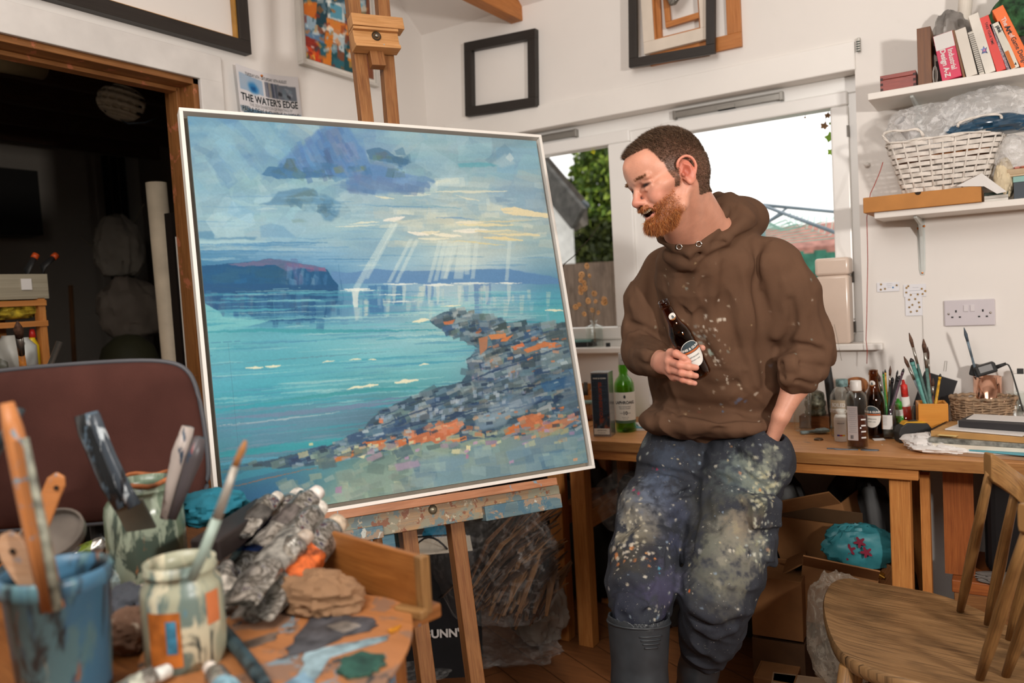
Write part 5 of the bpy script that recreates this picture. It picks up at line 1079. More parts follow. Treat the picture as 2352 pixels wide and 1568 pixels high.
S_=np.array(S_);m_=len(S_);mb=MB();gr=nrm(sp_(2300,1480)-sp_(1900,1400));gx=np.cross((0,0,1),gr)
rings=[];
for(sc,z)in((.55,SZ-.009),(.85,SZ-.006),(.95,SZ-.001),(.985,SZ),(1.0,SZ-.006),(1.0,SZ-.022),(.985,SZ-.034),(.96,SZ-.038),(.5,SZ-.038)):rings.append([cen+(q-cen)*V(sc,sc,0)+V(0,0,z-cen[2])for q in S_])
vs=[p_ for r_ in rings for p_ in r_];fs=[(i*m_+j,i*m_+(j+1)%m_,(i+1)*m_+(j+1)%m_,(i+1)*m_+j)for i in range(len(rings)-1)for j in range(m_)]+[tuple(range(m_))[::-1],tuple((len(rings)-1)*m_+j for j in range(m_))]
U_=[((p_-cen)@gr,(p_-cen)@gx)for p_ in vs];mb.add(vs,fs,[[U_[k]for k in f_]for f_ in fs]);o=obj('seat',mb,M_seat,ch,smooth=True);o.data.set_sharp_from_angle(angle=R(50))
mb=MB()
crest=[od(2270,1062,1.52),od(2310,1085,1.50),od(2352,1120,1.47),od(2400,1180,1.42),od(2425,1235,1.36),od(2400,1270,1.28),od(2335,1190,1.245)]
CP=[V(-.052,1.815,.945),V(-.018,1.765,.936),V(.03,1.70,.925),V(.08,1.60,.915),V(.085,1.48,.91),V(.045,1.39,.908),V(-.01,1.345,.905)]
def crv(C_,k=5):
 o_=[]
 for i in range(len(C_)-1):
  a,b_,c_,d_=C_[max(i-1,0)],C_[i],C_[i+1],C_[min(i+2,len(C_)-1)]
  for q in range(k):t_=q/k;o_.append((a*(-t_**3+2*t_*t_-t_)+b_*(3*t_**3-5*t_*t_+2)+c_*(-3*t_**3+4*t_*t_+t_)+d_*(t_**3-t_*t_))/2)
 return o_+[C_[-1]]
CC=crv([od(2268,1068,1.66),od(2305,1092,1.665),od(2352,1128,1.655),od(2405,1178,1.61),od(2435,1215,1.54),od(2415,1218,1.44),od(2352,1190,1.39)])
prev=None;vs=[];fs=[];uv=[]
for i,p_ in enumerate(CC):
 t_=nrm(CC[min(i+1,len(CC)-1)]-CC[max(i-1,0)]);sd_=nrm(np.cross(t_,(0,0,1)));k=len(CC)-1;hh=.030*(1 if 0<i<k else .82)
 for(a,b_)in((-.010,hh),(.010,hh),(.012,hh*.6),(.012,-hh*.6),(.010,-hh),(-.010,-hh),(-.012,-hh*.6),(-.012,hh*.6)):vs.append(p_+sd_*a+V(0,0,b_))
for i in range(len(CC)-1):
 for j in range(8):fs.append((i*8+j,i*8+(j+1)%8,(i+1)*8+(j+1)%8,(i+1)*8+j));uv.append([(i*.02,j*.02),(i*.02,j*.02+.02),(i*.02+.02,j*.02+.02),(i*.02+.02,j*.02)])
fs+=[tuple(range(8)),tuple((len(CC)-1)*8+j for j in range(8))];uv+=[[(0,0)]*8]*2
mb.add(vs,fs,uv);o=obj('crest_rail',mb,M_ch,ch,smooth=True,bevel=.002);o.data.set_sharp_from_angle(angle=R(40))
for(f_,bx,by)in((.04,2205,1398),(.27,2268,1428),(.48,2318,1462),(.66,2380,1510),(.82,2310,1545),(.97,2250,1552)):
 top=CC[int(f_*(len(CC)-1))]-V(0,0,.012);bot=sp_(bx,by)-V(0,0,.006);mb=MB();mb.tube([top,top*.75+bot*.25,(top+bot)/2,top*.2+bot*.8,bot],(.0085,.0105,.0125,.0115,.0085),14);obj('spindle',mb,M_ch,ch,smooth=True)
for(bx,by,fx,fy)in((1945,1500,-.05,-.045),(1985,1360,-.06,.05),(2290,1430,.07,.07),(2330,1560,.06,-.06)):
 top=sp_(bx,by)-V(0,0,.03);mb=MB();mb.tube([top,top+V(fx*.35,fy*.35,-.14),V(top[0]+fx,top[1]+fy,.0)],(.0175,.0205,.0135),16);obj('leg',mb,M_ch,ch,smooth=True)
lg=[sp_(1945,1500)+V(-.02,-.02,-.16),sp_(1985,1360)+V(-.024,.02,-.16),sp_(2290,1430)+V(.028,.028,-.16),sp_(2330,1560)+V(.024,-.024,-.16)]
for a,b_ in((0,3),(1,2)):mb=MB();mb.tube([lg[a],(lg[a]+lg[b_])/2,lg[b_]],(.008,.0115,.008),12);obj('stretcher',mb,M_ch,ch,smooth=True)
mb=MB();mb.tube([(lg[0]+lg[3])/2,(lg[1]+lg[2])/2],(.009,.009),12);obj('stretcher',mb,M_ch,ch,smooth=True)
# ================================================================ things on the walls
M_blk=wood('black_frame','332e2a','2a2522','1b1816',.45,wear=.3);M_gold=plain('frame_gold_edge','b8863c',.4,var=.15)
def wall_frame(nm,label,T,c,M,w_,h_,fw,dp,mat,group=None,back=None,inner=None):
 """rectangular moulding; M columns: right, up, out of the wall"""
 t_=thing(nm,label,'picture frame',c,group);mb=MB();M=np.array(M,float)
 for(x,y,a,b_)in((0,h_/2-fw/2,w_,fw),(0,-h_/2+fw/2,w_,fw),(-w_/2+fw/2,0,fw,h_-2*fw),(w_/2-fw/2,0,fw,h_-2*fw)):
  mb.box(c+M@V(x,y,dp/2),(a,b_,dp),M)
 obj('moulding',mb,mat,t_,bevel=.0015);
 if inner:
  mb=MB();g=.006
  for(x,y,a,b_)in((0,h_/2-fw-g/2,w_-2*fw,g),(0,-h_/2+fw+g/2,w_-2*fw,g),(-w_/2+fw+g/2,0,g,h_-2*fw-2*g),(w_/2-fw-g/2,0,g,h_-2*fw-2*g)):mb.box(c+M@V(x,y,dp*.35),(a,b_,dp*.6),M)
  obj('inner_edge',mb,inner,t_)
 return t_
ML=np.array([[0,0,1],[1,0,0],[0,1,0]],float)
MW=np.array([[1,0,0],[0,0,-1],[0,1,0]],float)
# big black frame high on the left wall
f_=wall_frame('picture_frame','large empty black frame with a gilt inner edge, above the dark doorway',0,V(XW,1.47,2.60),ML,1.03,.76,.045,.035,M_blk,inner=M_gold)
# square black frame on the window wall
cc=(oy(1073,95,3.01)+oy(1237,78,3.01)+oy(1228,250,3.01)+oy(1066,255,3.01))/4;tl=R(-3)
Mr=MW@np.array([[math.cos(tl),-math.sin(tl),0],[math.sin(tl),math.cos(tl),0],[0,0,1]]);
wall_frame('picture_frame','small empty square black frame hung on the white wall right of the easel mast',0,V(cc[0],YW,cc[2]),Mr,.373,.325,.040,.030,M_blk)
# group of nested frames, right
def tilt(M,a):a=R(a);return M@np.array([[math.cos(a),-math.sin(a),0],[math.sin(a),math.cos(a),0],[0,0,1]])
M_oakf=wood('oak_frame','c8854a','b06c34','7c4820',.45)
M_crm=plain('cream_frame','ddd0c0',.5,var=.04)
wall_frame('picture_frame','orange pine frame hung lowest behind the tilted black frame',0,V(-1.015,YW,2.375),tilt(MW,0),.36,.40,.052,.018,M_oakf)
wall_frame('picture_frame','cream frame leaning inside the tilted black frame',0,V(-1.075,YW-.02,2.41),tilt(MW,1),.275,.38,.045,.022,M_crm,inner=M_oakf)
wall_frame('picture_frame','tilted black frame high on the wall above the window, other frames showing through it',0,V(-1.085,YW-.045,2.375),tilt(MW,-2.5),.345,.42,.034,.020,M_blk)
wall_frame('picture_frame','smallest pine frame in the middle of the nested frames',0,V(-1.045,YW-.015,2.455),tilt(MW,3),.165,.30,.022,.018,M_oakf)
mb=MB();q=V(-1.075,YW-.085,2.432)
S2=Sdf();S2.ell(q,(.035,.02,.05),None,.01);S2.ell(q+V(.03,.0,-.02),(.025,.02,.035),None,.01);S2.ell(q+V(.01,0,-.045),(.022,.018,.03),None,.01);S2.disp(lambda P:(vnoise(P,90,2,2)-.5)*.008)
v_,f2=S2.build(.003);hb=sdf_obj('hanging_bauble',v_,f2,plain('grey_tinsel','8c8880',.35,metal=.4,var=.4,scale=120),None);tag(hb,'grey furry ornament with a red band hanging in front of the nested frames','ornament')
mb=MB();mb.tube([q+V(-.005+.03*math.cos(a),-.02,-.022+.012*math.sin(a))for a in[PI*1.0+PI*i/10 for i in range(11)]],.003,8);obj('band',mb,plain('red_band','b02818',.5),hb,label='red band',smooth=True)
# street picture on the left wall, abstract blocks of colour
def left_picture():
 c0=ox(680,140,XW+.04);t_=thing('canvas_picture','bright orange and teal abstract street painting, half hidden by the easel mast','painting',V(XW,2.42,2.45))
 w_,h_,dp=.44,.62,.03;Mt=tilt(ML,-1.0);c=V(XW,2.252+.21,2.25+.30);mb=MB()
 for(x,y,a,b_)in((0,h_/2-.006,w_,.012),(0,-h_/2+.006,w_,.012),(-w_/2+.006,0,.012,h_-.024),(w_/2-.006,0,.012,h_-.024)):mb.box(c+Mt@V(x,y,dp/2),(a,b_,dp),Mt)
 obj('frame',mb,plain('tray_frame_white','cfcac2',.5,var=.03),t_,bevel=.001)
 q0=c+Mt@V(-w_/2+.028,h_/2-.028,dp*.7);U_,D_=Mt[:,0]*(w_-.056),-Mt[:,1]*(h_-.056)
 mb=MB();mb.box(c+Mt@V(0,0,dp*.33),(w_-.03,h_-.03,dp*.6),Mt);obj('mount',mb,plain('mount_white','e0dad0',.6),t_)
 n_=Mt[:,2]
 def tuv(px,py):d=ray(px,py);P=d*(((q0-O_)@n_)/(d@n_))+O_;return((P-q0)@U_)/(U_@U_),((P-q0)@D_)/(D_@D_)
 s=Paint(150,200,tuv,8);s.img[:]=hexc('7c4a34');P=s.poly
 for(Q,cl)in(([(697,-200),(840,-200),(840,60),(697,0)],'3a5c6c'),([(697,0),(730,5),(728,60),(697,45)],'c86c28'),([(697,30),(728,45),(730,75),(697,62)],'8fa8b8'),([(697,60),(745,80),(745,110),(697,95)],'5c7c9c'),([(697,78),(735,95),(735,120),(697,108)],'8c2f24'),([(697,100),(730,115),(740,150),(697,138)],'c43c1c'),
  ([(728,0),(752,10),(750,70),(726,55)],'1f4250'),([(752,0),(800,10),(815,60),(752,40)],'c8d4d4'),([(758,5),(785,15),(785,45),(758,38)],'5c9cb4'),([(790,20),(815,28),(815,60),(792,52)],'3c6c84'),([(750,40),(820,62),(820,85),(750,68)],'d8843c'),([(755,62),(780,70),(778,100),(755,92)],'c8c8c4'),([(748,70),(765,78),(762,160),(740,150)],'d07a2c'),
  ([(730,95),(750,100),(748,132),(738,128)],'2a5c6c'),([(762,100),(775,105),(772,165),(760,160)],'1f5058'),([(778,75),(792,80),(790,120),(776,112)],'b4c4c8'),([(790,100),(825,110),(825,185),(790,170)],'1c4c54'),([(800,110),(815,118),(812,142),(798,138)],'d0782c'),([(765,130),(790,140),(788,170),(764,160)],'2c6470'),([(702,120),(708,118),(708,138),(703,136)],'e0b04c'),([(716,125),(722,123),(724,143),(717,141)],'e0b04c')):P(Q,cl,1,0,2)
 s.dabs([(697,0),(820,40),(820,185),(697,140)],90,['2a5c6c','c86c28','8fa8b8','7c2c24','d8943c','1f4250','b8c8cc','e0e0d8'],6,1.6,60,.75,1.5,40);s.dabs([(697,-190),(840,-190),(840,40),(697,0)],120,['2a5c6c','c86c28','8fa8b8','d8943c','1f4250','5c9cb4','e0e0d8'],12,1.6,60,.75,1.5,40)
 canvas_mesh('artwork',s.finish(),q0,U_,D_,t_,M_canvas,1.1)
left_picture()
# exhibition poster, curling off the wall
def poster():
 t_=thing('exhibition_poster','white exhibition poster pinned to the wall, its lower half behind the seascape','poster',V(XW,2.06,2.0))
 tl_,tr_,h_=ox(530,148,XW+.008),ox(683,177,XW+.008),.42;U_=nrm(tr_-tl_);w_=np.linalg.norm(tr_-tl_);D_=nrm(V(0,.0,-1)-U_*(U_@V(0,0,-1)))
 def pt_(u,v):return tl_+U_*u*w_+D_*v*h_+V(.022*(1-u)**2*(1-.3*v)+.002+.006*math.sin(PI*u)*(v),0,0)+V(0,0,-.010*math.sin(PI*u)*(1-v))
 s=Paint(170,240,lambda x,y:(x,y*.56),3);s.img[:]=hexc('dcdadc');r_=s.r
 s.poly([(.04,.105),(.40,.145),(.40,.375),(.04,.35)],'9cb4cc',1,0,0);s.poly([(.16,.24),(.26,.2),(.33,.30),(.30,.37),(.2,.37)],'1f78b8',.9,3,3);s.poly([(.20,.28),(.28,.27),(.28,.34),(.22,.34)],'0f5490',.9,1,2);s.poly([(.05,.11),(.2,.13),(.12,.3),(.05,.3)],'a8b8c8',.7,4)
 s.poly([(.43,.145),(.94,.17),(.94,.40),(.43,.375)],'6c7480',1,0,0)
 for k in range(12):x=.44+.22*r_.rand();s.poly([(x,.15),(x+.02,.15),(x+.03,.38),(x+.0,.38)],['8c8c94','4c5464','9c948c','5c6484','2f3440'][k%5],.8,0,2)
 for k in range(9):x=.64+.26*r_.rand();y=.17+.17*r_.rand();s.poly([(x,y),(x+.06,y+.02),(x+.05,y+.07),(x-.01,y+.06)],['7c8c98','8c94a0','30343c','6c7c88'][k%4],.9,0,3)
 s.poly([(.05,.62),(.95,.62),(.95,.97),(.05,.97)],'5c7c94',1,0,0);s.dabs([(.05,.62),(.95,.62),(.95,.97),(.05,.97)],60,['7c94a8','3c5c74','a0a8a8','546c7c'],.05,2,0,.8)
 m_,n_=s.img.shape[:2];img=s.finish(.01,.01);mb=MB();
 P=np.array([[pt_(i/(n_-1),j/(m_-1))for i in range(n_)]for j in range(m_)]);me=MB();q=[(j*n_+i,(j+1)*n_+i,(j+1)*n_+i+1,j*n_+i+1)for j in range(m_-1)for i in range(n_-1)];me.add(P.reshape(-1,3),q)
 mm=me.mesh('sheet',root_loc(t_),True);set_colors(mm,lin(img).reshape(-1,3));mm.materials.clear();o=obj('sheet',mm,vcol('poster_print',.5,.3),t_)
 M_ink=plain('print_ink','1c262c',.6,var=0);M_ing=plain('print_grey','8c8c8c',.6,var=0)
 N_=nrm(np.cross(U_,-D_))
 def line(s_,size,v,mat,u=.5,sq=1.0,bold=0):
  ob=text(o,s_,size,np.eye(3),root_loc(o),mat,0,squeeze=sq,bold=bold);me_=ob.data;k=len(me_.vertices);A=np.zeros(k*3,np.float32);me_.vertices.foreach_get('co',A);A=A.reshape(-1,3)
  B=np.array([pt_(u+a[0]/w_,v-a[1]/h_)+N_*.0009 for a in A])-root_loc(o);me_.vertices.foreach_set('co',B.ravel().astype(np.float32));me_.update()
 line('TUESDAY 6TH - SATURDAY 10TH AUGUST',.0165,.058,M_ink,.47,.66);line("THE WATER'S EDGE",.036,.262,M_ink,.49,.88,.0009);line('THE 2024 EXHIBITION OF PAINTINGS BY',.016,.315,M_ing,.50,.74);line('PAULA DEAS & CHARLIE PARSONS',.028,.362,M_ink,.49,.66)
 mb=MB();mb.lathe([(.0045,0),(.0045,.003),(.003,.006),(0,.007)],pt_(.40,.035),N_,12);obj('pin',mb,plain('brass_pin','c8742c',.3,metal=.6),t_,smooth=True)
poster()
# ================================================================ double socket and notes
M_sock=plain('socket_white','cfc8cc',.4,var=.01)
so=thing('wall_socket','white double wall socket above the bench, below the metal shelf bracket','socket',V(-.12,YW,1.18))
c=(oy(2168.6,691,YW)+oy(2286.5,745,YW))/2;mb=MB();mb.box(V(c[0],YW-.005,c[2]),(.146,.010,.086));obj('faceplate',mb,M_sock,so,bevel=.003)
for sx in(-1,1):
 mb=MB();mb.box(V(c[0]+sx*.0095,YW-.0115,c[2]+.015),(.013,.004,.021));obj('switch',mb,plain('socket_switch','d8d2d4',.35,var=0),so,bevel=.001)
 mb=MB();mb.lathe([(.0035,0),(.0035,.0015),(0,.002)],V(c[0]+sx*.060,YW-.010,c[2]-.002),(0,-1,0),14);obj('screw',mb,plain('chrome_screw','c8c4bc',.25,metal=1),so,smooth=True)
 mb=MB();
 for(dx,dz,a,b_)in((0,.006,.005,.008),(-.011,-.0135,.0065,.005),(.011,-.0135,.0065,.005)):mb.box(V(c[0]+sx*.0385+dx,YW-.0101,c[2]+dz),(a,.0006,b_))
 obj('pin_holes',mb,plain('socket_hole','1c1a1a',.6),so)
M_card=plain('note_card','e6e6ea',.6,var=.01);M_star=plain('gold_foil','c89a2c',.25,metal=.8,var=.3,scale=200)
def note(label,c0,c1,stars,extra=None):
 P0,P1=oy(*c0,YW-.004),oy(*c1,YW-.004);t_=thing('star_card',label,'card',(P0+P1)/2*V(1,0,1)+V(0,YW,0));mb=MB();mb.box(V((P0[0]+P1[0])/2,YW-.0035,(P0[2]+P1[2])/2),(P1[0]-P0[0],.0012,P0[2]-P1[2]));cdo=obj('card',mb,M_card,t_)
 for(px,py)in stars:
  q=oy(px,py,YW-.006);a0=rnd.random()*1.2;rr=.0052
  outl=[((rr if k%2==0 else rr*.42)*math.sin(a0+k*PI/5),(rr if k%2==0 else rr*.42)*math.cos(a0+k*PI/5))for k in range(10)]
  mb=MB();mb.prism(outl,.0006,MW,V(q[0],YW-.0044,q[2]));obj('star',mb,M_star,t_)
 for(x0,x1,y)in extra or[]:
  a,b_=oy(x0,y,YW-.005),oy(x1,y,YW-.005);mb=MB();mb.box(V((a[0]+b_[0])/2,YW-.0043,(a[2]+b_[2])/2),(b_[0]-a[0],.0003,.0006));obj('printed_line',mb,plain('print_blue','5c6478',.6),cdo)
 return t_
n1=note('small white card with gold stars and a blue dot, leftmost of the wall notes',(2014,650),(2066,668),[(2023.5,653),(2032.5,663),(2023,665),(2059.5,655)],[(2036,2049,651.5),(2036,2048,656),(2038,2046,660)])
q=oy(2051,660,YW-.006);mb=MB();mb.lathe([(.0028,0),(.0028,.0008),(0,.0009)],V(q[0],YW-.0041,q[2]),(0,-1,0),16);obj('dot',mb,plain('blue_dot','2a78b4',.5),n1)
note('white card edged with gold stars, directly above the taller starred card',(2075,654),(2127,680),[(2082,661),(2086,657),(2081.5,671.5),(2092,677),(2108,676),(2117,663),(2125,668),(2119,675)],[(2096,2110,660),(2088,2114,667),(2095,2112,674)])
note('taller starred white card, lowest of the wall notes',(2079,682),(2119,724),[(2088,688),(2102,686.5),(2110.5,694.5),(2095.5,700),(2088.5,705.5),(2112,705),(2106,714),(2092,716)])
mb=MB();pts=[oy(2119,725,YW-.004),oy(2120,760,YW-.004),oy(2121,800,YW-.01),oy(2122,850,YW-.03)];th_=obj('hanging_thread',MB().tube(pts,.0005,5),plain('grey_thread','8c8880',.7),smooth=True);tag(th_,'thin grey thread hanging down the wall under the starred cards','thread')
mb=MB()
def star_wire():pass
cord=[(2028,372),(2020,395),(2008,425),(1998,445),(1994,470),(1991,500),(1992,540),(1993,600),(1992,660),(1991,720),(1989,780),(1992,806),(1991,835)]
o=obj('red_string',MB().tube([oy(a+rnd.random()*1.2,b_,2.86 if i>4 else 2.86)if i<5 else oy(a,b_,2.965 if i>6 else 2.9)for i,(a,b_)in enumerate(cord)],.0013,6),plain('red_string','a83424',.8),smooth=True);tag(o,'long red string hanging from the white basket to the bench','string')
# curtain-wire bracket
t_=thing('wire_bracket','small grey metal hook bracket at the top right corner of the window','bracket',oy(1970,110,YW));
P1=oy(1969,90,YW-.004);mb=MB();mb.box(P1+V(.006,-.006,-.022),(.010,.014,.046));obj('plate',mb,plain('bracket_zinc','9c9890',.4,metal=.7),t_,bevel=.001)
mb=MB()
for k in range(5):mb.box(P1+V(.004,-.014,-.012-.008*k),(.012,.004,.003))
obj('teeth',mb,plain('bracket_dark','3c4440',.5,metal=.5),t_)
# ================================================================ things on the benches
M_clear=glassm('clear_glass',(.93,.97,.95),.02,1.45);M_paper=plain('white_paper','dcd8d4',.6,var=.03,scale=5);M_wht=plain('white_plastic','e6e2dc',.35,var=.02)
M_ink2=plain('dark_ink','22282c',.6,var=0)
def at(px,py,y,z=BZ):P=oy(px,py,y);return V(P[0],y,z)
def lathe_thing(nm,label,cat,base,parts,group=None,axis=(0,0,1)):
 t_=thing(nm,label,cat,base,group)
 for(pn,prof,mat)in parts:mb=MB();mb.lathe(prof,base,axis,36);obj(pn,mb,mat,t_,smooth=True)
 return t_
def view_M(base):
 out=nrm((O_-base)*V(1,1,0));return np.array([np.cross((0,0,1),out),(0,0,1),out]).T
def wrap(base,M,R_,z0,z1,a0,a1,mat,par,nm='label',label=None,n=24):
 mb=MB();mb.grid(lambda u,v:base+(M[:,0]*math.sin(a0+(a1-a0)*u)+M[:,2]*math.cos(a0+(a1-a0)*u))*R_+V(0,0,z0+(z1-z0)*v),n,1);return obj(nm,mb,mat,par,smooth=True,label=label)
def ltext(par,s_,size,base,M,R_,z,mat,a=0,bold=0,sq=1):
 Mr_=M@np.array([[math.cos(a),0,math.sin(a)],[0,1,0],[-math.sin(a),0,math.cos(a)]]);return text(par,s_,size,Mr_,base+V(0,0,z)+Mr_[:,2]*R_,mat,.0001,bend=R_,bold=bold,squeeze=sq)
# whisky bottle
base=at(1438,985,2.70);SB=1.03
M_grn=glassm('green_glass',(.18,.55,.05),.03,1.5);M_whisky=glassm('whisky',(.75,.52,.08),.02,1.36)
wb=lathe_thing('whisky_bottle','green glass whisky bottle with a cream label, standing beside the tall dark carton','bottle',base,[('glass_body',[(0,.006),(.030,0),(.0365,.003),(.038,.01),(.038,.165),(.036,.182),(.028,.198),(.0185,.208),(.0155,.218),(.0175,.228),(.0180,.245),(.0150,.252),(.0145,.262),(.0125,.262),(.0125,.25),(.015,.235),(.013,.214),(.024,.196),(.034,.178),(.0358,.16),(.0358,.012),(.03,.008),(0,.009)],M_grn),('whisky',[(0,.0095),(.033,.012),(.0354,.02),(.0354,.160),(.034,.172),(0,.172)],M_whisky),('foil_cap',[(.0155,.250),(.0162,.252),(.0150,.290),(.0145,.293),(0,.293)],plain('cap_silver','b8b4b0',.4,metal=.3,var=.03))])
Mv=view_M(base);R_=.0384;M_lab=plain('label_cream','dcd8cc',.55,var=.02);lb=wrap(base,Mv,R_,.040,.150,-1.45,1.45,M_lab,wb,label='cream paper label with black lettering');wrap(base,Mv,R_+.0001,.036,.046,-1.45,1.45,plain('label_green','4c6450',.5),wb,'label_band')
for(s_,z,sz,b_)in(('LAPHROAIG',.112,.0155,.0005),('ISLAY SINGLE MALT',.097,.0058,0),('SCOTCH WHISKY',.090,.0058,0),('10',.073,.019,.0006),('AGED            YEARS',.073,.005,0),('Distilled at the',.058,.0045,0),('Isle of Islay',.052,.0045,0)):ltext(lb,s_,sz,base,Mv,R_+.0003,z,M_ink2,-.0,b_,.92)
mb=MB();q=base+V(0,0,.134)+Mv[:,2]*(R_+.0004);mb.lathe([(0,0),(.004,0),(.0045,.0003),(0,.0004)],q,Mv[:,2],14);mb.box(q+V(0,0,.006),(.006,.001,.005),Mv);mb.box(q-V(0,0,.0055),(.008,.0008,.003),Mv);obj('crest',mb,M_ink2,lb)
ltext(wb,'1815',.008,base,Mv,.0158,.268,M_ink2)
# carton
bc=at(1389,998,2.605);t_=thing('bottle_carton','tall narrow silver-edged carton printed with a dark seascape, beside the green whisky bottle','box',bc)
Mc_=view_M(bc)@rotz(0);an=R(-16);Mc_=Mc_@np.array([[math.cos(an),0,math.sin(an)],[0,1,0],[-math.sin(an),0,math.cos(an)]]);Wc,Hc=.066,.235
M_foil=plain('carton_foil','a8a6a4',.25,metal=.7,var=.1);mb=MB();mb.box(bc+V(0,0,Hc/2),(Wc,Hc,Wc),Mc_);obj('carton',mb,M_foil,t_,bevel=.0015)
q0=bc+Mc_[:,2]*(Wc/2+.0006)+Mc_[:,0]*(-Wc/2+.003)+V(0,0,Hc-.006);s=Paint(56,200,lambda a,b_:(a,b_),6);s.img[:]=hexc('27323e')
for k in range(70):y=s.r.rand();x=s.r.rand();s.line([(x-.4,y),(x+.4,y+.02*s.r.randn())],.012,(['3c4c5c','5c6c7c','1c2630','4c5c6c']if y<.45 else['2c5c70','1f4858','3c7484','18303c'])[k%4],.7,1)
s.poly([(0,.78),(1,.62),(1,.95),(0,.95)],'1c242c',.9);s.dabs([(0,.78),(1,.64),(1,.92),(0,.92)],26,['a0583c','2f3c48','4c5c68','7c4434'],.07,2,-12,.8)
for k in range(9):s.poly([(.36,.16+k*.07),(.62,.16+k*.07),(.62,.205+k*.07),(.36,.205+k*.07)],'8c3c2c',.35,0,1)
fp=canvas_mesh('front_print',s.finish(),q0,Mc_[:,0]*(Wc-.006),V(0,0,-(Hc-.012)),t_,vcol('carton_print',.4,.4));mb=MB();mb.box(bc+Mc_[:,2]*(Wc/2+.0012)+V(0,0,.020),(Wc-.008,.022,.0008),Mc_);pn_=obj('panel',mb,M_lab,t_)
nrm2=Mc_[:,2];text(fp,'INNIS & GUNN',.0072,Mc_,bc+nrm2*(Wc/2+.0012)+V(0,0,Hc-.022),M_lab,.0001,bold=.0002)
Mrot=np.array([-Mc_[:,1],Mc_[:,0],Mc_[:,2]]).T;text(fp,'ISLAY WHISKY CASK',.016,Mrot,bc+nrm2*(Wc/2+.0012)+V(0,0,.125),plain('print_rust','8c3c28',.5),.0001,bold=.0005)
text(pn_,'LAPHROAIG',.0065,Mc_,bc+nrm2*(Wc/2+.0018)+V(0,0,.024),M_ink2,.0001);text(pn_,'& CASK 2024',.0045,Mc_,bc+nrm2*(Wc/2+.0018)+V(0,0,.015),M_ink2,.0001)
# jam jar behind the carton, little shelf with tubes, papers
M_liq=plain('murky_fluid','c8c0a0',.3,var=.1)
b_=at(1352,950,2.90);lathe_thing('glass_jar','squat jar with a pale lid and reddish dregs, behind the tall carton','jar',b_,[('glass_body',[(0,.004),(.026,0),(.029,.004),(.029,.06),(.024,.068),(.024,.072),(.027,.06),(.027,.006),(0,.005)],M_clear),('contents',[(0,.006),(.0265,.007),(.0265,.02),(0,.02)],plain('red_dregs','7c3424',.5)),('lid',[(.026,.07),(.026,.082),(0,.083)],plain('jar_lid_teal','8cb0ac',.4))])
t_=thing('storage_crate','small brown wooden crate on the bench behind the bottle carton','crate',at(1340,905,2.96));q=V(oy(1340,870,2.96)[0],2.955,BZ);mb=MB()
mb.bb(q+V(-.06,-.05,0),q+V(.055,-.04,.10));mb.bb(q+V(-.06,.04,0),q+V(.055,.05,.14));mb.bb(q+V(.045,-.04,0),q+V(.055,.04,.12));mb.bb(q+V(-.06,-.04,0),q+V(-.05,.04,.12));mb.bb(q+V(-.05,-.04,0),q+V(.045,.04,.008));obj('crate_body',mb,M_pine,t_,bevel=.001)
for k,(dx,c_,zz)in enumerate(((-.03,'8c847c',.13),(0,'5c564c',.15),(.03,'a89c8c',.12))):
 ct=obj('paint_tube',MB().tube([q+V(dx,0,.012),q+V(dx+.008,.0,zz*.7),q+V(dx+.012,0,zz)],(.004,.011,.008),12),plain('old_tube_%d'%k,c_,.4,var=.3,scale=60),smooth=True);tag(ct,['grey paint tube, leftmost in the small crate behind the carton','dark paint tube standing tallest in the small crate','pale beige paint tube at the right side of the small crate'][k],'paint tube','tubes in the small crate')
# leaflets and a name card left of the hoodie
def slabt(nm,label,cat,c,size,mat,ang=0,tiltx=0,group=None,bevel=.0008,pn=None):
 M_=rotz(ang)@rotx(tiltx);o_=obj(nm,MB().box(c,size,M_),mat,bevel=bevel);tag(o_,label,cat,group);return o_
M_teal=plain('print_teal','5c9cac',.5,var=.35,scale=40);M_grey=plain('booklet_grey','9c9894',.6)
q=at(1478,950,2.78);slabt('booklet','white-edged booklet lying lowest on the bench left of the hoodie','booklet',q+V(0,0,.004),(.15,.11,.008),M_paper,14);slabt('booklet','teal seascape leaflet lying on the white booklet left of the hoodie','booklet',q+V(.005,-.002,.0095),(.145,.105,.0025),M_teal,12);slabt('booklet','second pale leaflet fanned across the teal one left of the hoodie','booklet',q+V(.03,.03,.0125),(.13,.09,.003),M_paper,32)
q=at(1500,925,2.90);mb=MB();mb.box(q+V(0,0,.020),(.06,.045,.04),rotz(15));o_=obj('wooden_block',mb,M_pine,bevel=.001);tag(o_,'small orange wooden block on the bench just left of the hoodie hem','block')
o_=slabt('folded_card','small folded white card with handwriting, propped behind the wooden block','card',at(1507,880,2.93,BZ+.095),(.06,.002,.055),M_paper,12,-8);text(o_,'VA',.022,np.array([[.978,.2,0],[0,0,1],[.2,-.978,0]]).T,V(*[float(x)for x in at(1503,880,2.93,BZ+.105)])-V(0,.004,0),M_ink2)
mb=MB();q_=at(1507,880,2.945);mb.bb(q_+V(-.03,0,0),q_+V(.03,.05,.066));o_=obj('card_box',mb,M_paper,bevel=.001);tag(o_,'white box standing behind the small folded card on the bench','box')
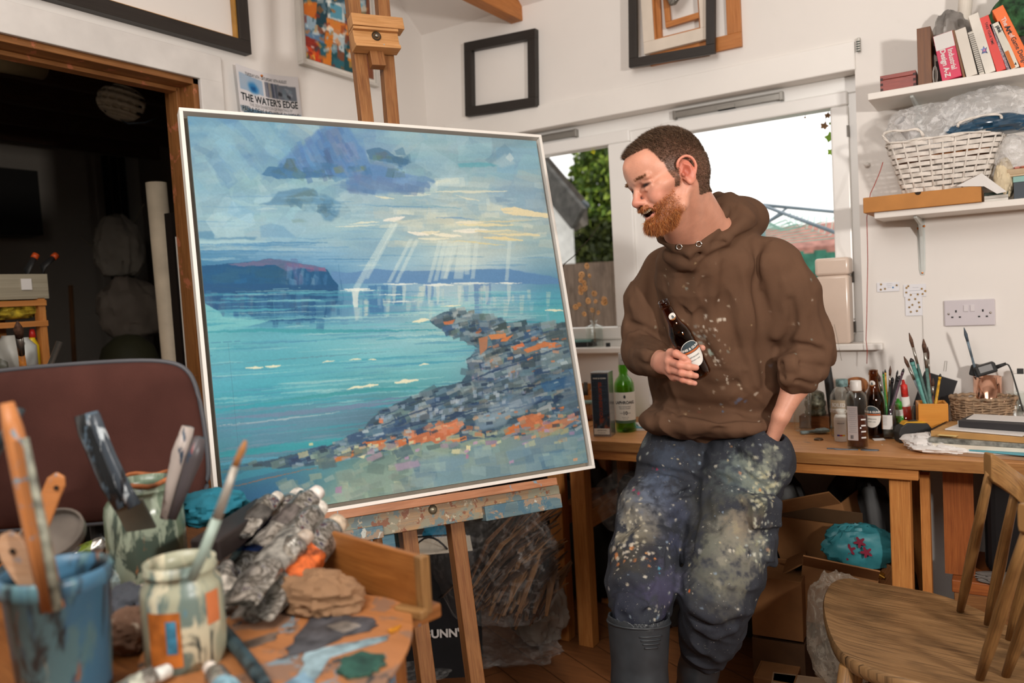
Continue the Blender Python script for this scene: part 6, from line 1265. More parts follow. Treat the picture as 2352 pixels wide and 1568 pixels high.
# ---- window sill
SZL=1.066
vb=at(1367,797,3.04,SZL);t_=thing('seed_pod_vase','clear square glass bottle holding dried seed-pod stems, on the left end of the sill','vase',vb)
Mq=view_M(vb);mb=MB();sq=lambda r_,z:[vb+Mq[:,0]*r_*a*(abs(math.cos(q))**.35*(1 if math.cos(q)>0 else-1))+Mq[:,2]*r_*a*(abs(math.sin(q))**.35*(1 if math.sin(q)>0 else-1))+V(0,0,z)for a in(1,)for q in[2*PI*(i+.5)/24 for i in range(24)]]
L_=[(.030,.0),(.036,.004),(.036,.082),(.033,.090),(.014,.096),(.011,.100),(.011,.108),(.015,.110),(.015,.116),(.009,.116),(.009,.098),(.030,.086),(.0335,.080),(.0335,.007),(.028,.006)]
vs=[p_ for(r_,z)in L_ for p_ in sq(r_,z)];fs=[(i*24+j,i*24+(j+1)%24,(i+1)*24+(j+1)%24,(i+1)*24+j)for i in range(len(L_)-1)for j in range(24)]+[tuple(range(24))[::-1],tuple((len(L_)-1)*24+j for j in range(24))]
mb.add(vs,fs);g_=obj('glass_bottle',mb,M_clear,t_,smooth=True);g_.data.set_sharp_from_angle(angle=R(40))
M_stem=plain('dry_stem','a89070',.7);M_pod=leafm('honesty_pod','f4d0a4')
podl=[(1348,611,9),(1336,631,9),(1354,633,6),(1334,643,8),(1342,650,8),(1332,660,7),(1343,662,9),(1334,671,8),(1365,674,8),(1351,691,9),(1330,699,6),(1368,692,6),(1388,687,8),(1388,694,9),(1322,705,8),(1360,712,7),(1374,718,6),(1342,721,7)]
rp=random.Random(4);fork={0:oy(1360,640,3.03),1:oy(1358,690,3.04)}
stem_top=[[vb+V(0,0,.02),vb+V(-.002,0,.11),oy(1366,700,3.04),oy(1357,650,3.03),oy(1349,615,3.02)],[vb+V(.003,0,.02),vb+V(0,0,.11),oy(1352,715,3.04),oy(1335,700,3.04)],[vb+V(.003,0,.03),vb+V(0,0,.11),oy(1370,705,3.04),oy(1380,680,3.03),oy(1390,686,3.03)]]
for i_,st in enumerate(stem_top):obj('stem',MB().tube(crv([V(*q)for q in st],4),.0009,6),M_stem,t_,smooth=True)
for(px,py,rr)in podl:
 y_=3.035+rp.uniform(-.02,.02);c=oy(px,py,y_);n_=nrm(V(rp.uniform(-.35,.35),-1,rp.uniform(-.3,.3)));r_=rr*.00165;mb=MB();mb.lathe([(0,-.0006),(r_*.85,-.0006),(r_,0),(r_*.85,.0006),(0,.0006)],c,n_,18);pdo=obj('seed_pod',mb,M_pod,t_,smooth=True)
 mb=MB();
 for k in range(3):a=rp.random()*6.28;mb.lathe([(0,0),(r_*.16,0),(r_*.1,.0006),(0,.0008)],c+n_*.0007+frame(n_)[:,0]*math.cos(a)*r_*.4+frame(n_)[:,1]*math.sin(a)*r_*.4,n_,8)
 obj('seeds',mb,plain('pod_seed','8c5c34',.6),pdo)
 tgt=min([oy(1360,660,3.035),oy(1358,690,3.04),oy(1350,640,3.03),oy(1378,690,3.035),oy(1345,705,3.04)],key=lambda q:np.linalg.norm(q-c));obj('stem',MB().tube([c,(c+tgt)/2+V(0,0,.004),tgt],.0005,5),M_stem,t_,smooth=True)
tw=obj('bare_twig',MB().tube([oy(1296,606,2.9),oy(1318,588,2.9),oy(1336,566,2.9),oy(1356,546,2.9),oy(1384,506,2.9)],(.002,.0018,.0015,.0012,.0006),6),plain('dark_twig','3a2c24',.7),smooth=True);tag(tw,'thin dark bare twig slanting across the left window pane','twig')
obj('twig_stub',MB().tube([oy(1296,606,2.9),oy(1280,640,2.93),oy(1262,790,3.0)],.0022,6),MATS['dark_twig'],tw,smooth=True)
slabt('sill_book','dark slim case lying on the window sill behind the glass vase','case',at(1335,792,3.07,SZL+.010),(.13,.06,.020),plain('case_black','26282a',.4),6);slabt('sill_book','teal-edged notebook on top of the dark case on the sill','notebook',at(1330,792,3.07,SZL+.0255),(.12,.055,.010),plain('notebook_teal','7ca8a4',.5),10);slabt('lens_cap','tiny black cube on the sill right of the glass vase','cap',at(1397,797,3.05,SZL+.008),(.016,.016,.016),MATS['case_black'],10)
cc_=V(-.545,3.035,SZL);t_=thing('white_canister','tall cream lidded canister standing on the sill by the right window edge','canister',cc_)
M_can=plain('canister_cream','dcc8b8',.2,var=.02,spec=.6);mb=MB();mb.box(cc_+V(0,0,.122),(.108,.085,.244));obj('body',mb,M_can,t_,bevel=.010,seg=3,smooth=None);mb=MB();mb.box(cc_+V(0,0,.275),(.114,.090,.062));obj('lid',mb,M_can,t_,bevel=.010,seg=3,smooth=None)
# ---- right-hand cluster
M_brd=plain('paint_daub','8ca4a0',.5,var=.4,scale=60)
base=at(1937,985,2.79);lo=lathe_thing('linseed_bottle','big clear oil bottle with a dull teal cap behind the brown liquid bottle','bottle',base,[('glass_body',[(0,.004),(.036,0),(.040,.004),(.040,.118),(.036,.140),(.026,.158),(.016,.166),(.016,.172),(.0145,.172),(.0145,.164),(.034,.138),(.0385,.118),(.0385,.006),(0,.005)],M_clear),('oil',[(0,.0055),(.038,.006),(.038,.026),(0,.026)],glassm('linseed_oil',(.85,.5,.08),.02,1.4)),('cap',[(.018,.166),(.019,.168),(.019,.188),(.0175,.190),(0,.190)],plain('cap_teal_daubed','7c9c9c',.5,var=.3,scale=70))])
Mv=view_M(base);lb=wrap(base,Mv,.0405,.035,.125,-1.1,.2,plain('faded_label','b8a890',.6,var=.15,scale=30),lo,label='faded orange and clear printed label');ltext(lb,'BOILED',.017,base,Mv,.0408,.108,M_paper,-.35,.0006,.8);ltext(lb,'LINSEED OIL',.017,base,Mv,.0408,.088,M_paper,-.35,.0006,.8)
base=at(1932,1000,2.70);wl=lathe_thing('medium_bottle','small white plastic bottle half hidden behind the brown liquid bottle','bottle',base,[('body',[(0,0),(.019,0),(.0205,.003),(.0205,.075),(.017,.084),(.013,.088),(0,.088)],M_wht),('cap',[(.013,.087),(.013,.104),(0,.105)],M_wht)]);Mv=view_M(base);lb=wrap(base,Mv,.0208,.018,.070,-1.3,1.3,M_paper,wl);ltext(lb,'MEDIUM',.006,base,Mv,.021,.060,M_ink2)
for k,c_ in enumerate(('2c3c9c','c83c2c','e0b02c')):wrap(base,Mv,.0209,.019,.024,-.6+.4*k,-.2+.4*k,plain('stripe%d'%k,c_,.5),lb,'colour_stripe')
base=at(1970,1023,2.60);dk=thing('solvent_bottle','white-capped clear bottle of dark brown liquid, nearest on the right bench','bottle',base);Mv=view_M(base)
LMv=np.array([Mv[:,0],-Mv[:,2],Mv[:,1]]).T;mb=MB();mb.lathe([(0,.003),(.028,0),(.0315,.004),(.0315,.150),(.029,.165),(.018,.176),(.0135,.179),(.0135,.184),(.012,.184),(.012,.178),(.027,.163),(.030,.150),(.030,.006),(0,.005)],base,n=40,M=LMv@np.diag([1,.68,1]));obj('plastic_body',mb,M_clear,dk,smooth=True)
mb=MB();mb.lathe([(0,.0055),(.0295,.006),(.0295,.102),(0,.102)],base,n=36,M=LMv@np.diag([1,.67,1]));obj('liquid',mb,plain('brown_solvent','431408',.12,var=.05),dk,smooth=True);mb=MB();mb.lathe([(.0165,.178),(.017,.180),(.016,.207),(.0145,.209),(0,.2095)],base,n=30,M=LMv);obj('cap',mb,M_wht,dk,smooth=True)
mb=MB();mb.box(base+Mv[:,0]*-.012+Mv[:,2]*.0212+V(0,0,.080),(.030,.105,.0006),Mv@roty(-14));lb=obj('label',mb,plain('label_greyed','b4a8a4',.5,var=.05),dk)
for k in range(13):mb=MB();mb.box(base+Mv[:,0]*-.012+Mv[:,2]*.0218+V(0,0,.125-.006*k),(.024-.004*(k%3),.0012,.0003),Mv@roty(-14));obj('printed_line',mb,MATS['print_grey'],lb)
for k in range(9):mb=MB();mb.box(base+Mv[:,0]*(-.018+.0018*k)+Mv[:,2]*.0218+V(0,0,.038),(.0006+.0005*(k%2),.011,.0003),Mv@roty(-14));obj('barcode_bar',mb,M_ink2,lb)
for k in range(4):mb=MB();mb.box(base+Mv[:,0]*.018+Mv[:,2]*.0195+V(0,0,.036+.0185*k),(.015,.0045,.0006),Mv@roty(28));obj('level_mark',mb,M_paper,dk,bevel=.0003)
base=at(2010,985,2.78);o_=amber_bottle('beer_bottle','brown beer bottle with a round slate label standing on the right bench',base,V(0,0,1),.98,True,neckside=V(-.2,-1,0))
base=at(2040,978,2.80);gj=lathe_thing('brush_jar','labelled glass jar holding pens and brushes, left of the bamboo pen box','jar',base,[('glass_body',[(0,.004),(.034,0),(.037,.004),(.037,.085),(.032,.095),(.032,.108),(.034,.110),(.030,.110),(.030,.094),(.035,.084),(.035,.006),(0,.005)],M_clear)]);Mv=view_M(base);lb=wrap(base,Mv,.0373,.032,.078,-.9,.35,M_paper,gj,label='white label with small print and a barcode')
for k in range(6):ltext(lb,'mmm mmmmmm',.004,base,Mv,.0376,.072-.005*k,MATS['print_grey'],-.45)
mb=MB();mb.lathe([(0,.006),(.034,.007),(.034,.03),(.02,.034),(0,.034)],base,n=30);obj('dried_paint',mb,plain('dried_paint_dark','4c4a44',.6,var=.5,scale=90),gj,smooth=True)
base2=at(2075,975,2.84);lathe_thing('tumbler','clear straight tumbler holding glue sticks, between the labelled jar and the wooden pen box','glass',base2,[('glass_body',[(0,.004),(.034,0),(.035,.100),(.0335,.100),(.0325,.006),(0,.005)],M_clear)])
# brushes and pens
def brush(nm,label,cat,a,b_,r_,cols,mats=None,group=None,kind='brush'):
 """a = butt end, b_ = tip; handle, ferrule, bristle"""
 a=np.array(a,float);b_=np.array(b_,float);d=nrm(b_-a);L=np.linalg.norm(b_-a);t_=thing(nm,label,cat,a,group)
 f0,f1=(.70,.86)if kind=='brush' else(.9,.95)
 mb=MB();mb.tube([a,a+d*L*.05,a+d*L*.35,a+d*L*f0],(r_*.35,r_*.75,r_*1.15,r_*.8),12);obj('handle',mb,cols[0],t_,smooth=True)
 mb=MB();mb.tube([a+d*L*f0,a+d*L*f1],(r_*.85,r_*1.0),12);obj('ferrule',mb,cols[1],t_,smooth=True)
 mb=MB();mb.tube([a+d*L*f1,a+d*L*(f1+1)/2,b_],(r_*.95,r_*(1.25 if kind=='brush' else .8),r_*.25),12);obj('bristles' if kind=='brush' else 'tip',mb,cols[2],t_,smooth=True);return t_
M_fer=plain('ferrule_steel','a8a49c',.3,metal=.9,var=.1);M_bri=plain('bristle_brown','5c4030',.7,var=.3,scale=100);Hm=lambda c_:plain('handle_'+c_,c_,.45,var=.25,scale=60)
def pens(L,base,rad,tag_):
 for i,(px,py,r_,hc_,lab,kd)in enumerate(L):
  tip=oy(px,py,base[1]+rp.uniform(-.02,.02));d=nrm(V(tip[0]-base[0],(tip[1]-base[1]),tip[2]-base[2]));a=base+V((tip[0]-base[0])*-.15,rp.uniform(-.01,.01),.010);a=base+V(max(-rad,min(rad,(tip[0]-base[0])*-.25)),rp.uniform(-rad,rad)*.5,.010)
  brush('paintbrush' if kd=='brush' else 'pen',lab,'paintbrush' if kd=='brush' else 'pen',a,tip,r_,(Hm(hc_),M_fer if kd=='brush' else Hm(hc_),M_bri if kd=='brush' else Hm('2a2a2a')),group=tag_,kind=kd)
pens([(2028,852,.003,'3c8c3c','green pencil leaning left in the labelled jar','pen'),(2033,848,.003,'d8a830','yellow pencil leaning beside the green one in the labelled jar','pen'),(2045,840,.0035,'3c4c3c','dark green brush handle leaning left in the labelled jar','brush'),(2062,850,.0032,'2a2a2c','short black pen in the middle of the labelled jar','pen'),(2076,846,.0045,'5c4450','paint-blotched knife handle leaning right out of the labelled jar','pen'),(2016,856,.0045,'8ca098','pale green dried-up brush at the left edge of the labelled jar','brush'),(2050,866,.006,'1f1f22','thick black marker in the labelled jar','pen'),(2066,862,.006,'26262a','second thick black marker in the labelled jar, right of the first','pen')],base,.022,'pens and brushes in the labelled jar')
for(px,py,px2,py2,c_,c2_,lab)in((2088,962,2074,872,'c8201c','d8342c','red and white glue tube standing in the tumbler'),(2070,958,2062,915,'4cb03c','3c9c30','green-labelled white glue bottle in the tumbler')):
 a,b_=at(px,py,2.84),oy(px2,py2,2.83);a[2]=BZ+.012;t_=thing('glue_tube',lab,'glue',a);d=nrm(b_-a);L=np.linalg.norm(b_-a);mb=MB();mb.tube([a,a+d*L*.1,a+d*L*.68],(.010,.012,.0125),18);obj('barrel',mb,M_wht,t_,smooth=True);mb=MB();mb.tube([a+d*L*.2,a+d*L*.5],(.0126,.0128),18);obj('label',mb,Hm(c_),t_,smooth=True);mb=MB();mb.tube([a+d*L*.68,a+d*L*.9,a+d*L*.92,b_],(.0105,.0105,.006,.004),18);obj('cap',mb,Hm(c2_),t_,smooth=True)
# wooden pen box
q=at(2141,978,2.80);t_=thing('wooden_pen_box','square bamboo pen box full of brushes and pencils, behind the tape measure','pen holder',q);M_bam=wood('bamboo','d8943c','c8802c','9c5c1c',.4,wear=.25,scale=.6);Mb=view_M(q)@roty(6);mb=MB();w_=.083;hh=.118
for(x,z,a,b_)in((0,w_/2-.004,w_,.008),(0,-w_/2+.004,w_,.008),(-w_/2+.004,0,.008,w_-.016),(w_/2-.004,0,.008,w_-.016)):mb.box(q+Mb@V(x,hh/2,z),(a,hh,b_),Mb,0)
mb.box(q+Mb@V(0,.004,0),(w_-.016,.008,w_-.016),Mb);obj('box',mb,M_bam,t_,bevel=.0015)
pens([(2088,764,.0045,'4c6a64','long dark teal brush, tallest leaning left out of the bamboo box','brush'),(2121,778,.0055,'5c8078','thick teal-stained brush standing upright in the bamboo box','brush'),(2130,796,.0038,'8c4434','slim red-handled brush, upright beside the teal-stained one','brush'),(2076,818,.0045,'8c98a0','short grey brush leaning furthest left over the labelled jar','brush'),(2092,822,.008,'5f9c94','fat turquoise-smeared handle leaning left in the bamboo box','pen'),(2160,858,.0045,'e0a828','yellow pencil standing at the right of the bamboo box','pen'),(2143,868,.004,'5c3434','short dark red brush in the middle of the bamboo box','brush'),(2108,842,.006,'26282c','black flat file behind the brushes in the bamboo box','pen'),(2112,862,.0035,'7c8c88','grey palette knife handle low in the bamboo box','pen')],q,.028,'brushes and pencils in the bamboo box')
mb=MB();mb.box(at(2138,860,2.93,BZ+.095),(.10,.012,.19),rotz(-6)@roty(18));o_=obj('drawing_board',mb,plain('panel_black','2a2a2c',.5));tag(o_,'black board leaning against the wall behind the bamboo box','board')
mb=MB();mb.box(at(2027,880,2.985,BZ+.06),(.07,.05,.12));o_=obj('purple_packet',mb,plain('packet_purple','4c4870',.5,var=.1),bevel=.001);tag(o_,'dark purple packet against the wall behind the jars','packet')
mb=MB();q_=at(1965,850,2.955);t_=thing('leather_roll','tan coil of leather strap behind the oil bottle cap','strap',q_)
for k in range(4):mb.tube([q_+V(.036*math.cos(a)*(1-.12*k),.01*math.sin(a*2)-.008*k,.098+.05+.026*math.sin(a)*(1-.1*k))for a in[2*PI*i/22+k for i in range(23)]],.0045,8)
obj('coil',mb,plain('tan_leather','a86c3c',.5,var=.15),t_,smooth=True);mb=MB();mb.lathe([(0,0),(.032,0),(.032,.125),(0,.126)],q_,n=24);obj('tin_body',mb,plain('tin_dark','3c3430',.4),t_,smooth=True)
# tape measure
q=at(2098,990,2.745);t_=thing('tape_measure','chunky black and yellow tape measure in front of the bamboo box','tape measure',q);Mt=view_M(q)@roty(20);Mt2=np.array([Mt[:,0],Mt[:,2]*-1,Mt[:,1]]).T;M_rub=plain('black_rubber','2a2a2a',.55,bump=.3,bscale=400);mb=MB()
Mt=Mt@np.diag([1.38,1.75,1.2]);mb.prism([(-.037,.003),(-.034,0),(.034,0),(.037,.004),(.036,.022),(.026,.034),(-.018,.036),(-.033,.028),(-.037,.018)],.038,Mt,q-Mt[:,2]*.019);obj('case',mb,M_rub,t_,bevel=.003);mb=MB();mb.prism([(-.026,.031),(-.020,.0365),(.018,.0365),(.024,.0335)],.030,Mt,q-Mt[:,2]*.015+V(0,0,.0015));obj('top_plate',mb,plain('safety_yellow','d8a020',.4),t_,bevel=.001)
mb=MB();mb.prism([(-.012,.0372),(0,.0374),(-.002,.0376)],.014,Mt,q-Mt[:,2]*.007+V(0,0,.0015));mb.box(q+V(0,0,.0665),(.016,.0012,.012),Mt);obj('badge',mb,plain('badge_black','1c1c1c',.5),t_)
# drinking glass with stars, flat brush, bottle cap, palette knife, papers
base=at(1843,966,2.86);gl=lathe_thing('drinking_glass','tall clear drinking glass etched with little white stars, under the left elbow','glass',base,[('glass_body',[(0,.008),(.026,0),(.029,.003),(.033,.130),(.0315,.130),(.0275,.012),(0,.012)],M_clear)]);Mv=view_M(base)
for k in range(16):
 a=-.9+1.8*rp.random();z=.05+.07*rp.random();rr=.0022;o5=[((rr if i%2==0 else rr*.42)*math.sin(i*PI/5),(rr if i%2==0 else rr*.42)*math.cos(i*PI/5))for i in range(10)];Mr_=Mv@roty(math.degrees(a));mb=MB();mb.prism(o5,.0003,Mr_,base+V(0,0,z)+Mr_[:,2]*(.0292+.0035*z/.13+.0002));obj('etched_star',mb,M_paper,gl)
q=at(1865,980,2.80);t_=thing('flat_paintbrush','grey-caked flat decorating brush lying on the bench left of the oil bottle','paintbrush',q);A=at(1838,984,2.78,BZ+.006);B=at(1900,970,2.83,BZ+.010);d=nrm(B-A);sd_=np.cross((0,0,1),d);L=np.linalg.norm(B-A)
prof=[(0,.007),(.10,.011),(.25,.008),(.42,.007),(.55,.012),(.62,.020)];mb=MB();mb.prism([(u*L,w_)for u,w_ in prof]+[(u*L,-w_)for u,w_ in prof[::-1]],.009,np.array([d,sd_,(0,0,1)]).T,A-V(0,0,.004));obj('handle',mb,plain('grey_caked','7c8c8c',.6,var=.2,scale=60),t_,bevel=.003);mb=MB();mb.prism([(.62*L,.020),(L,.022),(L*1.02,.0),(L,-.022),(.62*L,-.020)],.010,np.array([d,sd_,(0,0,1)]).T,A-V(0,0,.004));obj('bristles',mb,plain('caked_bristle','8c9c9c',.8,var=.2,scale=150),t_,bevel=.002)
q=at(1880,1001,2.70);mb=MB();rim_=[(0,.0035),(.010,.004),(.0125,.003),(.0145,0),(.0150,.0),(.0135,.0045),(.010,.0058),(0,.006)]
mb.lathe(rim_,q,n=42);o_=obj('bottle_cap',mb,plain('cap_brown','4c3824',.35,metal=.5,var=.2),smooth=True);tag(o_,'crinkled dark metal bottle cap lying on the bench','bottle cap')
for i,v_ in enumerate(o_.data.vertices):
 if v_.co.z-BZ<.0025:a=math.atan2(v_.co.y-q[1],v_.co.x-q[0]);s_=1+.06*math.sin(21*a);v_.co.x=q[0]+(v_.co.x-q[0])*s_;v_.co.y=q[1]+(v_.co.y-q[1])*s_
A=at(1900,1037,2.555,BZ);B=at(2020,1029,2.575,BZ);d=nrm(B-A);sd_=np.cross((0,0,1),d);L=np.linalg.norm(B-A);t_=thing('scissors_tool','grey double-ended metal opener tool lying at the front edge of the bench','tool',A);M_ti=plain('tool_grey','6c7884',.4,metal=.7,var=.2,scale=50)
mb=MB();mb.prism([(-.002,.010),(.012,.011),(.03,.007),(.05,.005),(L*.6,.004),(L*.6,-.004),(.05,-.004),(.034,-.006),(.02,-.004),(.03,.001),(.012,.004),(0,.004)],.003,np.array([d,sd_,(0,0,1)]).T,A);obj('shaft',mb,M_ti,t_,bevel=.0008);mb=MB();mb.prism([(L*.6+.02+.026*math.cos(a),.010*math.sin(a))for a in[2*PI*i/20 for i in range(20)]],.003,np.array([d,sd_,(0,0,1)]).T,A+d*.012);obj('ring_head',mb,M_ti,t_,bevel=.0008)
def crumple(nm,label,cat,c,size,mat,seed,amp=.3,ang=0,n=26,group=None,kind=None,fold=1.0,par=None):
 """a crumpled sheet with real folds: a closed faceted lump"""
 r_=np.random.RandomState(seed);mb=MB();c=np.array(c,float);size=np.array(size,float)/2;M_=rotz(ang);vs=[]
 for i in range(n+1):
  for j in range(n*2):
   th_=PI*i/n;ph=PI*j/n;p_=V(math.sin(th_)*math.cos(ph),math.sin(th_)*math.sin(ph),math.cos(th_));vs.append(p_)
 P=np.array(vs);nz=vnoise(P+seed,1.6,seed,2)-.5;ridge=np.abs(vnoise(P+seed*2,2.6,seed+3,2)-.5)*2;ridge2=np.abs(vnoise(P+seed*2,6,seed+5,2)-.5)*2
 rr=1+amp*(nz*1.6+(.5-ridge)*.9*fold+(.5-ridge2)*.45*fold);P=P*rr[:,None]*size;P[:,2]=np.maximum(P[:,2],-size[2]*.85);P=P@M_.T+c
 fs=[(i*2*n+j,i*2*n+(j+1)%(2*n),(i+1)*2*n+(j+1)%(2*n),(i+1)*2*n+j)for i in range(n)for j in range(2*n)];mb.add(P,fs);o_=obj(nm,mb,mat,par,smooth=True);o_.data.set_sharp_from_angle(angle=R(28))
 if par is None:tag(o_,label,cat,group,kind)
 return o_
def plastic(nm,col=(.95,.93,.9),tr=.82,rough=.22):
 if nm in MATS:return MATS[nm]
 t=NT(nm);mo=t.t.nodes['Material Output'];tp=t.n('BsdfTransparent');mx=t.n('MixShader');t.set(Base_Color=(*col,1),Roughness=rough,Specular_IOR_Level=.8);lw=t.n('LayerWeight');lw.inputs[0].default_value=.3;v_=t.coord()
 wr=t.noise(v_,26,5,.65,1.2);t.bump(wr,.9,.006);a_=1-tr;f_=t.math('ADD',t.math('MULTIPLY',lw.outputs[1],a_*.7),t.math('MULTIPLY',t.ramp(wr,[(.50,0.0),(.60,1.0)]),a_*.55+.04));f_=t.math('ADD',f_,a_*.35)
 t.l(f_,mx.inputs[0]);t.l(tp.outputs[0],mx.inputs[1]);t.l(t.b.outputs[0],mx.inputs[2]);t.l(mx.outputs[0],mo.inputs[0]);MATS[nm]=t.m;return t.m
# papers and sketchbooks, right
crumple('crumpled_tissue','crumpled white tissue paper spilling off the stack at the bench front','paper',at(2125,1018,2.63,BZ+.022),(.11,.10,.05),M_paper,5,.35)
crumple('crumpled_tissue','second crumpled white sheet right under the sketchbook stack corner','paper',at(2165,1035,2.60,BZ+.015),(.15,.09,.034),M_paper,9,.35)
slabt('paper_scrap','tiny folded white paper scrap right of the brown liquid bottle','paper',at(2018,989,2.74,BZ+.003),(.035,.02,.002),M_paper,25,6)
Mx=V(oy(2270,1040,2.66)[0],2.665,0);z=BZ;stack=[]
for k,(nm,lab,cat,w_,d_,th_,ang,mat,dx)in enumerate((
 ('portfolio','brown card portfolio at the very bottom of the paper stack','portfolio',.30,.25,.010,-8,plain('brown_card','9c7c60',.7,var=.1),.01),('paper_sheaf','sheaf of loose white sheets just above the brown portfolio','paper',.29,.24,.005,-5,M_paper,.0),('blue_folder','turquoise card folder sticking out to the left of the paper stack','folder',.29,.235,.004,-14,plain('turquoise_card','5ca4b4',.6,var=.05),-.008),('paper_sheaf','thick sheaf of cream sheets above the turquoise folder','paper',.28,.23,.012,-4,plain('cream_paper','d8d0c0',.6,var=.06),.01),
 ('grey_sketchbook','grey-edged sketchbook with a paint-specked cover in the middle of the stack','sketchbook',.27,.22,.013,-7,plain('grey_board','8c8c84',.7,var=.35,scale=50),.0),('kraft_sketchbook','kraft-covered wire-bound sketchbook near the top of the stack','sketchbook',.235,.19,.018,-12,plain('kraft_cover','b88c54',.65,var=.08),-.008))):
 c=V(Mx[0]+dx,2.672,z+th_/2);o_=obj(nm,MB().box(c,(w_,d_,th_*.96),rotz(ang)),mat,bevel=.001);tag(o_,lab,cat);z+=th_
 if nm=='kraft_sketchbook':
  mb=MB()
  for i in range(15):q_=c+rotz(ang)@V(-w_/2-.001,-d_/2+.01+i*.0125,0);mb.tube([q_+rotz(ang)@V(.007*math.cos(a),0,.0115*math.sin(a))for a in[2*PI*j/12 for j in range(13)]],.0009,5)
  obj('wire_binding',mb,plain('black_wire','26262a',.35,metal=.6),o_,smooth=True);slabt('sticky_note','small yellow note sticking out of the kraft sketchbook','note',c+rotz(ang)@V(-.07,-d_/2-.004,.0),(.05,.03,.001),plain('manila','e0c888',.6),ang)
mb=MB();c=V(Mx[0]+.03,2.672,z+.001);slabt('paper_sheaf','white sheets slipping out under the black book','paper',c+V(-.02,-.02,.002),(.20,.14,.004),M_paper,-18);z+=.006
c=V(Mx[0]+.028,2.685,z+.010);bo=obj('black_book',MB().box(c,(.178,.128,.020),rotz(-14)),plain('black_cloth','2e2c2e',.6,var=.06),bevel=.002);tag(bo,'black hardback sketchbook on top of the paper stack','book');obj('pages',MB().box(c+rotz(-14)@V(-.002,0,0)-rotz(-14)@V(.0005,0,0),(.1785,.120,.015),rotz(-14)),M_paper,bo,label='pale page block')
slabt('loose_sheet','loose white sheet curling on top of the black book','paper',c+V(.005,.012,.0115),(.16,.10,.0015),M_paper,-10)
M_bub=plastic('bubble_wrap',(.95,.95,.93),.5,.2)
crumple('bubble_wrap','clump of clear bubble wrap beside the black book at the right edge','bubble wrap',V(Mx[0]+.20,2.80,BZ+.06),(.20,.22,.13),M_bub,21,.3)
# wicker basket (octagonal) and copper pot
q=V(oy(2258,930,2.90)[0],2.885,BZ);t_=thing('wicker_tray','small eight-sided grey wicker basket between the bamboo box and the copper pot','basket',q);M_wk=plain('grey_wicker','a08468',.7,var=.3,scale=60);z0=.0
mb=MB();R0=.060
for k in range(15):
 rr=R0*(1.0+.10*k/15);mb.tube([q+V(rr*math.cos(a)*1.35*(1+.02*math.sin(8*a+k*PI)),rr*math.sin(a)*(1+.02*math.sin(8*a+k*PI)),.005+k*.0078+.0015*math.sin(11*a+k))for a in[2*PI*i/64 for i in range(65)]],.0038,6,cap=False)
obj('woven_wall',mb,M_wk,t_,smooth=True);mb=MB()
for i in range(24):a=2*PI*i/24;mb.tube([q+V(R0*math.cos(a)*1.35,R0*math.sin(a),.0),q+V(R0*1.1*math.cos(a)*1.35,R0*1.1*math.sin(a),.124)],.0026,6)
obj('stakes',mb,M_wk,t_,smooth=True);mb=MB();mb.tube([q+V(R0*1.12*math.cos(a)*1.35,R0*1.12*math.sin(a),.124+.002*math.sin(20*a))for a in[2*PI*i/64 for i in range(65)]],.0055,7,cap=False);obj('rim',mb,M_wk,t_,smooth=True);mb=MB();mb.lathe([(0,.002),(R0*1.0,.003),(R0,.006),(0,.007)],q,n=30,sx=1.3);obj('base',mb,M_wk,t_)
q=V(oy(2268,880,2.97)[0]-.0,2.972,BZ);cp=V(q[0],2.972,BZ);M_cop=plain('copper_mirror','d8a890',.12,metal=1,var=.12,scale=30)
t_=thing('copper_pot','shiny copper pot holding black chargers and a brush, at the right of the bench','pot',cp);mb=MB();mb.lathe([(0,0),(.040,0),(.0405,.18),(.039,.18),(.038,.004),(0,.004)],cp,n=40);obj('pot_wall',mb,M_cop,t_,smooth=True)
brush('paintbrush','long grey-blue brush leaning out of the copper pot in front of the socket','paintbrush',cp+V(.005,0,.02),oy(2214,752,2.93),.0042,(Hm('5c6c78'),Hm('6c7c88'),Hm('4c5864')))
q=cp+V(-.005,-.015,.205);t_=thing('power_adapter','black mains charger block resting in the mouth of the copper pot','charger',q);mb=MB();mb.box(q,(.062,.034,.034),rotz(10)@roty(-18));obj('block',mb,M_rub,t_,bevel=.006,seg=3);mb=MB();mb.box(q+V(.002,-.019,.004),(.038,.002,.020),rotz(10)@roty(-18));obj('rating_label',mb,MATS['print_grey'],t_);mb=MB();mb.tube(crv([q+V(.028,0,.006),q+V(.055,0,.016),q+V(.068,-.005,.005),q+V(.085,-.01,-.06),q+V(.10,-.02,-.13)],5),.0022,7);obj('cable',mb,M_rub,t_,smooth=True);mb=MB();mb.tube([q+V(.030,0,.006),q+V(.058,0,.018)],(.007,.0045),10);obj('strain_relief',mb,M_rub,t_,smooth=True)
q=cp+V(-.030,.0,.200);mb=MB();mb.box(q,(.030,.04,.036),rotz(-14)@roty(14));o_=obj('power_adapter',mb,M_rub,bevel=.005);tag(o_,'second smaller black plug behind the charger in the copper pot','charger')
base=V(oy(2335,960,2.90)[0],2.90,BZ);lathe_thing('glass_carafe','round clear glass flask with dark lettering beside the wicker basket','flask',base,[('glass_body',[(0,.003),(.045,0),(.055,.02),(.055,.06),(.045,.09),(.028,.115),(.024,.135),(.030,.14),(.028,.14),(.022,.134),(.043,.09),(.053,.06),(.053,.02),(.043,.004),(0,.005)],M_clear)])
t_=thing('usb_plug','small white plug with a black stub next to the copper pot','plug',V(cp[0]+.085,2.96,BZ));mb=MB();q=V(cp[0]+.09,2.965,BZ);mb.bb(q+V(-.02,-.015,0),q+V(.02,.015,.19));obj('housing',mb,M_wht,t_,bevel=.003);mb=MB();mb.bb(q+V(-.009,-.009,.19),q+V(.009,.009,.206));obj('stub',mb,M_rub,t_,bevel=.001)
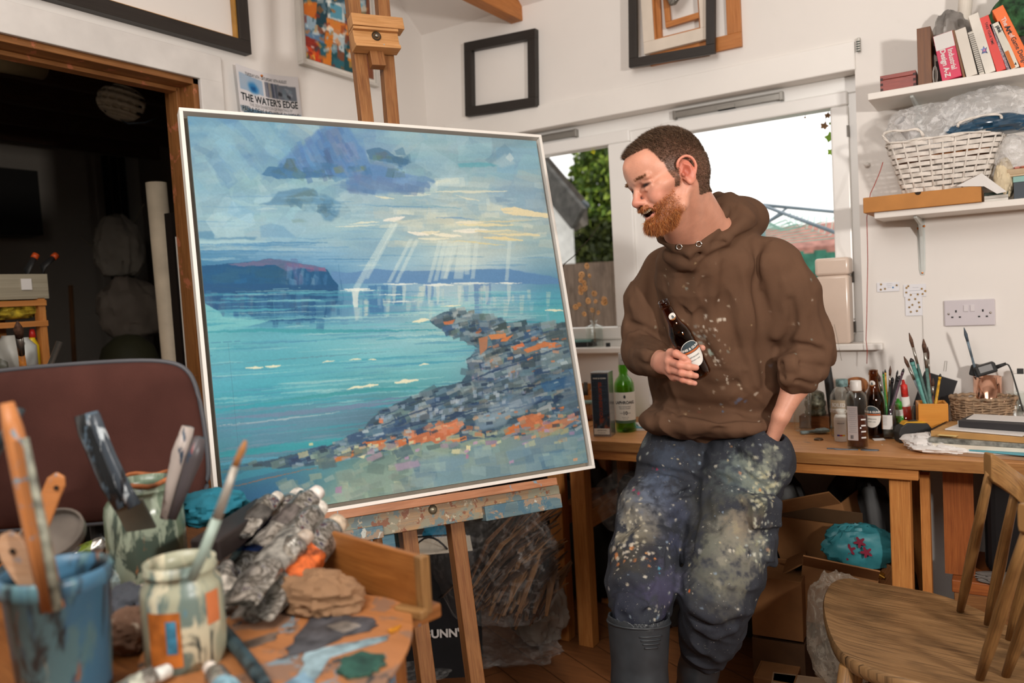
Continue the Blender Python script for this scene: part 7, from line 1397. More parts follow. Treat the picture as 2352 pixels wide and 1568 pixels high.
# dark case, stacked tins behind the glass
q=at(1872,920,2.93);t_=thing('ornate_tin','stack of tarnished ornate tins on a wooden block behind the drinking glass','tin',q);mb=MB();mb.bb(q+V(-.05,-.03,0),q+V(.05,.03,.045));obj('wood_base',mb,wood('base_dark','7c4c28','5c3418','2c180c'),t_,bevel=.002);mb=MB();mb.lathe([(0,.045),(.034,.045),(.036,.05),(.036,.058),(.033,.062),(.033,.075),(.036,.08),(.036,.094),(.032,.098),(.032,.115),(.029,.125),(.02,.13),(0,.131)],q,n=32);obj('tins',mb,plain('tarnish','6c6858',.45,metal=.5,var=.4,scale=90),t_,smooth=True)
mb=MB();A,B=at(1893,850,2.9,BZ+.005),oy(1903,822,2.92);mb.tube([V(oy(1915,930,2.92)[0],2.92,BZ+.002),oy(1903,870,2.92),oy(1897,826,2.92)],(.014,.015,.014),16);o_=obj('torch',mb,M_rub,smooth=True);tag(o_,'black and red torch leaning behind the elbow by the oil bottle','torch');mb=MB();mb.tube([oy(1901,862,2.904),oy(1895,824,2.904)],(.0025,.0025),8);obj('red_stripe',mb,plain('torch_red','b01c24',.4),o_)
pt_=obj('fine_wire',MB().tube([oy(1916,745,2.95),oy(1925,785,2.95),oy(1933,828,2.93)],.0007,5),M_fer,smooth=True);tag(pt_,'fine upright wire in front of the cream canister','wire')
sk=thing('safety_pin','little clear clip hanging on the wall right of the bamboo box','clip',oy(2172,840,YW));mb=MB();a,b_=oy(2173,829,YW-.003),oy(2170,852,YW-.003);mb.tube([a+V(-.003,0,0),b_+V(-.003,0,0),b_+V(.004,0,0),a+V(.003,0,0),a+V(-.003,0,0)],.0005,6);obj('clip_wire',mb,M_fer,sk)
# ================================================================ the two wall shelves and what they carry
M_shf=plain('shelf_white','e6e0d8',.4,var=.03,scale=6);M_brk=plain('bracket_white','ccd0cc',.35,var=.05)
def shelf(label,x0,x1,y0,z1,th):
 t_=thing('wall_shelf',label,'shelf',V((x0+x1)/2,YW,z1-th));mb=MB();mb.bb((x0,y0,z1-th),(x1,YW,z1));obj('board',mb,M_shf,t_,bevel=.002);return t_
S1Z,S2Z=1.882,1.503
s1=shelf('upper white wall shelf loaded with a row of books',-.385,.75,2.81,S1Z,.021);s2=shelf('lower white wall shelf under the white wicker basket',-.377,.75,2.81,S2Z,.020)
def bracket(par,x,z,L_=.16,dp=.20):
 mb=MB();mb.prism([(-.013,0),(.013,0),(.010,-L_*.9),(.006,-L_),(-.006,-L_),(-.010,-L_*.9)],.004,MW,V(x,YW,z));pts=[(0,0),(dp,0),(dp,-.008),(.05,-.022),(.016,-.06),(.006,-L_*.95),(0,-L_)]
 mb.prism(pts,.010,np.array([[0,0,1],[-1,0,0],[0,1,0]],float),V(x-.005,YW,z));b_=obj('bracket',mb,M_brk,par,bevel=.002)
 for(dx,dz)in((-.009,-.032),(.009,-.026),(0,-L_+.008)):mb=MB();mb.lathe([(.004,0),(.004,.001),(.0025,.002),(0,.0022)],V(x+dx,YW-.004,z+dz),(0,-1,0),12);obj('screw',mb,MATS['brass_pin'],b_,smooth=True)
bracket(s2,-.262,S2Z-.02,.19,.19);bracket(s1,-.262,S1Z-.021,.17,.19);bracket(s1,.4,S1Z-.021);bracket(s2,.4,S2Z-.02)
def sx(px,py,y=2.85):return oy(px,py,y)[0]
def bookb(nm,label,cat,x0,x1,z0,h_,dp,lean,cover,pages=None,yf=2.83,spine=None,group='books on the upper shelf',curve=0):
 """upright book: x0..x1 at its foot, leaning by lean degrees about y; spine faces the room"""
 w_=x1-x0;M_=roty(lean);c0=V(x0 if lean<0 else x1,yf,z0);t_=thing(nm,label,cat,V((x0+x1)/2,yf+dp/2,z0),group)
 def P(x,y,z):return c0+M_@V(x if lean<0 else x-w_,y,z)
 mb=MB();mb.box(P(w_/2,dp/2,h_/2),(w_,dp,h_),M_);ob=obj('cover',mb,cover,t_,bevel=.0012)
 if pages:mb=MB();mb.box(P(w_/2,dp/2+.002,h_/2+.0006),(w_*.82,dp*.97,h_),M_);obj('pages',mb,pages,t_)
 return t_,ob,P,M_
def spine_text(ob,P,M_,w_,s_,size,mat,f=.5,xo=.5,bold=.0003,up=False,sq=1.0):
 r_=-M_[:,2]if not up else M_[:,2];u_=M_[:,0]if not up else-M_[:,0];text(ob,s_,size,np.array([r_,u_,np.cross(r_,u_)]).T,P(w_*xo,-.0006,f),mat,.0001,bold=bold,squeeze=sq)
BKZ=S1Z;Y0=2.822
bx=thing('red_wood_box','small red-stained dovetailed wooden box at the left end of the upper shelf','box',V(-.33,2.86,S1Z));M_red=wood('red_stained','9c4030','7c2c20','3a1410',.35,scale=1.5);x0,x1=sx(2022,200,2.83),sx(2104,185,2.83)
mb=MB();mb.bb((x0,2.83,S1Z),(x1,2.91,S1Z+.038));obj('body',mb,M_red,bx,bevel=.001);mb=MB();mb.bb((x0,2.83,S1Z+.039),(x1,2.91,S1Z+.052));obj('lid',mb,M_red,bx,bevel=.001)
mb=MB();
for k in range(3):
 for xx in(x0+.004,x1-.004):mb.bb((xx-.004,2.8295,S1Z+.004+.016*k),(xx+.004,2.83,S1Z+.012+.016*k))
obj('dovetails',mb,plain('dovetail_dark','3a1510',.5),bx)
mb=MB();xa,xb=sx(2108,150,2.83),sx(2140,150,2.83);mb.bb((xa,2.825,S1Z),(xb,2.94,S1Z+.175));o_=obj('plank_offcut',mb,wood('teak','7c4a1c','633812','2c1806',.4,scale=.6),bevel=.001);tag(o_,'tall dark varnished plank standing on the upper shelf beside the red box','plank')
mb=MB();q=V(sx(2148,175,2.85),2.85,S1Z);mb.tube([q+V(.006*math.sin(a),0,.028+.028*-math.cos(a))for a in[2*PI*i/24 for i in range(25)]],.0022,8);o_=obj('rolled_cable',mb,plain('cable_white','b8b4ac',.4),smooth=True);tag(o_,'small loop of pale cable between the plank and the pink book','cable')
def bx_(px):return sx(px,180,Y0)
M_pg=plain('page_edges','d8cfc0',.7,var=.08,scale=100)
xs=[2166,2196,2202,2212,2236,2252,2262,2282,2306]
t_,ob,P,M_=bookb('pink_book','thick pink and white design book, leftmost of the leaning books','book',bx_(2164),bx_(2210),BKZ,.142,.12,-9,plain('cover_pink','cc1c4c',.4,var=.05),M_pg,Y0);w_=bx_(2210)-bx_(2164)
mb=MB();mb.box(P(w_/2,-.0004,.118),(w_*.96,.001,.046),M_);lb=obj('spine_panel',mb,M_paper,ob,label='white panel with a pink figure two');spine_text(lb,P,M_,w_,'2',.050,plain('print_pink','dc4c78',.5),.122,.5,.002)
spine_text(ob,P,M_,w_,'Industrial',.0205,M_paper,.058,.70,.0004,sq=.85);spine_text(ob,P,M_,w_,'Design A-Z',.0205,M_paper,.052,.32,.0006,sq=.9)
bookb('brown_notebook','thin brown-edged notebook between the pink book and the white catalogue','notebook',bx_(2212),bx_(2218),BKZ,.15,.11,-10,plain('brown_edge','7c5434',.5),None,Y0)
t_,ob,P,M_=bookb('white_catalogue','plain off-white catalogue, second thick spine from the left','book',bx_(2220),bx_(2246),BKZ,.148,.12,-11,plain('cover_offwhite','d8d0c4',.5,var=.03),M_pg,Y0)
t_,ob,P,M_=bookb('spiral_sketchbook','wire-bound white sketchbook in the middle of the shelf','sketchbook',bx_(2250),bx_(2262),BKZ,.135,.12,-12,plain('cover_cream','cfc8bc',.5),M_pg,Y0);mb=MB();w_=bx_(2262)-bx_(2250)
for k in range(20):c=P(w_/2,0,.008+k*.0062);mb.tube([c+M_@V(.0065*math.cos(a),.0045*math.sin(a),0)for a in[2*PI*j/10 for j in range(11)]],.0007,5)
obj('wire_binding',mb,plain('wire_black','3c3c3c',.3,metal=.7),t_,smooth=True)
t_,ob,P,M_=bookb('white_art_book','tall white art book with a blue and pink drawing on its spine','book',bx_(2264),bx_(2288),BKZ,.185,.12,-13,plain('cover_white','e0dacf',.5),M_pg,Y0);w_=bx_(2288)-bx_(2264)
S3=[(0,0),(.4,.5),(.1,.9),(.6,.8),(.9,1.3),(1.1,.7),(1.6,.9),(1.2,.3),(1.4,-.3),(.8,0)];mb=MB();mb.prism([(a*.011-.008,b_*.016)for a,b_ in S3],.0006,np.array([M_[:,0],M_[:,2],-M_[:,1]]).T,P(w_/2,-.0006,.062));obj('printed_drawing',mb,plain('print_blue2','5c78c0',.5,var=.6,scale=120),ob);mb=MB();mb.prism([(a*.006-.004,b_*.007)for a,b_ in S3],.0004,np.array([M_[:,0],M_[:,2],-M_[:,1]]).T,P(w_/2,-.0014,.066));obj('printed_drawing',mb,plain('print_rose','c87c9c',.5),ob)
t_,ob,P,M_=bookb('red_book','bright red paperback leaning right, between the white art book and the white-spined book','book',bx_(2290),bx_(2312),BKZ,.172,.12,-14,plain('cover_red','d8382c',.4,var=.04),M_pg,Y0);w_=bx_(2312)-bx_(2290);spine_text(ob,P,M_,w_,'TAKE YOUR TIME',.009,M_ink2,.118,.5,.0001)
bookb('magazine','thin magazine with torn coloured edges beside the red book','magazine',bx_(2314),bx_(2321),BKZ,.15,.11,-17,plain('magazine_edges','9c8c94',.5,var=.6,scale=200),None,Y0)
t_,ob,P,M_=bookb('white_pink_book','white-spined book with a small black logo, left of the orange book','book',bx_(2324),bx_(2343),BKZ,.150,.12,-18,plain('cover_ivory','dcd6c8',.5),M_pg,Y0);w_=bx_(2343)-bx_(2324);spine_text(ob,P,M_,w_,'pink',.013,M_ink2,.128,.5,.0006);spine_text(ob,P,M_,w_,'7',.014,M_ink2,.012,.5,.0006);mb=MB();mb.box(P(w_*.3,-.0004,.03),(w_*.5,.001,.055),M_);obj('spine_panel',mb,plain('cover_orange2','c86c1c',.5),ob)
t_,ob,P,M_=bookb('orange_book','big orange hardback leaning furthest right on the upper shelf','book',bx_(2346),bx_(2374),BKZ,.195,.13,-21,plain('cover_orange','ec6c1c',.4,var=.04),M_pg,Y0);w_=bx_(2374)-bx_(2346);spine_text(ob,P,M_,w_,'The ',.0165,M_paper,.145,.5,.0002);spine_text(ob,P,M_,w_,'Art',.0175,M_ink2,.120,.5,.0009);spine_text(ob,P,M_,w_,'of',.0155,M_paper,.101,.5,.0002);spine_text(ob,P,M_,w_,'Game Design',.0175,M_ink2,.050,.5,.0002,sq=.92)
M_roll=plain('poster_roll','d8d0c4',.5)
for(a,b_,r_,lb_)in(((2200,150),(2222,-50),.020,'white rolled paper tube standing behind the pink book'),((2330,120),(2312,-20),.018,'white rolled tube between the red and orange books')):
 mb=MB();A,B=oy(*a,2.96),oy(*b_,2.96);A[2]=S1Z+.002;mb.tube([A,B],r_,20);o_=obj('paper_roll',mb,M_roll,smooth=None);tag(o_,lb_,'paper roll')
crumple('foil_bag','crumpled grey foil bag on the upper shelf behind the pink book','bag',V(sx(2185,60,2.95),2.955,S1Z+.155),(.10,.10,.16),plain('foil_grey','8c8884',.3,metal=.3,var=.2),31,.3)
mb=MB();mb.bb((sx(2150,80,2.95),2.91,S1Z),(sx(2225,60,2.95),3.0,S1Z+.085));o_=obj('dark_box',mb,plain('box_darkbrown','3a2c24',.6));tag(o_,'dark box under the crumpled foil bag behind the pink book','box')
crumple('green_cloth','green and black fabric bundle at the far right of the upper shelf','cloth',V(.02,2.93,S1Z+.17),(.14,.12,.14),plain('cloth_green','2f5c38',.8,var=.5,scale=40),33,.3)
mb=MB();mb.bb((-.02,2.90,S1Z),(.10,3.0,S1Z+.11));o_=obj('dark_box',mb,MATS['box_darkbrown']);tag(o_,'dark box behind the orange book carrying the green bundle','box')
# ---- lower shelf
M_card2=plain('cardboard_orange','b87c3c',.65,var=.05,scale=20,bump=.1)
xa,xb=sx(1983,470,2.80),sx(2254,440,2.80);t_=thing('cardboard_tray','long shallow brown cardboard box lying on the lower shelf under the basket','box',V((xa+xb)/2,2.88,S2Z));mb=MB();hh=.049
mb.bb((xa,2.795,S2Z),(xb,2.799,S2Z+hh));mb.bb((xa,3.0,S2Z),(xb,3.004,S2Z+hh));mb.bb((xa,2.799,S2Z),(xa+.004,3.0,S2Z+hh));mb.bb((xb-.004,2.799,S2Z),(xb,3.0,S2Z+hh));mb.bb((xa+.004,2.799,S2Z),(xb-.004,3.0,S2Z+.004));mb.bb((xa+.004,2.799,S2Z+hh-.005),(xb-.004,3.0,S2Z+hh-.001));obj('box_walls',mb,M_card2,t_,bevel=.002)
mb=MB();xc=sx(2108,440,2.79);mb.prism([(.009*math.cos(a),.009*math.sin(a))for a in[PI+PI*i/10 for i in range(11)]],.0008,MW,V(xc,2.7948,S2Z+hh));obj('thumb_notch',mb,plain('notch_dark','2a1c10',.8),t_)
# wicker basket, white painted, woven flat strips
BZ2=S2Z+hh+.002;t_=thing('white_wicker_basket','white woven wicker basket tapering downwards on the lower shelf','basket',V(-.22,2.89,BZ2));M_ww=plain('white_wicker','e2dad0',.5,var=.08,scale=60,bump=.3,bscale=60)
BXa,BXb=sx(2072,440,2.82),sx(2262,415,2.82);TXa,TXb=sx(2030,310,2.80),sx(2306,280,2.80);cy=2.905;Hb=.158
def bp(s_,v,off=0):
 x0_,x1_=BXa+(TXa-BXa)*v,BXb+(TXb-BXb)*v;hw,hd_=(x1_-x0_)/2,.062+.035*v;cx=(x0_+x1_)/2;a=2*PI*s_;ex=.32;c,s__=math.cos(a),math.sin(a);return V(cx+(hw+off)*abs(c)**ex*(1 if c>0 else-1),cy+(hd_+off)*abs(s__)**ex*(1 if s__>0 else-1),BZ2+Hb*v)
NS=26;rows=10;sa=[]
_s=np.linspace(0,1,1441)[:-1];_p=np.array([bp(q,.5)for q in _s]);_l=np.r_[0,np.cumsum(np.linalg.norm(np.diff(np.r_[_p,_p[:1]],axis=0),axis=1))];arc=lambda f:float(np.interp(f*_l[-1],_l,np.r_[_s,1.0]))
for r_ in range(rows):
 mb=MB();v0=(r_+.12)/rows;v1=(r_+.88)/rows;N_=NS*6;vs=[]
 for i in range(N_+1):
  f=i/N_;o_=.0035*math.sin(f*NS*PI+(r_%2)*PI);jit=.006*math.sin(7*f*PI+r_*2.1)
  vs+=[bp(arc(f%1.0),v0+jit,o_-.0008),bp(arc(f%1.0),v1+jit,o_-.0008),bp(arc(f%1.0),v1+jit,o_+.0012),bp(arc(f%1.0),v0+jit,o_+.0012)]
 fs=[(i*4+k,(i+1)*4+k,(i+1)*4+(k+1)%4,i*4+(k+1)%4)for i in range(N_)for k in range(4)];mb.add(vs,fs);obj('woven_strip',mb,M_ww,t_,smooth=False)
mb=MB()
for i in range(NS):f=arc((i+.5)/NS);mb.tube([bp(f,0),bp(f,.5),bp(f,1.03)],.0028,7)
obj('stakes',mb,M_ww,t_,smooth=True);mb=MB()
for k in range(3):mb.tube([bp(arc(i/90%1.0),1.0+.012*k,.003*math.sin(i*.9+k*2))+V(0,0,.002*math.sin(i*.7+k))for i in range(91)],.003,6,cap=False)
obj('rim',mb,M_ww,t_,smooth=True);mb=MB();mb.bb((BXa+.01,cy-.055,BZ2),(BXb-.01,cy+.055,BZ2+.006));obj('base',mb,M_ww,t_)
for(pxs)in([(2042,330),(2028,312),(2040,303),(2075,300),(2105,297),(2122,312)],[(2200,292),(2206,280),(2240,270),(2290,262),(2300,270),(2298,284)]):
 mb=MB();A=crv([oy(a,b_,2.806)for a,b_ in pxs],5)
 for k in range(3):mb.tube([p_+V(.002*math.sin(i*.8+k*2.1),.002*math.cos(i*.8+k*2.1),.002*math.sin(i*.6+k))for i,p_ in enumerate(A)],.0026,6)
 obj('handle',mb,M_ww,t_,smooth=True)
M_orw=wood('basket_lining','b87434','9c5c24','5c3010')
q=obj('lining_board',MB().bb((TXa+.03,cy-.07,BZ2+.10),(TXb-.04,cy+.07,BZ2+.125)),M_orw);tag(q,'orange-brown board lying flat inside the white wicker basket','board')
mb=MB();A=oy(2078,300,2.86);B=oy(2066,268,2.83);d=nrm(V(-.35,-.55,.55));A=oy(2075,285,2.86);Mq_=frame(d);mb.lathe([(.021,-.05),(.021,.018),(.0185,.018),(.0185,-.05)],A,d,32);o_=obj('tape_roll',mb,plain('white_card_tube','e6e2e0',.5),smooth=None);tag(o_,'short white cardboard tube poking out of the left side of the wicker basket','tube')
M_bag=plastic('poly_bag',(.92,.91,.9),.45,.25)
crumple('plastic_bag','crinkled clear plastic bag heaped in the white wicker basket','plastic bag',V(-.215,2.90,BZ2+.195),(.24,.16,.16),M_bag,41,.28,n=34)
crumple('plastic_bag','clear plastic bag spreading to the right above the basket handle','plastic bag',V(-.06,2.90,BZ2+.225),(.26,.15,.13),M_bag,43,.25,n=34)
crumple('blue_bag','crumpled dark blue plastic bag lying across the right end of the basket','plastic bag',V(-.045,2.86,BZ2+.175),(.22,.13,.055),plain('blue_poly','2c5470',.25,var=.2,spec=.7),45,.3)
crumple('clear_pouch','clear plastic pouch hanging right of the basket above the orange bricks','plastic bag',V(.01,2.86,S2Z+.135),(.10,.10,.10),M_bag,47,.25)
crumple('cream_cloth','crumpled cream cloth squeezed behind the right end of the basket','cloth',V(sx(2300,400,2.86)+.006,2.868,S2Z+.062),(.05,.08,.12),plain('cloth_cream','d8c8a8',.8,var=.06),49,.3)
q=V(sx(2345,340,2.86),2.87,S2Z);mb=MB();mb.bb((-.012,2.83,S2Z+.068),(.12,2.93,S2Z+.074));mb.bb((-.012,2.83,S2Z+.074),(.12,2.834,S2Z+.090));tr_=obj('wooden_tray',mb,wood('tray_birch','c8b090','b09878','7c6444'),bevel=.001);tag(tr_,'pale wooden tray holding orange plastic bricks, right of the basket','tray')
for k in range(7):q=V(-.002+.015*(k%4),2.848+.016*(k//4),S2Z+.081+.012*(k//4));o_=obj('orange_brick',MB().box(q,(.013,.013,.013),rotz(20*k)),plain('orange_plastic','c8501c',.35),bevel=.001);tag(o_,'small orange plastic brick in the pale wooden tray','toy brick','orange bricks in the pale tray')
t_=thing('dark_storage_box','dark grey box with a pale teal lid at the right end of the lower shelf','box',V(.03,2.88,S2Z));xa_=sx(2328,430,2.83);mb=MB();mb.bb((xa_,2.83,S2Z),(xa_+.12,2.93,S2Z+.050));obj('body',mb,plain('box_slate','3c444c',.5),t_,bevel=.001);mb=MB();mb.bb((xa_-.001,2.829,S2Z+.050),(xa_+.121,2.931,S2Z+.067));obj('lid',mb,plain('lid_teal','8cb8b0',.5,var=.1),t_,bevel=.001)
z=S2Z
for k,(c_,lb_)in enumerate((('d8d4cc','white paperback lying flat, lowest beside the cardboard tray'),('c8c4bc','second white paperback lying on the lowest one'),('2c4038','dark green slim book on top of the white paperbacks'))):o_=obj('flat_book',MB().bb((xb+.006,2.83,z),(xb+.068,2.92,z+.009)),plain('flatbook%d'%k,c_,.5),bevel=.001);tag(o_,lb_,'book','flat books on the lower shelf');z+=.0095
mb=MB();P0=V(sx(2240,400,2.8),2.80,BZ2);mb.add([oy(2196,428,2.80),oy(2255,398,2.82),oy(2312,440,2.79),oy(2290,445,2.785),oy(2260,428,2.79)],[(0,1,4),(1,2,3,4)]);o_=obj('folded_paper',mb,M_paper);s_=o_.modifiers.new('t','SOLIDIFY');s_.thickness=.0008;tag(o_,'folded white sheet poking out from under the right end of the basket','paper')
mb=MB();A=oy(1982,374,2.99);mb.lathe([(0,0),(.007,.002),(.009,.010),(.004,.022),(0,.023)],oy(1996,378,YW-.002),(-.5,-.85,0),10);o_=obj('wall_hook',mb,M_wht,smooth=True);tag(o_,'small white crumpled hook on the wall left of the wicker basket','hook')
# ================================================================ clutter under the benches
M_cb=plain('cardboard','8c6038',.75,var=.08,scale=15,bump=.1);M_cbd=plain('cardboard_dark','5c4028',.8,var=.12);M_black=plain('black_fabric','121114',.8,var=.2)
def cbox(label,c,size,ang=0,tx=0,ty=0,flaps=True,mat=None,nm='cardboard_box',group=None):
 mat=mat or M_cb;c=V(*c);t_=thing(nm,label,'box',c-V(0,0,size[2]/2),group);M_=rotz(ang)@rotx(tx)@roty(ty);w_,d_,h_=size;e=.004;mb=MB()
 for(x,y,a,b_)in((0,d_/2-e/2,w_,e),(0,-d_/2+e/2,w_,e),(-w_/2+e/2,0,e,d_-2*e),(w_/2-e/2,0,e,d_-2*e)):mb.box(c+M_@V(x,y,0),(a,b_,h_),M_)
 mb.box(c+M_@V(0,0,-h_/2+e/2),(w_-2*e,d_-2*e,e),M_);obj('walls',mb,mat,t_,bevel=.001)
 if flaps:
  for(x,y,a,b_,rx,ry)in((0,-d_/2-.0,w_*.98,d_*.42,-38,0),(-w_/2,0,w_*.4,d_*.96,0,-40)):
   Mf=M_@rotx(rx)@roty(ry);q=c+M_@V(x,y,h_/2)+Mf@V(-a/2 if ry else 0,-b_/2 if rx else 0,0);mb=MB();mb.box(q,(a,b_,e),Mf);obj('flap',mb,mat,t_)
 else:mb=MB();mb.box(c+M_@V(0,0,h_/2-e),(w_-2*e,d_-2*e,e),M_);obj('lid',mb,mat,t_)
 return t_
# black tote bag printed with white letters
tb=thing('tote_bag','black shopping bag with white lettering standing on the floor behind the easel legs','bag',V(-1.93,2.32,0));A,B=od(955,1300,2.72),od(1064,1290,2.72);d=nrm((B-A)*V(1,1,0));n_=np.cross(d,(0,0,1));n_=n_ if n_@(O_-A)>0 else-n_;ctr=(A+B)/2;W_=.30
Mt_=np.array([d,(0,0,1),n_]).T;c0=V(ctr[0],ctr[1],0)-n_*.09-d*.03;mb=MB()
mb.grid(lambda u,v:c0+Mt_@V((u-.5)*W_*(1+.04*v),.45*v,.09+.012*math.sin(u*5+v*4)*v),12,12);mb.grid(lambda u,v:c0+Mt_@V((u-.5)*W_*(1+.04*v),.45*v,-.09),4,4);mb.grid(lambda u,v:c0+Mt_@V(-W_/2*(1+.04*v),.45*v,(u-.5)*.18),4,4);mb.grid(lambda u,v:c0+Mt_@V(W_/2*(1+.04*v),.45*v,(u-.5)*.18),4,4);mb.grid(lambda u,v:c0+Mt_@V((u-.5)*W_,.0,(v-.5)*.18),2,2)
obj('bag_body',mb,M_black,tb,smooth=False);text(tb,"INNIS & GUNN'",.040,Mt_,pl_:=(c0+Mt_@V(-.052,.165,.108)),MATS['white_paper'],.0005,bold=.0012)
mb=MB();mb.tube([c0+Mt_@V(-.08+.16*i/10,.43+.07*math.sin(PI*i/10),.10)for i in range(11)],(.009,)*11,6,sq=.3);obj('handle',mb,M_black,tb,smooth=True)
for k in range(4):slabt('magazine',['white front magazine sticking out of the black bag','grey-edged second magazine in the black bag','white third magazine in the black bag','cream rearmost magazine in the black bag'][k],'magazine',c0+Mt_@V(-.02+.02*k,.435+.006*k,-.06+.036*k),(.20,.16,.006),[M_paper,MATS['grey_board'],M_paper,MATS['cream_paper']][k],math.degrees(math.atan2(d[1],d[0]))+4*k-6,0,'magazines in the black bag')
crumple('blue_bag','bright blue plastic bag above the black shopping bag','plastic bag',od(1003,1235,2.95),(.10,.10,.09),plain('cyan_poly','1c8cb8',.4,var=.1),3,.3)
# bundle of bark and sticks wrapped in film
rs_=random.Random(8);M_bk=[wood('bark%d'%k,c_,d_,'24140a',.8,wear=.8)for k,(c_,d_)in enumerate((('7c5430','4c301c'),('946c44','644428'),('4c3420','342012')))]
t_=thing('stick_bundle','slanting bundle of bark and split sticks wrapped in clear film under the bench','kindling',V(-1.62,2.7,0))
for k in range(150):
 u=rs_.random();A=od(1075+rs_.gauss(0,22)+u*130,1360+60*u+rs_.gauss(0,14),2.62+.16*rs_.random());B=od(1200+95*rs_.random()+u*20,1165+150*u+rs_.gauss(0,16),2.70+.12*rs_.random())
 mid=(A+B)/2+V(rs_.gauss(0,.012),rs_.gauss(0,.012),.03+rs_.gauss(0,.01));mb=MB();mb.tube([A,mid,B],(.006,.014+.010*rs_.random(),.004),5,sq=.35);obj('stick',mb,M_bk[k%3],t_)
M_film=plastic('clear_film',(.95,.93,.9),.93,.1)
cf=od(1140,1290,2.70);crumple('clear_film','clear plastic film wrapped round the slanting stick bundle','film',cf,(.42,.24,.46),M_film,12,.16,20,n=40)
crumple('crumpled_paper','crumpled pale paper wedged beside the bench leg near the floor','paper',oz(1236,1420,.10)*V(1,1,0)+V(0,0,.13),(.20,.16,.24),plain('grubby_paper','9c958c',.7,var=.1),13,.4,n=30)
fb=plastic('floor_bubble',(.9,.88,.84),.90,.12)
crumple('bubble_wrap','long crinkled sheet of bubble wrap lying on the floor between the easel legs and bench','bubble wrap',oz(1120,1480,0)+V(0,0,.035),(.56,.34,.06),fb,15,.4,-20,n=44)
crumple('bubble_wrap','torn clump of bubble wrap on the floor left of the easel legs','bubble wrap',oz(930,1540,0)+V(0,0,.03),(.30,.26,.07),fb,16,.4,30,n=30);crumple('bubble_wrap','bubble wrap heaped against the black shopping bag','bubble wrap',oz(1085,1400,.0)+V(0.02,.12,.12),(.16,.14,.26),fb,17,.35,0,n=30)
# black lumps added behind to darken under the bench; boxes at the right
for k,(x,y,w_,d_,h_,lb)in enumerate(((-1.95,2.90,.50,.18,.50,'black sack slumped behind the easel legs against the wall'),(-1.16,2.84,.40,.26,.60,'dark sack filling the gap behind the left knee'),(-.80,2.86,.36,.24,.66,'black sack behind the legs under the bench'),(-.46,2.90,.30,.2,.62,'dark sack behind the taped carton'),(-1.20,2.62,.26,.14,.22,'crumpled clear plastic just left of the trouser leg'),(-1.6,2.93,.44,.16,.66,'black sack behind the stick bundle'))):
 crumple('rubbish_sack',lb,'sack',V(x,y,h_/2-.02 if k!=4 else .52),(w_,d_,h_),plain('sack_black','1c1814',.5,var=.3)if k!=4 else M_film,50+k,.22,0,n=24)
cbox('open brown carton taped with dark tape, tilted high under the bench right of the legs',oy(1885,1210,2.78),(.26,.20,.17),-6,0,-17,nm='cardboard_box');q=oy(1860,1165,2.665);slabt('tape_strip','band of dark parcel tape across the tilted carton','tape',oy(1884,1182,2.672),(.262,.002,.045),plain('parcel_tape','4c3826',.3),-6,0);slabt('white_flap','pale cardboard flap standing on top of the tilted carton','flap',oy(1862,1180,2.70),(.10,.003,.035),MATS['cream_paper'],-6,-20)
cbox('closed brown carton standing on the floor just right of the boots',V(-.655,2.58,.275),(.155,.20,.19),3,flaps=False);cbox('lower brown carton under the closed one by the boots',V(-.655,2.58,.085),(.16,.20,.17),3,flaps=False,mat=M_cbd);cbox('open brown carton half under the turquoise bag',V(-.50,2.66,.30),(.22,.20,.18),8,0,8)
cbox('pale flat carton on the floor beside the chair leg',V(-.56,2.36,.05),(.16,.14,.10),10,flaps=False,mat=plain('carton_pale','a08468',.7));cbox('brown carton at the very bottom right of the boots',V(-.64,2.42,.05),(.12,.12,.10),4,flaps=False)
tq=crumple('turquoise_bag','turquoise printed carrier bag with dark red flowers on the open carton','bag',oy(1975,1255,2.62),(.20,.10,.13),plain('turq_poly','347c84',.45,var=.1),19,.32,25)
M_dr=plain('print_darkred','7c2438',.5)
for(a,b_,s_)in((1952,1262,'*'),(1975,1245,'&'),(1990,1268,'*'),(1935,1280,'*')):
 q=oy(a,b_,2.556);mb=MB();mb.prism([(.013*(1+.45*math.cos(5*t__))*math.cos(t__+a),.013*(1+.45*math.cos(5*t__))*math.sin(t__+a))for t__ in[2*PI*i/30 for i in range(30)]],.002,MW,q);obj('printed_flower',mb,M_dr,tq)
def clasp_case(label,c,size,ang,ty,nm='wooden_case'):
 t_=thing(nm,label,'case',c);M_=rotz(ang)@roty(ty);w_,d_,h_=size;Mw_=wood('case_wood','8c5c34','6c4424','2c180c',.45)
 mb=MB();mb.box(c+M_@V(0,0,-h_*.15),(w_,d_,h_*.68),M_);obj('body',mb,Mw_,t_,bevel=.002);mb=MB();mb.box(c+M_@V(0,0,h_*.36),(w_,d_,h_*.28),M_);obj('lid',mb,Mw_,t_,bevel=.002)
 mb=MB();mb.box(c+M_@V(w_*.25,-d_/2-.003,h_*.2),(.02,.006,.03),M_);mb.tube([c+M_@V(w_*.25,-d_/2-.008,h_*.2-.02),c+M_@V(w_*.25,-d_/2-.008,h_*.2+.015)],.004,8);obj('clasp',mb,plain('brass_clasp','a87c34',.35,metal=.9,var=.2),t_);return t_
clasp_case('wooden case with a brass clasp tilted on the floor before the bubble bag',oz(1862,1450,.10),(.24,.10,.085),-5,-42);clasp_case('upright wooden case with clasps leaning beside the bench leg',V(oy(2020,1290,2.66)[0],2.66,.34),(.16,.09,.09),0,-62)
crumple('bubble_bag','shiny bag of bubble wrap leaning between the cartons and the wooden case','bubble wrap',V(-.46,2.45,.24),(.17,.14,.34),plastic('bubble_dark',(.7,.62,.5),.55,.12),23,.3)
mb=MB();mb.bb((-.25,2.62,0),(-.225,2.66,.70));o_=obj('timber_batten',mb,M_pine);tag(o_,'thin upright timber batten just right of the right bench leg','timber')
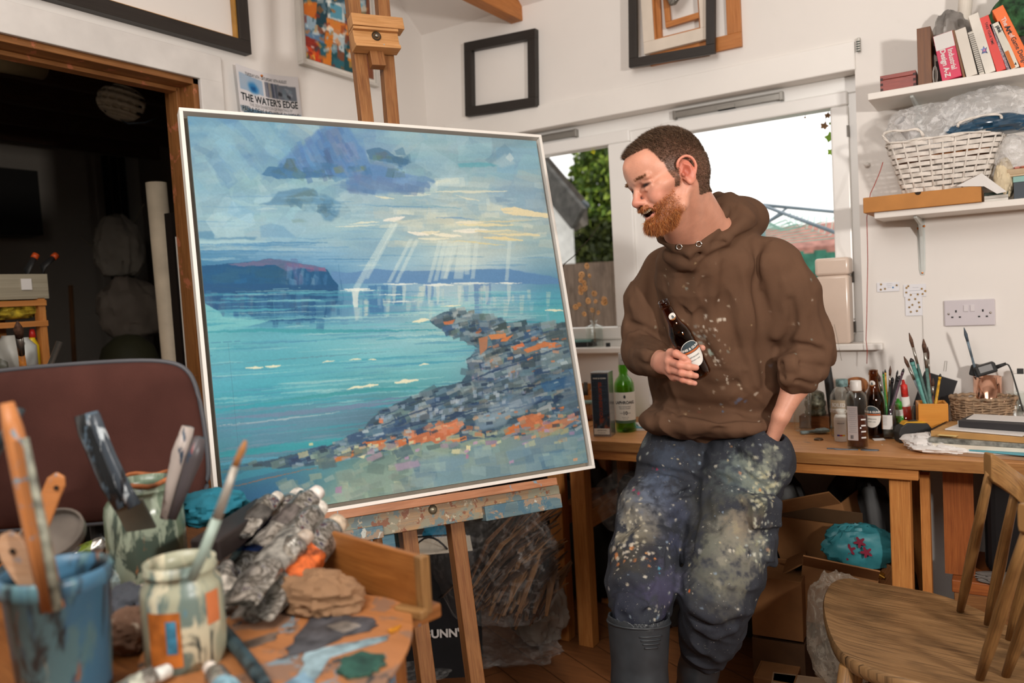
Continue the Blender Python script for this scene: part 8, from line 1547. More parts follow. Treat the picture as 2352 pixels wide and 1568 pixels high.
o_=obj('pine_board',MB().bb((-.195,2.70,.38),(-.115,2.73,.715)),wood('board_red','a05c2c','884820','3c1c0c'));tag(o_,'reddish upright board under the bench, left of the black ribbed case','board')
t_=thing('suitcase','black ribbed case behind the chair spindles under the bench','case',V(.06,2.80,.38));mb=MB();mb.bb((-.09,2.72,.385),(.25,2.92,.72));obj('shell',mb,plain('case_shell','141416',.4),t_,bevel=.03,seg=4);mb=MB()
for k in range(12):mb.bb((.03+.0,2.713,.42+.022*k),(.075,2.72,.43+.022*k))
obj('ribs',mb,M_rub,t_,bevel=.002)
t_=thing('pine_chest','dovetailed pine chest under the black ribbed case behind the chair','chest',V(.05,2.75,0));mb=MB();mb.bb((-.17,2.66,.0),(.32,2.96,.34));obj('body',mb,wood('chest_pine','8c6038','6c4424','2c180c'),t_,bevel=.003);mb=MB();mb.bb((-.175,2.655,.34),(.325,2.965,.378));obj('lid',mb,MATS['board_red'],t_,bevel=.003)
crumple('dust_sheet','grey crumpled sheet on the pine chest behind the chair','cloth',V(.04,2.69,.385),(.30,.12,.03),plain('sheet_grey','78726c',.8),27,.3)
# ================================================================ the dark store
def sx_(px,py,x):return ox(px,py,x)
t_=thing('cycle_helmet','white vented cycle helmet hanging from the dark ceiling joists','helmet',ox(283,232,-3.3));hc_=ox(280,236,-3.3);S4=Sdf();Mh=np.array([nrm(RT-UP*.25),nrm(UP+RT*.25),-FW]).T;hr=V(.108,.078,.085)
S4.ell(hc_,hr,Mh,0);S4.ell(hc_+Mh@V(.03,.0,-.06),V(.10,.07,.09),Mh,.004,'s')
for r_ in range(-2,3):
 for c_ in range(-3,4):
  a,b_=c_*.36+(.16 if r_%2 else 0),r_*.42
  if abs(a)<1.25:q=hc_+Mh@(V(math.sin(a)*math.cos(b_),math.sin(b_),math.cos(a)*math.cos(b_))*hr);S4.ell(q,(.0165,.0085,.03),Mh,.003,'s')
v_,f_=S4.build(.004);sdf_obj('shell',relax(v_,f_,1,.4),f_,plain('helmet_white','d8d0c0',.4),t_);mb=MB();mb.lathe([(0,0),(.07,.01),(.075,.04),(0,.045)],hc_-Mh[:,2]*.03,Mh[:,2],20,sx=1.2,sy=.85);obj('liner',mb,M_black,t_,smooth=True)
mb=MB();mb.tube([hc_+Mh@V(.0,-.07,.01),hc_+Mh@V(.06,-.085,.02),hc_+Mh@V(.12,-.06,.0),hc_+Mh@V(.16,-.02,-.02)],(.003,.012,.010,.003),8,sq=.3);obj('visor',mb,plain('visor_blue','5c7088',.2),t_,smooth=True);obj('strap',MB().tube([hc_+V(0,0,.05),V(hc_[0],hc_[1],GZ+.19)],.004,6),M_black,t_)
def st(nm,label,cat,mb,mat,sm=False):o_=obj(nm,mb,mat,smooth=sm);tag(o_,label,cat);return o_
A=ox(60,148,-3.2);st('insulation_roll','cream roll lying across the joists at the top left of the store','roll',MB().tube([A-V(0,.45,.0),A+V(0,.06,.01)],.055,24),plain('roll_cream','a89c7c',.7,var=.1),True)
A=ox(392,700,-2.78);st('carpet_tube','tall pale cardboard tube standing in the store by the doorway','tube',MB().tube([V(A[0],A[1],0),V(A[0]-.0,A[1]-.02,ox(360,420,-2.78)[2])],.038,28),plain('tube_beige','c8b8a0',.6),True)
def sb(nm,label,cat,p0_,p1_,x,dp,mat):a,b_=ox(*p0_,x),ox(*p1_,x);b_[1]=ox(p1_[0],p0_[1],x)[1];mb=MB();mb.bb((x-dp,min(a[1],b_[1]),min(a[2],b_[2])),(x,max(a[1],b_[1]),max(a[2],b_[2])));return st(nm,label,cat,mb,mat)
sb('wooden_crate','pale wooden box with a taped label on top of the store rack','box',(-60,630),(108,685),-3.0,.3,wood('crate_grey','a8a08c','8c8470','4c4434'));sb('paper_label','taped paper label on the pale wooden box','label',(48,640),(72,665),-2.995,.004,M_paper)
rk=thing('storage_rack','orange wooden rack holding cans and gloves at the left of the store','rack',V(-3.0,.7,0));a,b_=ox(103,690,-3.0),ox(-80,690,-3.0)
for(yy,xx)in((a[1],-3.0),(a[1],-3.3),(b_[1],-3.0),(b_[1],-3.3)):obj('upright',MB().bb((xx-.03,yy-.025,0),(xx,yy,a[2]+.01)),M_pine,rk)
for py in(690,738,850):z=ox(60,py,-3.0)[2];obj('rack_shelf',MB().bb((-3.32,b_[1],z-.02),(-2.99,a[1],z)),M_pine,rk)
z0=ox(60,738,-3.0)[2];ya=ox(10,720,-3.0)[1];crumple('work_gloves','yellow and teal gloves on the upper rack shelf','gloves',V(-3.08,ox(20,720,-3.0)[1],z0+.04),(.14,.28,.07),plain('glove_yellow','b8a02c',.7,var=.5,scale=30),61,.35)
zb=ox(60,850,-3.0)[2]
for(px,w_,top,c_,lb,ct)in((24,.10,770,'b0b0a8','pale paint can on the lower rack shelf','can'),(52,.09,775,'c8ccc8','white carton beside the paint can on the lower shelf','carton'),(75,.045,775,'d8b820','yellow bottle with a red top on the lower shelf','bottle'),(6,.08,812,'5c5c50','small dark jar at the left end of the lower shelf','jar')):
 q=ox(px,800,-3.02);zt=ox(px,top,-3.02)[2];st('store_'+ct,lb,ct,MB().lathe([(0,zb),(w_/2,zb),(w_/2,zt-.03),(w_/4,zt-.005),(w_/4,zt),(0,zt)],V(q[0],q[1],0),n=20),plain('store_'+c_,c_,.4),True)
q=ox(75,775,-3.02);obj('cap',MB().lathe([(0,0),(.012,0),(.008,.03),(0,.032)],V(q[0],q[1],ox(75,775,-3.02)[2]),n=12),plain('cap_red','b82820',.4),bpy.data.objects['store_bottle'],smooth=True)
sb('wall_heater','black heater unit on the far store wall','heater',(-60,378),(85,540),GX+.25,.2,plain('heater_black','1c1a18',.5));
for k,(pa,pb)in enumerate((((62,620),(78,593)),((98,612),(122,592)))):a,b_=ox(*pa,-3.1),ox(*pb,-3.1);o_=st('clamp',['black clamp with an orange tip on the crate, left one','black clamp with an orange tip on the crate, right one'][k],'clamp',MB().tube([a-V(0,0,.05),a,b_],(.012,.012,.010),8),M_rub,True);obj('tip',MB().tube([b_,b_+(b_-a)*.35],.013,8),plain('clamp_orange','c85020',.4),o_,smooth=True)
pts=[ox(180,540,GX+.06),ox(215,566,GX+.2),ox(255,562,GX+.4),ox(300,520,GX+.3),ox(330,470,-4.4)];st('hanging_cable','thin white cable drooping across the store','cable',MB().tube(crv(pts,6),.004,6),plain('cable_cream','b8ac98',.6),True)
a,b_=ox(162,655,-4.2),ox(153,845,-4.2);st('broom_handle','thin wooden broom handle leaning in the store','broom',MB().tube([a,V(b_[0],b_[1],0)],.012,8),M_bk[0],True)
crumple('hanging_bag','dim white bag hanging high on the store wall','bag',ox(272,575,-4.3),(.2,.26,.34),plain('bag_grey','8c8478',.7),63,.25);crumple('hanging_bag','dim pale rucksack hanging lower on the store wall','bag',ox(300,715,-4.2),(.2,.34,.34),plain('bag_beige','7c7064',.7),65,.25)
q=ox(295,800,-4.1);st('round_bin','olive rounded lid low in the store','bin',MB().lathe([(.17,-1.14),(.17,-.1),(.13,.03),(.06,.09),(0,.10)],q+V(0,0,-.02),n=28),plain('olive_plastic','4c4a34',.6),True)
for k,px in enumerate((250,270,288)):a=ox(px,480,-4.95);st('pipe',['left of three vertical pipes in the store corner','middle of three vertical pipes in the store corner','right of three vertical pipes in the store corner'][k],'pipe',MB().tube([V(a[0],a[1],.6),V(a[0],a[1],GZ)],.022,10),M_black,True)
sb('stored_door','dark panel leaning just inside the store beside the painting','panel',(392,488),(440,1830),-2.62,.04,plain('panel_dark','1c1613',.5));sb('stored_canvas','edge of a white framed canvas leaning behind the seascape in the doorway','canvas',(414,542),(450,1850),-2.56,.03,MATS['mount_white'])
q=ox(52,830,-2.8);brush('paintbrush','orange-handled brush standing behind the brown chair back','paintbrush',V(-3.0,ox(58,850,-3.0)[1],.95),ox(40,738,-2.7),.012,(Hm('c07830'),M_fer,M_bri));st('chrome_tube','slanting chrome tube standing behind the brown chair back','tube',MB().tube([ox(112,850,-2.6)+(ox(112,850,-2.6)-ox(137,785,-2.6))*11.5,ox(137,785,-2.6)],.010,12),M_fer,True)
# ================================================================ the garden beyond the window
st2=st
o_=obj('garden_ground',MB().bb((-14,3.4,-.3),(9,22,-.12)),plain('garden_paving','9c968c',.9,var=.15));o_['kind']='structure';o_.name='floor_garden'
ho=thing('neighbour_house','white rendered house with a grey weathered roof, seen in the left window','house',od(1270,600,7.5)*V(1,1,0));E1,E2=od(1225,318,7.4),od(1348,462,6.9);D_=nrm(E2-E1);bk=nrm(V(-.9,.45,0))
mb=MB();P1=od(1312,430,7.15);mb.prism([(0,0),(-4,0),(-4,6),(-2.2,4.6),(0,2.3)],3.0,np.array([V(.94,-.34,0)*1,(0,0,1),V(-.6,.8,0)]).T,V(P1[0],P1[1],-.2));obj('wall',mb,plain('render_white','dcdcd8',.8),ho)
mb=MB();q=[E1-D_*1.2,E2,E2+V(-1.5,2,0),E1-D_*1.2+V(-1.5,2,0)];mb.add(q+[p_+V(0,0,-.2)for p_ in q],[(0,1,2,3),(7,6,5,4),(0,4,5,1),(2,6,7,3),(1,5,6,2),(0,3,7,4)]);obj('roof',mb,plain('roof_grey','7c746c',.9,var=.35,scale=3),ho)
obj('gutter',MB().tube([od(1310,492,6.9),od(1332,484,6.85),od(1346,466,6.8)],.04,8),plain('gutter_dark','303a40',.5),ho,smooth=True);obj('bargeboard',MB().bar(E1-D_*1.2+V(0,-.17,-.16),E2+V(0,-.17,-.16),.05,.22),plain('barge_dark','4c4a46',.8,var=.3),ho)
def tree(nm,label,c,rad,n,cols,ls,seed):
 t_=thing(nm,label,'tree',V(c[0],c[1],-.12));r_=np.random.RandomState(seed);p_=r_.randn(n,3);p_/=np.linalg.norm(p_,axis=1,keepdims=True);lump=1+.35*(vnoise(p_*2+seed,1.5,seed,2)-.5)*2;p_=p_*(.55+.45*r_.rand(n,1)**.5)*lump[:,None]*rad+c
 a=r_.randn(n,3);a/=np.linalg.norm(a,axis=1,keepdims=True);b_=np.cross(a,r_.randn(n,3));b_/=np.linalg.norm(b_,axis=1,keepdims=True);s_=ls*(.6+.8*r_.rand(n,1));vs=np.stack([p_-a*s_,p_+b_*s_*.6,p_+a*s_,p_-b_*s_*.6],1).reshape(-1,3)-root_loc(t_);q=(np.arange(n)*4)[:,None]+np.arange(4)
 me=bpy.data.meshes.new('foliage');me.from_pydata(vs.tolist(),[],q.tolist());pal=np.array([hexc(x)for x in cols]);set_colors(me,np.repeat(lin(pal[r_.randint(len(pal),size=n)]),4,0));obj('foliage',me,vcol('leaf_green',.6,.3),t_);obj('trunk',MB().tube([V(c[0],c[1],-.12),V(c[0],c[1],c[2])],(.12,.06),8),plain('bark_dark','3c2e22',.9),t_,smooth=True)
tree('yew_tree','dense green conifer behind the garden fence, seen in the left window',od(1400,480,9.0),V(.62,.5,.75),9000,['5c7c2c','708c34','4c6428','90a83c','3c4c24','a0b450'],.045,3);tree('shrub','darker lower bush at the foot of the conifer behind the fence',od(1370,590,8.6),V(.5,.4,.4),3000,['2c3418','3c4420','4c5424'],.04,5)
fn=thing('board_fence','weathered brown board fence behind the seed-pod vase','fence',V(-4,5.6,-.12));M_fn=wood('fence_board','7c6a5c','5c4c40','2c221c',.85,wear=.8);A,B=od(1300,606,6.0),od(1500,600,6.0);d=nrm((B-A)*V(1,1,0));mb=MB()
for k in range(12):q=A+d*.1*k;mb.box(V(q[0],q[1]+.012*(k%2),(q[2]-.12)/2),(.104,.02,q[2]+.12),np.array([d,np.cross((0,0,1),d),(0,0,1)]).T)
obj('boards',mb,M_fn,fn);mb=MB();mb.bar(A+V(0,.03,-.25),A+d*1.2+V(0,.03,-.25),.04,.06);obj('rail',mb,M_fn,fn)
gf=thing('green_fence','green painted slatted fence behind the cream canister','fence',od(1860,640,6)*V(1,1,0));A,B=od(1780,580,6.0),od(1935,588,6.0);d=nrm((B-A)*V(1,1,0));mb=MB()
for k in range(7):q=A+d*.085*k;mb.box(V(q[0],q[1],q[2]/2-.06-(k%2)*.02),(.088,.02,q[2]+.12),np.array([d,np.cross((0,0,1),d),(0,0,1)]).T)
obj('slats',mb,plain('fence_green','3c7c68',.8,var=.2),gf)
rh=thing('brick_outbuilding','long low building with a red tiled roof across the garden','house',od(1850,560,14)*V(1,1,0));A,B=od(1690,540,15),od(2000,540,13.5);d=nrm((B-A)*V(1,1,0));Mx_=np.array([d,np.cross((0,0,1),d),(0,0,1)]).T;q=(A+B)/2;L=np.linalg.norm(B-A);zt=od(1850,500,14)[2];zb_=od(1850,566,14)[2]
mb=MB();mb.box(V(q[0],q[1],zb_/2-.06)+Mx_[:,1]*1.2,(L,2,zb_+.12),Mx_);obj('wall',mb,plain('wall_pale','d0ccc8',.8),rh);mb=MB();P_=[Mx_@V(-L/2,.1,0)+V(q[0],q[1],zb_),Mx_@V(L/2,.1,0)+V(q[0],q[1],zb_),Mx_@V(L/2,1.5,0)+V(q[0],q[1],zt),Mx_@V(-L/2,1.5,0)+V(q[0],q[1],zt)];mb.add(P_+[p_-V(0,0,.15)for p_ in P_],[(0,1,2,3),(7,6,5,4),(0,4,5,1),(3,2,6,7),(0,3,7,4),(1,5,6,2)]);obj('roof',mb,plain('tile_red','b07c70',.9,var=.25,scale=8),rh)
gb=thing('far_gable','tip of a grey gable roof just behind the hood','house',od(1706,470,16)*V(1,1,0));q=od(1700,452,16);mb=MB();mb.prism([(-1,-.0),(0,0),(.14,-.16),(.3,-q[2]),(-1,-q[2])],.6,MW,q);obj('gable',mb,plain('gable_grey','a8a09c',.8),gb)
ad=thing('rotary_airer','grey rotary clothes airer with pale green lines in the garden','clothes airer',od(1748,600,4.6)*V(1,1,0));M_air=plain('airer_grey','7c8c98',.4,metal=.3);top=od(1747,470,4.6);ft=od(1747,560,4.6)
obj('post',MB().tube([V(top[0],top[1],-.12),top],.022,12),M_air,ad,smooth=True);ends=[od(1945,489,4.6),od(1690,512,4.9),od(1935,540,3.9),od(1600,530,4.3)]
for e in ends:obj('arm',MB().tube([top,e],.010,8),M_air,ad,smooth=True);obj('brace',MB().tube([top*.45+V(ft[0],ft[1],ft[2])*.55,top*.68+e*.32],.007,6),M_air,ad)
mb=MB()
for k in range(9):
 f_=.35+.07*k;c_=[top+(ends[j]-top)*f_-V(0,0,.03)for j in(0,1,3,2)]
 for i in range(4):a,b_=c_[i],c_[(i+1)%4];mb.tube([a,(a+b_)/2-V(0,0,.05),b_],.002,4,cap=False)
obj('lines',mb,plain('line_green','8cc4b4',.5),ad)
iv=thing('ivy_sprig','ivy sprig with brown and green leaves hanging at the top right of the right pane','ivy',oy(1905,262,3.30));
for(px,py,r_,c_)in((1901,266,8,'a8845c'),(1893,290,10,'b08c64'),(1908,316,14,'9cc03c'),(1909,350,10,'a8c848'),(1908,284,5,'9cc03c'),(1849,270,3,'c8a070')):
 q=oy(px,py,3.30);rr=r_*.0018;ol=[(rr*a*math.sin(t__),rr*a*math.cos(t__))for a,t__ in((1,0),(.6,.6),(1,1.2),(.6,1.8),(.8,2.5),(.4,3.14),(.8,3.8),(.6,4.5),(1,5.1),(.6,5.7))];mb=MB();mb.prism(ol,.0015,MW@rotz(rnd.uniform(-40,40)),q);lf=obj('leaf',mb,leafm('ivy_'+c_,c_),iv);obj('leaf_stalk',MB().tube([q,q+V(.008,0,.03),V(-.56,3.275,1.96),V(-.56,3.27,2.2)],.001,5),MATS['bark_dark'],lf)
q=oy(1362,350,3.142);mb=MB();mb.prism([(-.01,0),(0,.012),(.012,.004),(.006,-.010)],.0015,MW,q);st('yellow_leaf','single yellow-green leaf stuck at the top of the left pane','leaf',mb,plain('ivy_y','c0c020',.6))
# ================================================================ foreground: palette table with pots, jars, tubes
TZ=.86
M_pal=wood('palette_wood','b87a4c','a0683c','5c3820',.4,scale=.5,wear=.3,paint=[('8c6a54',.54,9),('7c8c94',.60,14),('4a4440',.62,18)])
M_tb=wood('taboret_wood','9c6434','7c4a24','2c1a10',.45,paint=[('5c7080',.66,20),('c8a878',.70,30)])
M_bx=wood('paintbox_wood','a86c34','8c5424','4c2c14',.45,paint=[('2a3444',.69,18),('c8a070',.71,26)])
tt=thing('paint_table','paint-stained wooden side table in the foreground carrying jars, tubes and a palette','table',V(-.95,.75,0));mb=MB();P_=[oz(x,y,TZ)for x,y in((975,1412),(700,1300),(300,1240),(-120,1320))];fr_=V(.15,-.62,0)
a,b_,c_=oz(985,1425,TZ-.01),oz(770,1262,TZ-.01),oz(-80,1300,TZ-.01)
tx=nrm((oz(775,1335,TZ)-oz(972,1405,TZ))*V(1,1,0));ty_=np.cross((0,0,1),tx);corner=oz(966,1402,TZ)*V(1,1,0);TMx=np.array([tx,ty_,(0,0,1)]).T;TMx=TMx if(TMx@V(0,1,0))@V(.5,-1,0)>0 else np.array([tx,-ty_,(0,0,1)]).T
mb.box(corner+TMx@V(.42,.25,TZ-.012),(.84,.58,.022),TMx);obj('tabletop',mb,M_tb,tt,bevel=.004)
for(x,y)in((.04,.04),(.80,.04),(.04,.50),(.80,.50)):mb=MB();mb.box(corner+TMx@V(x,y,(TZ-.023)/2),(.045,.045,TZ-.023),TMx);obj('leg',mb,M_tb,tt,bevel=.003)
# raised tray end of the paint box
bxo=thing('paint_box','open wooden paint box end with a tall corner post behind the palette','box',oz(975,1400,TZ));A,B=oz(972,1405,TZ),oz(775,1335,TZ);d=nrm(B-A);L=np.linalg.norm(B-A);n_=np.cross(d,(0,0,1));zt=.082
mb=MB();mb.box((A+B)/2+d*.03+V(0,0,zt/2),(L+.06,.010,zt),np.array([d,n_,(0,0,1)]).T);obj('end_panel',mb,M_bx,bxo,bevel=.002);mb=MB();mb.box(A-d*.004+V(0,0,zt/2),(.016,.017,zt+.002),np.array([d,n_,(0,0,1)]).T);obj('corner_post',mb,M_ch,bxo,bevel=.002)
C2=B+d*.06;d2=nrm(oz(560,1160,TZ)-C2);mb=MB();mb.box(C2+d2*.13+V(0,0,zt/2),(.26,.010,zt),np.array([d2,np.cross(d2,(0,0,1)),(0,0,1)]).T);obj('side_panel',mb,M_bx,bxo,bevel=.002);obj('catch',MB().bb(A+V(-.03,-.028,0),A+V(.02,-.012,.014)),M_ch,bxo,bevel=.003)
# palette
po=[(555,1395),(640,1372),(760,1368),(880,1378),(935,1400),(948,1430),(944,1480),(915,1540),(868,1600),(790,1680),(620,1720),(420,1700),(330,1600),(330,1500),(440,1420)]
P_=[oz(x,y,TZ+.002)for x,y in po];cp_=sum(P_)/len(P_);out=[]
for i in range(len(P_)):a,b_,c_,e_=P_[i-1],P_[i],P_[(i+1)%len(P_)],P_[(i+2)%len(P_)];out+=[((a*(-t_**3+2*t_*t_-t_)+b_*(3*t_**3-5*t_*t_+2)+c_*(-3*t_**3+4*t_*t_+t_)+e_*(t_**3-t_*t_))/2-cp_)[:2]for t_ in(0,.33,.66)]
pa=thing('palette','rounded wooden palette smeared with grey and green paint','palette',cp_);mb=MB();mb.prism([tuple(q)for q in out],.006,None,cp_);obj('board',mb,M_pal,pa,bevel=.002)
def smear(pts,c_,h_=.0015,nm='paint_smear',sd=1):
 Q=[oz(x,y,TZ+.0085)for x,y in pts];c=sum(Q)/len(Q);o_=[]
 for i in range(len(Q)):
  a,b_=Q[i],Q[(i+1)%len(Q)]
  for t_ in(0,.25,.5,.75):q=a+(b_-a)*t_;o_.append((q-c)[:2]*(1+.22*(rnd.random()-.5)))
 mb=MB();mb.prism([tuple(q)for q in o_],h_,None,c);obj(nm,mb,plain('smear_'+c_,c_,.45,var=.35,scale=45,bump=.6,bscale=90),pa,bevel=.0006)
smear([(668,1480),(710,1420),(790,1412),(868,1428),(862,1446),(790,1462),(740,1490),(690,1502),(655,1510)],'4c4c50');smear([(745,1440),(800,1428),(830,1440),(790,1455)],'7c746c',.0022);smear([(775,1545),(790,1515),(830,1500),(880,1508),(885,1530),(850,1552),(800,1562)],'2f5a4c',.004);smear([(680,1560),(700,1500),(790,1478),(900,1455),(890,1470),(760,1510),(720,1568)],'8ca4ac',.001);smear([(560,1475),(640,1450),(630,1470),(570,1490)],'6c5c50',.001);smear([(892,1448),(922,1436),(915,1448),(898,1456)],'d88c1c',.002);smear([(600,1600),(700,1545),(730,1580),(650,1620)],'7c9cb0',.002)
# paint tubes
def tube(label,a,b_,w_,col,capc,rot=0,z=0):
 """squeezed metal tube lying from its crimped end a to its cap b_"""
 a,b_=np.array(a,float),np.array(b_,float);d=nrm(b_-a);L=np.linalg.norm(b_-a);M_=frame(d,(0,0,1));t_=thing('paint_tube',label,'paint tube',(a+b_)/2,'paint tubes on the side table');n1,n2=20,26;vs=[]
 for i in range(n1+1):
  u=i/n1;wx=w_*(1.18-.28*u);wy=w_*min(1,.10+1.05*u**.8);
  if u>.93:f_=(1-u)/.07;wx=w_*(.34+.56*f_);wy=w_*(.34+.6*f_)
  for j in range(n2):th_=2*PI*j/n2;cr=1+.16*math.sin(5*th_+9*u+rot)*math.sin(u*13+rot)*(1-u*.5);p_=a+d*u*L*.88+M_[:,0]*wx*math.cos(th_)*cr+M_[:,1]*wy*math.sin(th_)*cr;vs.append(p_+d*.006*math.sin(3*th_+rot)*(1-u))
 fs=[(i*n2+j,i*n2+(j+1)%n2,(i+1)*n2+(j+1)%n2,(i+1)*n2+j)for i in range(n1)for j in range(n2)]+[tuple(range(n2))[::-1],tuple(n1*n2+j for j in range(n2))];mb=MB();mb.add(vs,fs);body=obj('metal_body',mb,M_tube,t_,smooth=True);body.data.set_sharp_from_angle(angle=R(50))
 vs=[];
 for i in range(7):
  u=.34+.05*i;wx=w_*(1.18-.28*u)*1.02;wy=w_*min(1,.10+1.05*u**.8)*1.02
  for j in range(n2):th_=2*PI*j/n2;cr=1+.16*math.sin(5*th_+9*u+rot)*math.sin(u*13+rot)*(1-u*.5);vs.append(a+d*u*L*.88+(M_[:,0]*wx*math.cos(th_)+M_[:,1]*wy*math.sin(th_))*(cr+.02)+d*.006*math.sin(3*th_+rot)*(1-u))
 fs=[(i*n2+j,i*n2+(j+1)%n2,(i+1)*n2+(j+1)%n2,(i+1)*n2+j)for i in range(6)for j in range(n2)];mb=MB();mb.add(vs,fs);obj('paper_band',mb,plain('band_'+col,col,.4,var=.4,scale=70),t_,smooth=True)
 mb=MB();mb.lathe([(w_*.42,0),(w_*.62,.002),(w_*.58,.016),(w_*.45,.019),(0,.0195)],a+d*L*.87,d,14);obj('cap',mb,plain('tcap_'+capc,capc,.4,var=.2,scale=80),t_,smooth=True)
t=NT('tube_foil');v_=t.coord();n1_=t.noise(v_,38,5,.65,.6);c_=t.ramp(n1_,[(.32,'e0dcd4'),(.46,'a8a49c'),(.53,'4c4840'),(.58,'c8c4bc'),(.63,'2c3c5c'),(.68,'a8643c'),(.75,'d8d4cc')]);t.set(Base_Color=c_,Metallic=.75,Roughness=.28);t.bump(n1_,.5,.004);M_tube=t.m
zz=lambda P,h_:V(P[0],P[1],TZ+h_)
for i,(ca,ta,w_,h1,h2,col,cc2,lb)in enumerate((
 ((700,1120),(505,1360),.026,.115,.02,'243c74','d8d0c4','blue-banded paint tube at the left of the tube heap'),((748,1150),(545,1385),.025,.11,.045,'8c8880','e0d8cc','silver-grey paint tube second from the left in the heap'),((790,1185),(580,1420),.028,.085,.02,'c8602c','c8b49c','fat orange-smeared paint tube, front of the heap'),
 ((735,1125),(600,1250),.022,.13,.08,'5c5450','d8d0c8','grimy tube on top of the heap with a white cap'),((640,1140),(545,1230),.020,.12,.09,'4c4844','c8c0b4','dark crumpled tube at the back of the heap'),((705,1230),(600,1330),.020,.09,.05,'7c7468','b8a898','small tube squeezed between the big ones in the heap'))):
 A,B=oz(*ta,TZ+h2),oz(*ca,TZ+h1);tube(lb,A,B,w_,col,cc2,i*1.7)
tube('silver paint tube with an olive band lying behind the jars',oz(150,1275,TZ+.02),oz(262,1245,TZ+.03),.017,'6c7c28','dcd8cc',2);tube('white-capped paint tube at the bottom edge below the striped jar',oz(250,1600,TZ+.02),oz(372,1545,TZ+.02),.014,'b8b8a8','e0e0d8',3);tube('pale paint tube at the bottom edge right of the striped jar',oz(560,1640,TZ+.02),oz(480,1530,TZ+.02),.014,'8cb4c4','e8dcd0',4);tube('orange-smeared tube lying behind the green jar',oz(130,1320,TZ+.02),oz(250,1290,TZ+.02),.016,'c8501c','8ca4ac',5)
tube('silver tube end gleaming between the striped jar and the heap',oz(500,1400,TZ+.02),oz(520,1300,TZ+.05),.020,'b8b0a4','b0a8a0',6)
crumple('kraft_paper','crumpled brown kraft paper in front of the paint box panel','paper',oz(735,1365,TZ+.025),(.12,.09,.055),plain('kraft_paper','8c6a4c',.8,var=.1),71,.4)
# jars and pots
def pot(nm,label,cat,px,py,r_,h_,prof,mat,extra=None):b_=oz(px,py,TZ);t_=thing(nm,label,cat,b_);mb=MB();mb.lathe([(a*r_,c*h_)for a,c in prof],b_,n=48);obj('vessel_wall',mb,mat,t_,smooth=True);return t_,b_
def caked(nm,base,blot,rough=.35,metal=0,trans=0):
 t=NT(nm);v_=t.coord('Object',(1,1,.35));c_=srgb(base);cc3=base
 for i,(c2,th,sc)in enumerate(blot):n_=t.noise(v_,sc,5,.6,.5);cc3=t.mix(t.ramp(n_,[(th,0.0),(th+.05,1.0)]),cc3,c2)
 t.set(Base_Color=cc3,Roughness=rough,Transmission_Weight=trans);t.bump(t.noise(v_,60,4),.4,.003);return t.m
JP=[(0,.02),(.88,0),(1,.04),(1,.70),(.97,.78),(.84,.85),(.84,.90),(.90,.91),(.90,.93),(.86,.94),(.88,1),(.80,1),(.80,.86),(.94,.76),(.95,.05),(0,.04)]
jb,jbb=pot('paint_jar','front glass jar caked in cream paint with an orange and blue patch','jar',432,1525,.049,.135,JP,caked('jar_cream','a4a48c',[('6c7c74',.50,20),('b8743c',.62,16),('ccc4a8',.54,30),('4c8098',.64,22),('3c4440',.64,34)]))
Mv=view_M(jbb);lb=wrap(jbb,Mv,.0496,.018,.085,-.95,-.10,plain('patch_orange','b86828',.5,var=.25,scale=40),jb,'label','orange paint patch');wrap(jbb,Mv,.0499,.035,.075,-.45,-.2,plain('patch_blue','3c7894',.5,var=.4,scale=60),lb,'blue_daub');wrap(jbb,Mv,.0498,.06,.10,.55,.95,plain('patch_orange2','d07848',.5,var=.25),jb,'label','small orange paint patch')
ja,jab=pot('paint_jar','rear glass jar with green-grey film and a rusty rim holding scrapers','jar',345,1330,.062,.17,JP,caked('jar_green','6c7c68',[('98a490',.46,18),('48564c',.53,26),('a87048',.64,16),('2c3430',.62,40)],.25));mb=MB();mb.tube([jab+V(.054*math.cos(a),.054*math.sin(a),.17+.003*math.sin(a*5))for a in[2*PI*i/30 for i in range(31)]],.004,7,cap=False);obj('rusty_rim',mb,plain('rust','9c5c34',.7,var=.3,scale=50),ja,smooth=True)
cu,cub=pot('paint_pot','blue plastic paint pot streaked with dark and cream drips at the bottom left','pot',155,1600,.058,.155,[(0,.02),(.80,0),(.83,.02),(.97,.86),(1.03,.87),(1.04,.96),(1.0,1),(.96,1),(.94,.9),(.78,.04),(0,.03)],caked('pot_blue','44708c',[('2f383c',.44,10),('587c84',.52,20),('a89c84',.56,12),('1f2226',.58,16),('8c6450',.64,26)]))
mb=MB();mb.lathe([(0,.10),(.050,.101)],cub,n=30);obj('dregs',mb,plain('pot_dregs','26404c',.5,var=.4),cu,smooth=True)
# handles standing in them
def stick(nm,label,cat,pts,rad,mats,sq=1.0,group=None):
 t_=thing(nm,label,cat,pts[0],group);k=len(pts)-1
 for i,m_ in enumerate(mats):a=int(k*i/len(mats));b2=int(k*(i+1)/len(mats));mb=MB();mb.tube(pts[a:b2+1],rad[a:b2+1],14,sq=sq,up=-FW);obj(['handle','ferrule','bristles'][i]if len(mats)>1 else 'handle',mb,m_,t_,smooth=True)
 return t_
M_h1=wood('handle_orange','c88450','b4703c','5c4438',.4,paint=[('7c8c94',.60,40)]);M_h2=wood('handle_pale','c8a080','b88c68','7c6050',.5,paint=[('9c8c84',.62,30)])
D0=.88
stick('paintbrush','thick orange wooden handle, tallest in the blue pot','paintbrush',[od(x,y,D0+.0)for x,y in((122,1400),(85,1230),(55,1100),(30,985),(16,925))],[.012,.0125,.0115,.0105,.007],[M_h1]);stick('paintbrush','thin grey-smeared brush handle beside the thick orange one in the blue pot','paintbrush',[od(x,y,D0-.02)for x,y in((132,1400),(105,1240),(80,1120),(58,1005))],[.0052,.005,.0045,.0035],[plain('stick_grey','8c8c7c',.4,var=.4,scale=60)])
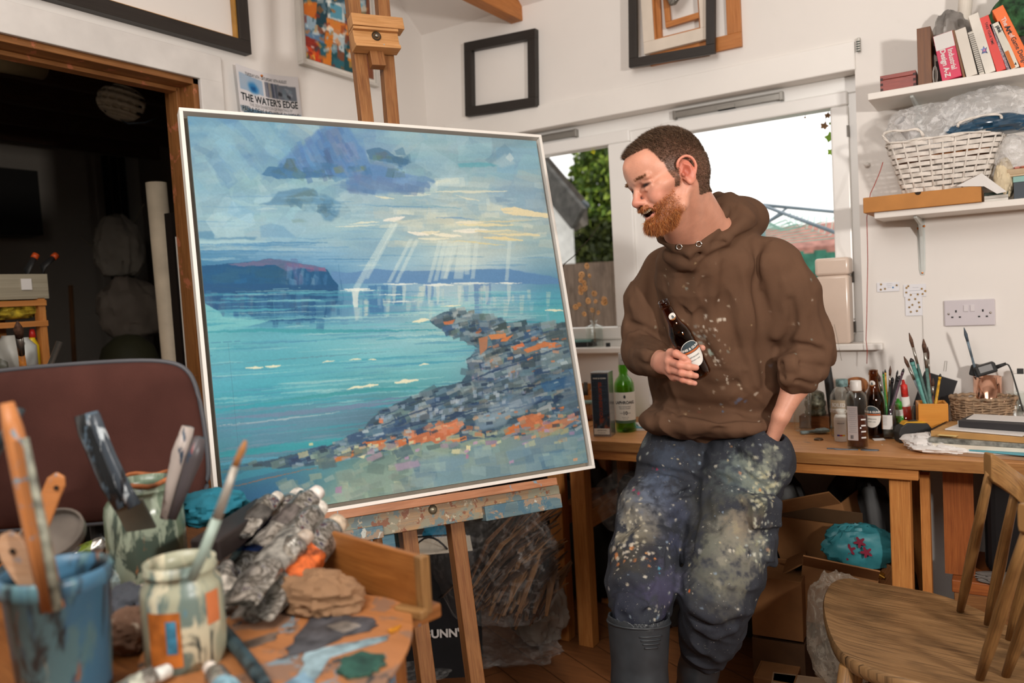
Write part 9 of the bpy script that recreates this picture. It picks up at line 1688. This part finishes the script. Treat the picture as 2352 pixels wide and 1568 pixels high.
def paddle(label,pts,ws,mat,hole,dep,th_=.006):
 P_=[od(x,y,dep)for x,y in pts];t_=thing('spatula',label,'spatula',P_[0]);M_=np.array([RT,UP,-FW]).T;c=P_[0];Lf=[];Rg=[]
 for i,p_ in enumerate(P_):d=nrm(P_[min(i+1,len(P_)-1)]-P_[max(i-1,0)]);s_=np.cross(d,-FW);Lf.append(p_+s_*ws[i]);Rg.append(p_-s_*ws[i])
 ol=[((q-c)@RT,(q-c)@UP)for q in Lf+Rg[::-1]];mb=MB();mb.prism(ol,th_,M_,c);obj('blade',mb,mat,t_,bevel=.002);q=od(*hole,dep-.001);mb=MB();mb.lathe([(0,0),(.0032,0),(.0032,.0014),(0,.0015)],q-FW*(th_+0),-FW,14);obj('hole',mb,plain('hole_dark','1c140c',.7),t_)
paddle('pinkish wooden spatula with a hanging hole leaning out of the blue pot',[(118,1405),(105,1375),(85,1340),(58,1305),(38,1270),(24,1240),(16,1222)],[.021,.019,.0155,.0155,.0165,.0145,.006],M_h2,(37,1262),.90);paddle('orange wooden spatula handle with a hole behind the blue pot',[(98,1215),(110,1170),(120,1135),(133,1105),(142,1088)],[.008,.011,.0125,.0125,.006],M_h1,(136,1118),1.05)
mb=MB();Hh=[od(x,y,1.16)for x,y in((290,1160),(262,1110),(235,1050),(210,990),(198,950))];t_=thing('scraper','big black paint-caked scraper handle rising from the rear jar','scraper',Hh[0]);mb.tube(Hh,(.018,.019,.018,.019,.017),14,sq=.75,up=-FW);obj('handle',mb,caked('handle_black','1f2224',[('4c5c68',.56,50),('c8c8c4',.64,40)],.2),t_,smooth=True)
mb=MB();mb.tube([od(232+k*0,950,1.14)*0+q+RT*.016-FW*.008 for k,q in enumerate(Hh)],(.010,.010,.009,.009,.008),10);obj('grip_side',mb,caked('grip_grey','3c444c',[('b8c0c4',.56,50),('1c1c20',.5,30)],.25),t_,smooth=True);A,B=od(292,1150,1.17),od(325,1215,1.2);mb=MB();mb.bar(A,B,.045,.004,-FW);obj('blade',mb,plain('blade_grey','6c6c60',.4,metal=.5,var=.2),t_)
for(pts,lb,c_)in((((378,1190),(395,1110),(415,1040),(432,980)),'paint-knotted brush handle, left of the pair in the rear jar','a89c94'),(((395,1190),(425,1110),(445,1050),(460,1005)),'dark blotched brush handle, right of the pair in the rear jar','4c4648')):stick('paintbrush',lb,'paintbrush',[od(x,y,1.2)for x,y in pts],[.007,.009,.013,.009],[caked('knot_'+c_,c_,[('7c3c3c',.55,50),('4c443c',.5,30),('d8ccc0',.58,40),('2c3c4c',.56,60)],.4)])
stick('paintbrush','slim pale blue-green brush with an orange tip leaning right out of the front jar','paintbrush',[od(x,y,.93)for x,y in((440,1330),(470,1262),(498,1190),(520,1130),(540,1070),(548,1050),(556,1034),(564,1012))],[.006,.0062,.006,.005,.0042,.004,.0045,.002],[plain('slim_blue','9cacA0',.4,var=.2),plain('slim_fer','a8a094',.4,metal=.3),plain('slim_tip','a06c3c',.7)])
stick('paintbrush','dark grey brush handle lying across the table edge at the bottom','paintbrush',[oz(x,y,TZ+.02)for x,y in((490,1420),(540,1480),(590,1545),(640,1620))],[.008,.009,.009,.006],[plain('dark_teal_stick','34464c',.4,var=.5,scale=50)])
stick('paintbrush','blue-tipped dark brush poking in at the left edge behind the pot','paintbrush',[od(x,y,1.0)for x,y in((-20,1050),(10,1000),(35,965),(48,938))],[.008,.007,.006,.005],[caked('edge_stick','2c3438',[('5c8ca8',.5,40)])])
for i,(px,py,sz,c_,lb)in enumerate(((300,1390,.09,'4c5058','dark oily rag between the rear jar and the blue pot'),(230,1330,.07,'8c9c9c','blue-grey stiff rag behind the blue pot'),(60,1330,.08,'2c3a40','dark teal rag at the left edge behind the pot'),(300,1450,.07,'7c5c48','brown paint-stiff rag at the foot of the front jar'))):crumple('paint_rag',lb,'rag',oz(px,py,TZ+.02)+V(0,0,.0),(sz,sz,.05),caked('rag%d'%i,c_,[('c8b8a4',.6,40),('2c3c5c',.64,30)],.8),80+i,.4)
crumple('teal_cloth','bright teal cloth draped behind the rear jar','cloth',od(492,1165,1.42),(.13,.10,.055),plain('cloth_teal','1f7488',.8,var=.15,scale=20),91,.35)
t_=thing('black_comb_case','dark ribbed tool case lying behind the paint tubes','case',od(540,1200,1.25));A,B=od(470,1265,1.2),od(620,1165,1.38);mb=MB();mb.bar(A,B,.05,.035);obj('case_body',mb,plain('case_brownblack','2a2220',.5,var=.3),t_,bevel=.004);mb=MB()
for k in range(8):q=A+(B-A)*(.04+.03*k);mb.bar(q+V(0,0,-.02)-FW*.026,q+V(0,0,.02)-FW*.026,.003,.003)
obj('ribs',mb,M_rub,t_)
t_=thing('metal_tin_lid','tilted round grey tin behind the blue pot','tin',od(122,1225,1.15));mb=MB();mb.lathe([(0,0),(.045,0),(.045,.012),(.042,.012),(.042,.002),(0,.002)],od(122,1235,1.15),nrm(-FW+UP*1.2),32);obj('lid',mb,plain('tin_grey','7c746c',.35,metal=.6,var=.2),t_,smooth=None)
# brown upholstered chair behind the table
bc_=thing('upholstered_chair','brown fabric chair back with a thin grey piped edge, behind the paint jars','chair',V(-1.25,.9,0));M_up=plain('brown_upholstery','4a2c26',.95,var=.14,scale=8,bump=.5,bscale=420,spec=.15)
cA=[od(x,y,1.46)for x,y in((-260,900),(-120,872),(0,852),(150,838),(300,829),(385,832),(428,850),(450,890),(466,960),(476,1040),(477,1100),(462,1150),(425,1180),(330,1192),(180,1205),(0,1218),(-150,1230),(-270,1180))]
cen=sum(cA)/len(cA);n_=nrm(O_-cen);n_=nrm(n_*V(1,1,.3));S_=crv(cA+[cA[0]],4)[:-1];m_=len(S_);vs=[]
for(sc,dn_)in((.0,.034),(.4,.032),(.75,.026),(.93,.014),(1.0,0),(.97,-.02),(.6,-.03),(0,-.03)):vs+=[cen+(q-cen)*sc+n_*dn_ for q in S_]
mb=MB();mb.add(vs,[(i*m_+j,i*m_+(j+1)%m_,(i+1)*m_+(j+1)%m_,(i+1)*m_+j)for i in range(7)for j in range(m_)]);obj('backrest',mb,M_up,bc_,smooth=True);mb=MB();mb.tube(S_+[S_[0]],.0045,8,cap=False);obj('piping',mb,plain('piping_grey','4c4c50',.5),bc_,smooth=True)
sc_=V(cen[0]+n_[0]*.24,cen[1]+n_[1]*.24,.45);mb=MB();mb.box(sc_,(.48,.46,.08),rotz(math.degrees(math.atan2(n_[1],n_[0]))+90));obj('seat',mb,M_up,bc_,bevel=.03,seg=4);mb=MB();mb.tube([cen-n_*.03+V(0,0,-.1),cen-n_*.05+V(0,0,-.45),sc_-V(0,0,.03)],.016,10);obj('back_stem',mb,M_rub,bc_,smooth=True);mb=MB();mb.tube([sc_-V(0,0,.04),V(sc_[0],sc_[1],.10)],.028,14);obj('gas_column',mb,M_rub,bc_,smooth=True)
for k in range(5):a=k*2*PI/5+.3;mb=MB();mb.tube([V(sc_[0],sc_[1],.11),V(sc_[0]+.26*math.cos(a),sc_[1]+.26*math.sin(a),.05),V(sc_[0]+.26*math.cos(a),sc_[1]+.26*math.sin(a),.0)],(.022,.016,.018),10);obj('foot',mb,M_rub,bc_,smooth=True)
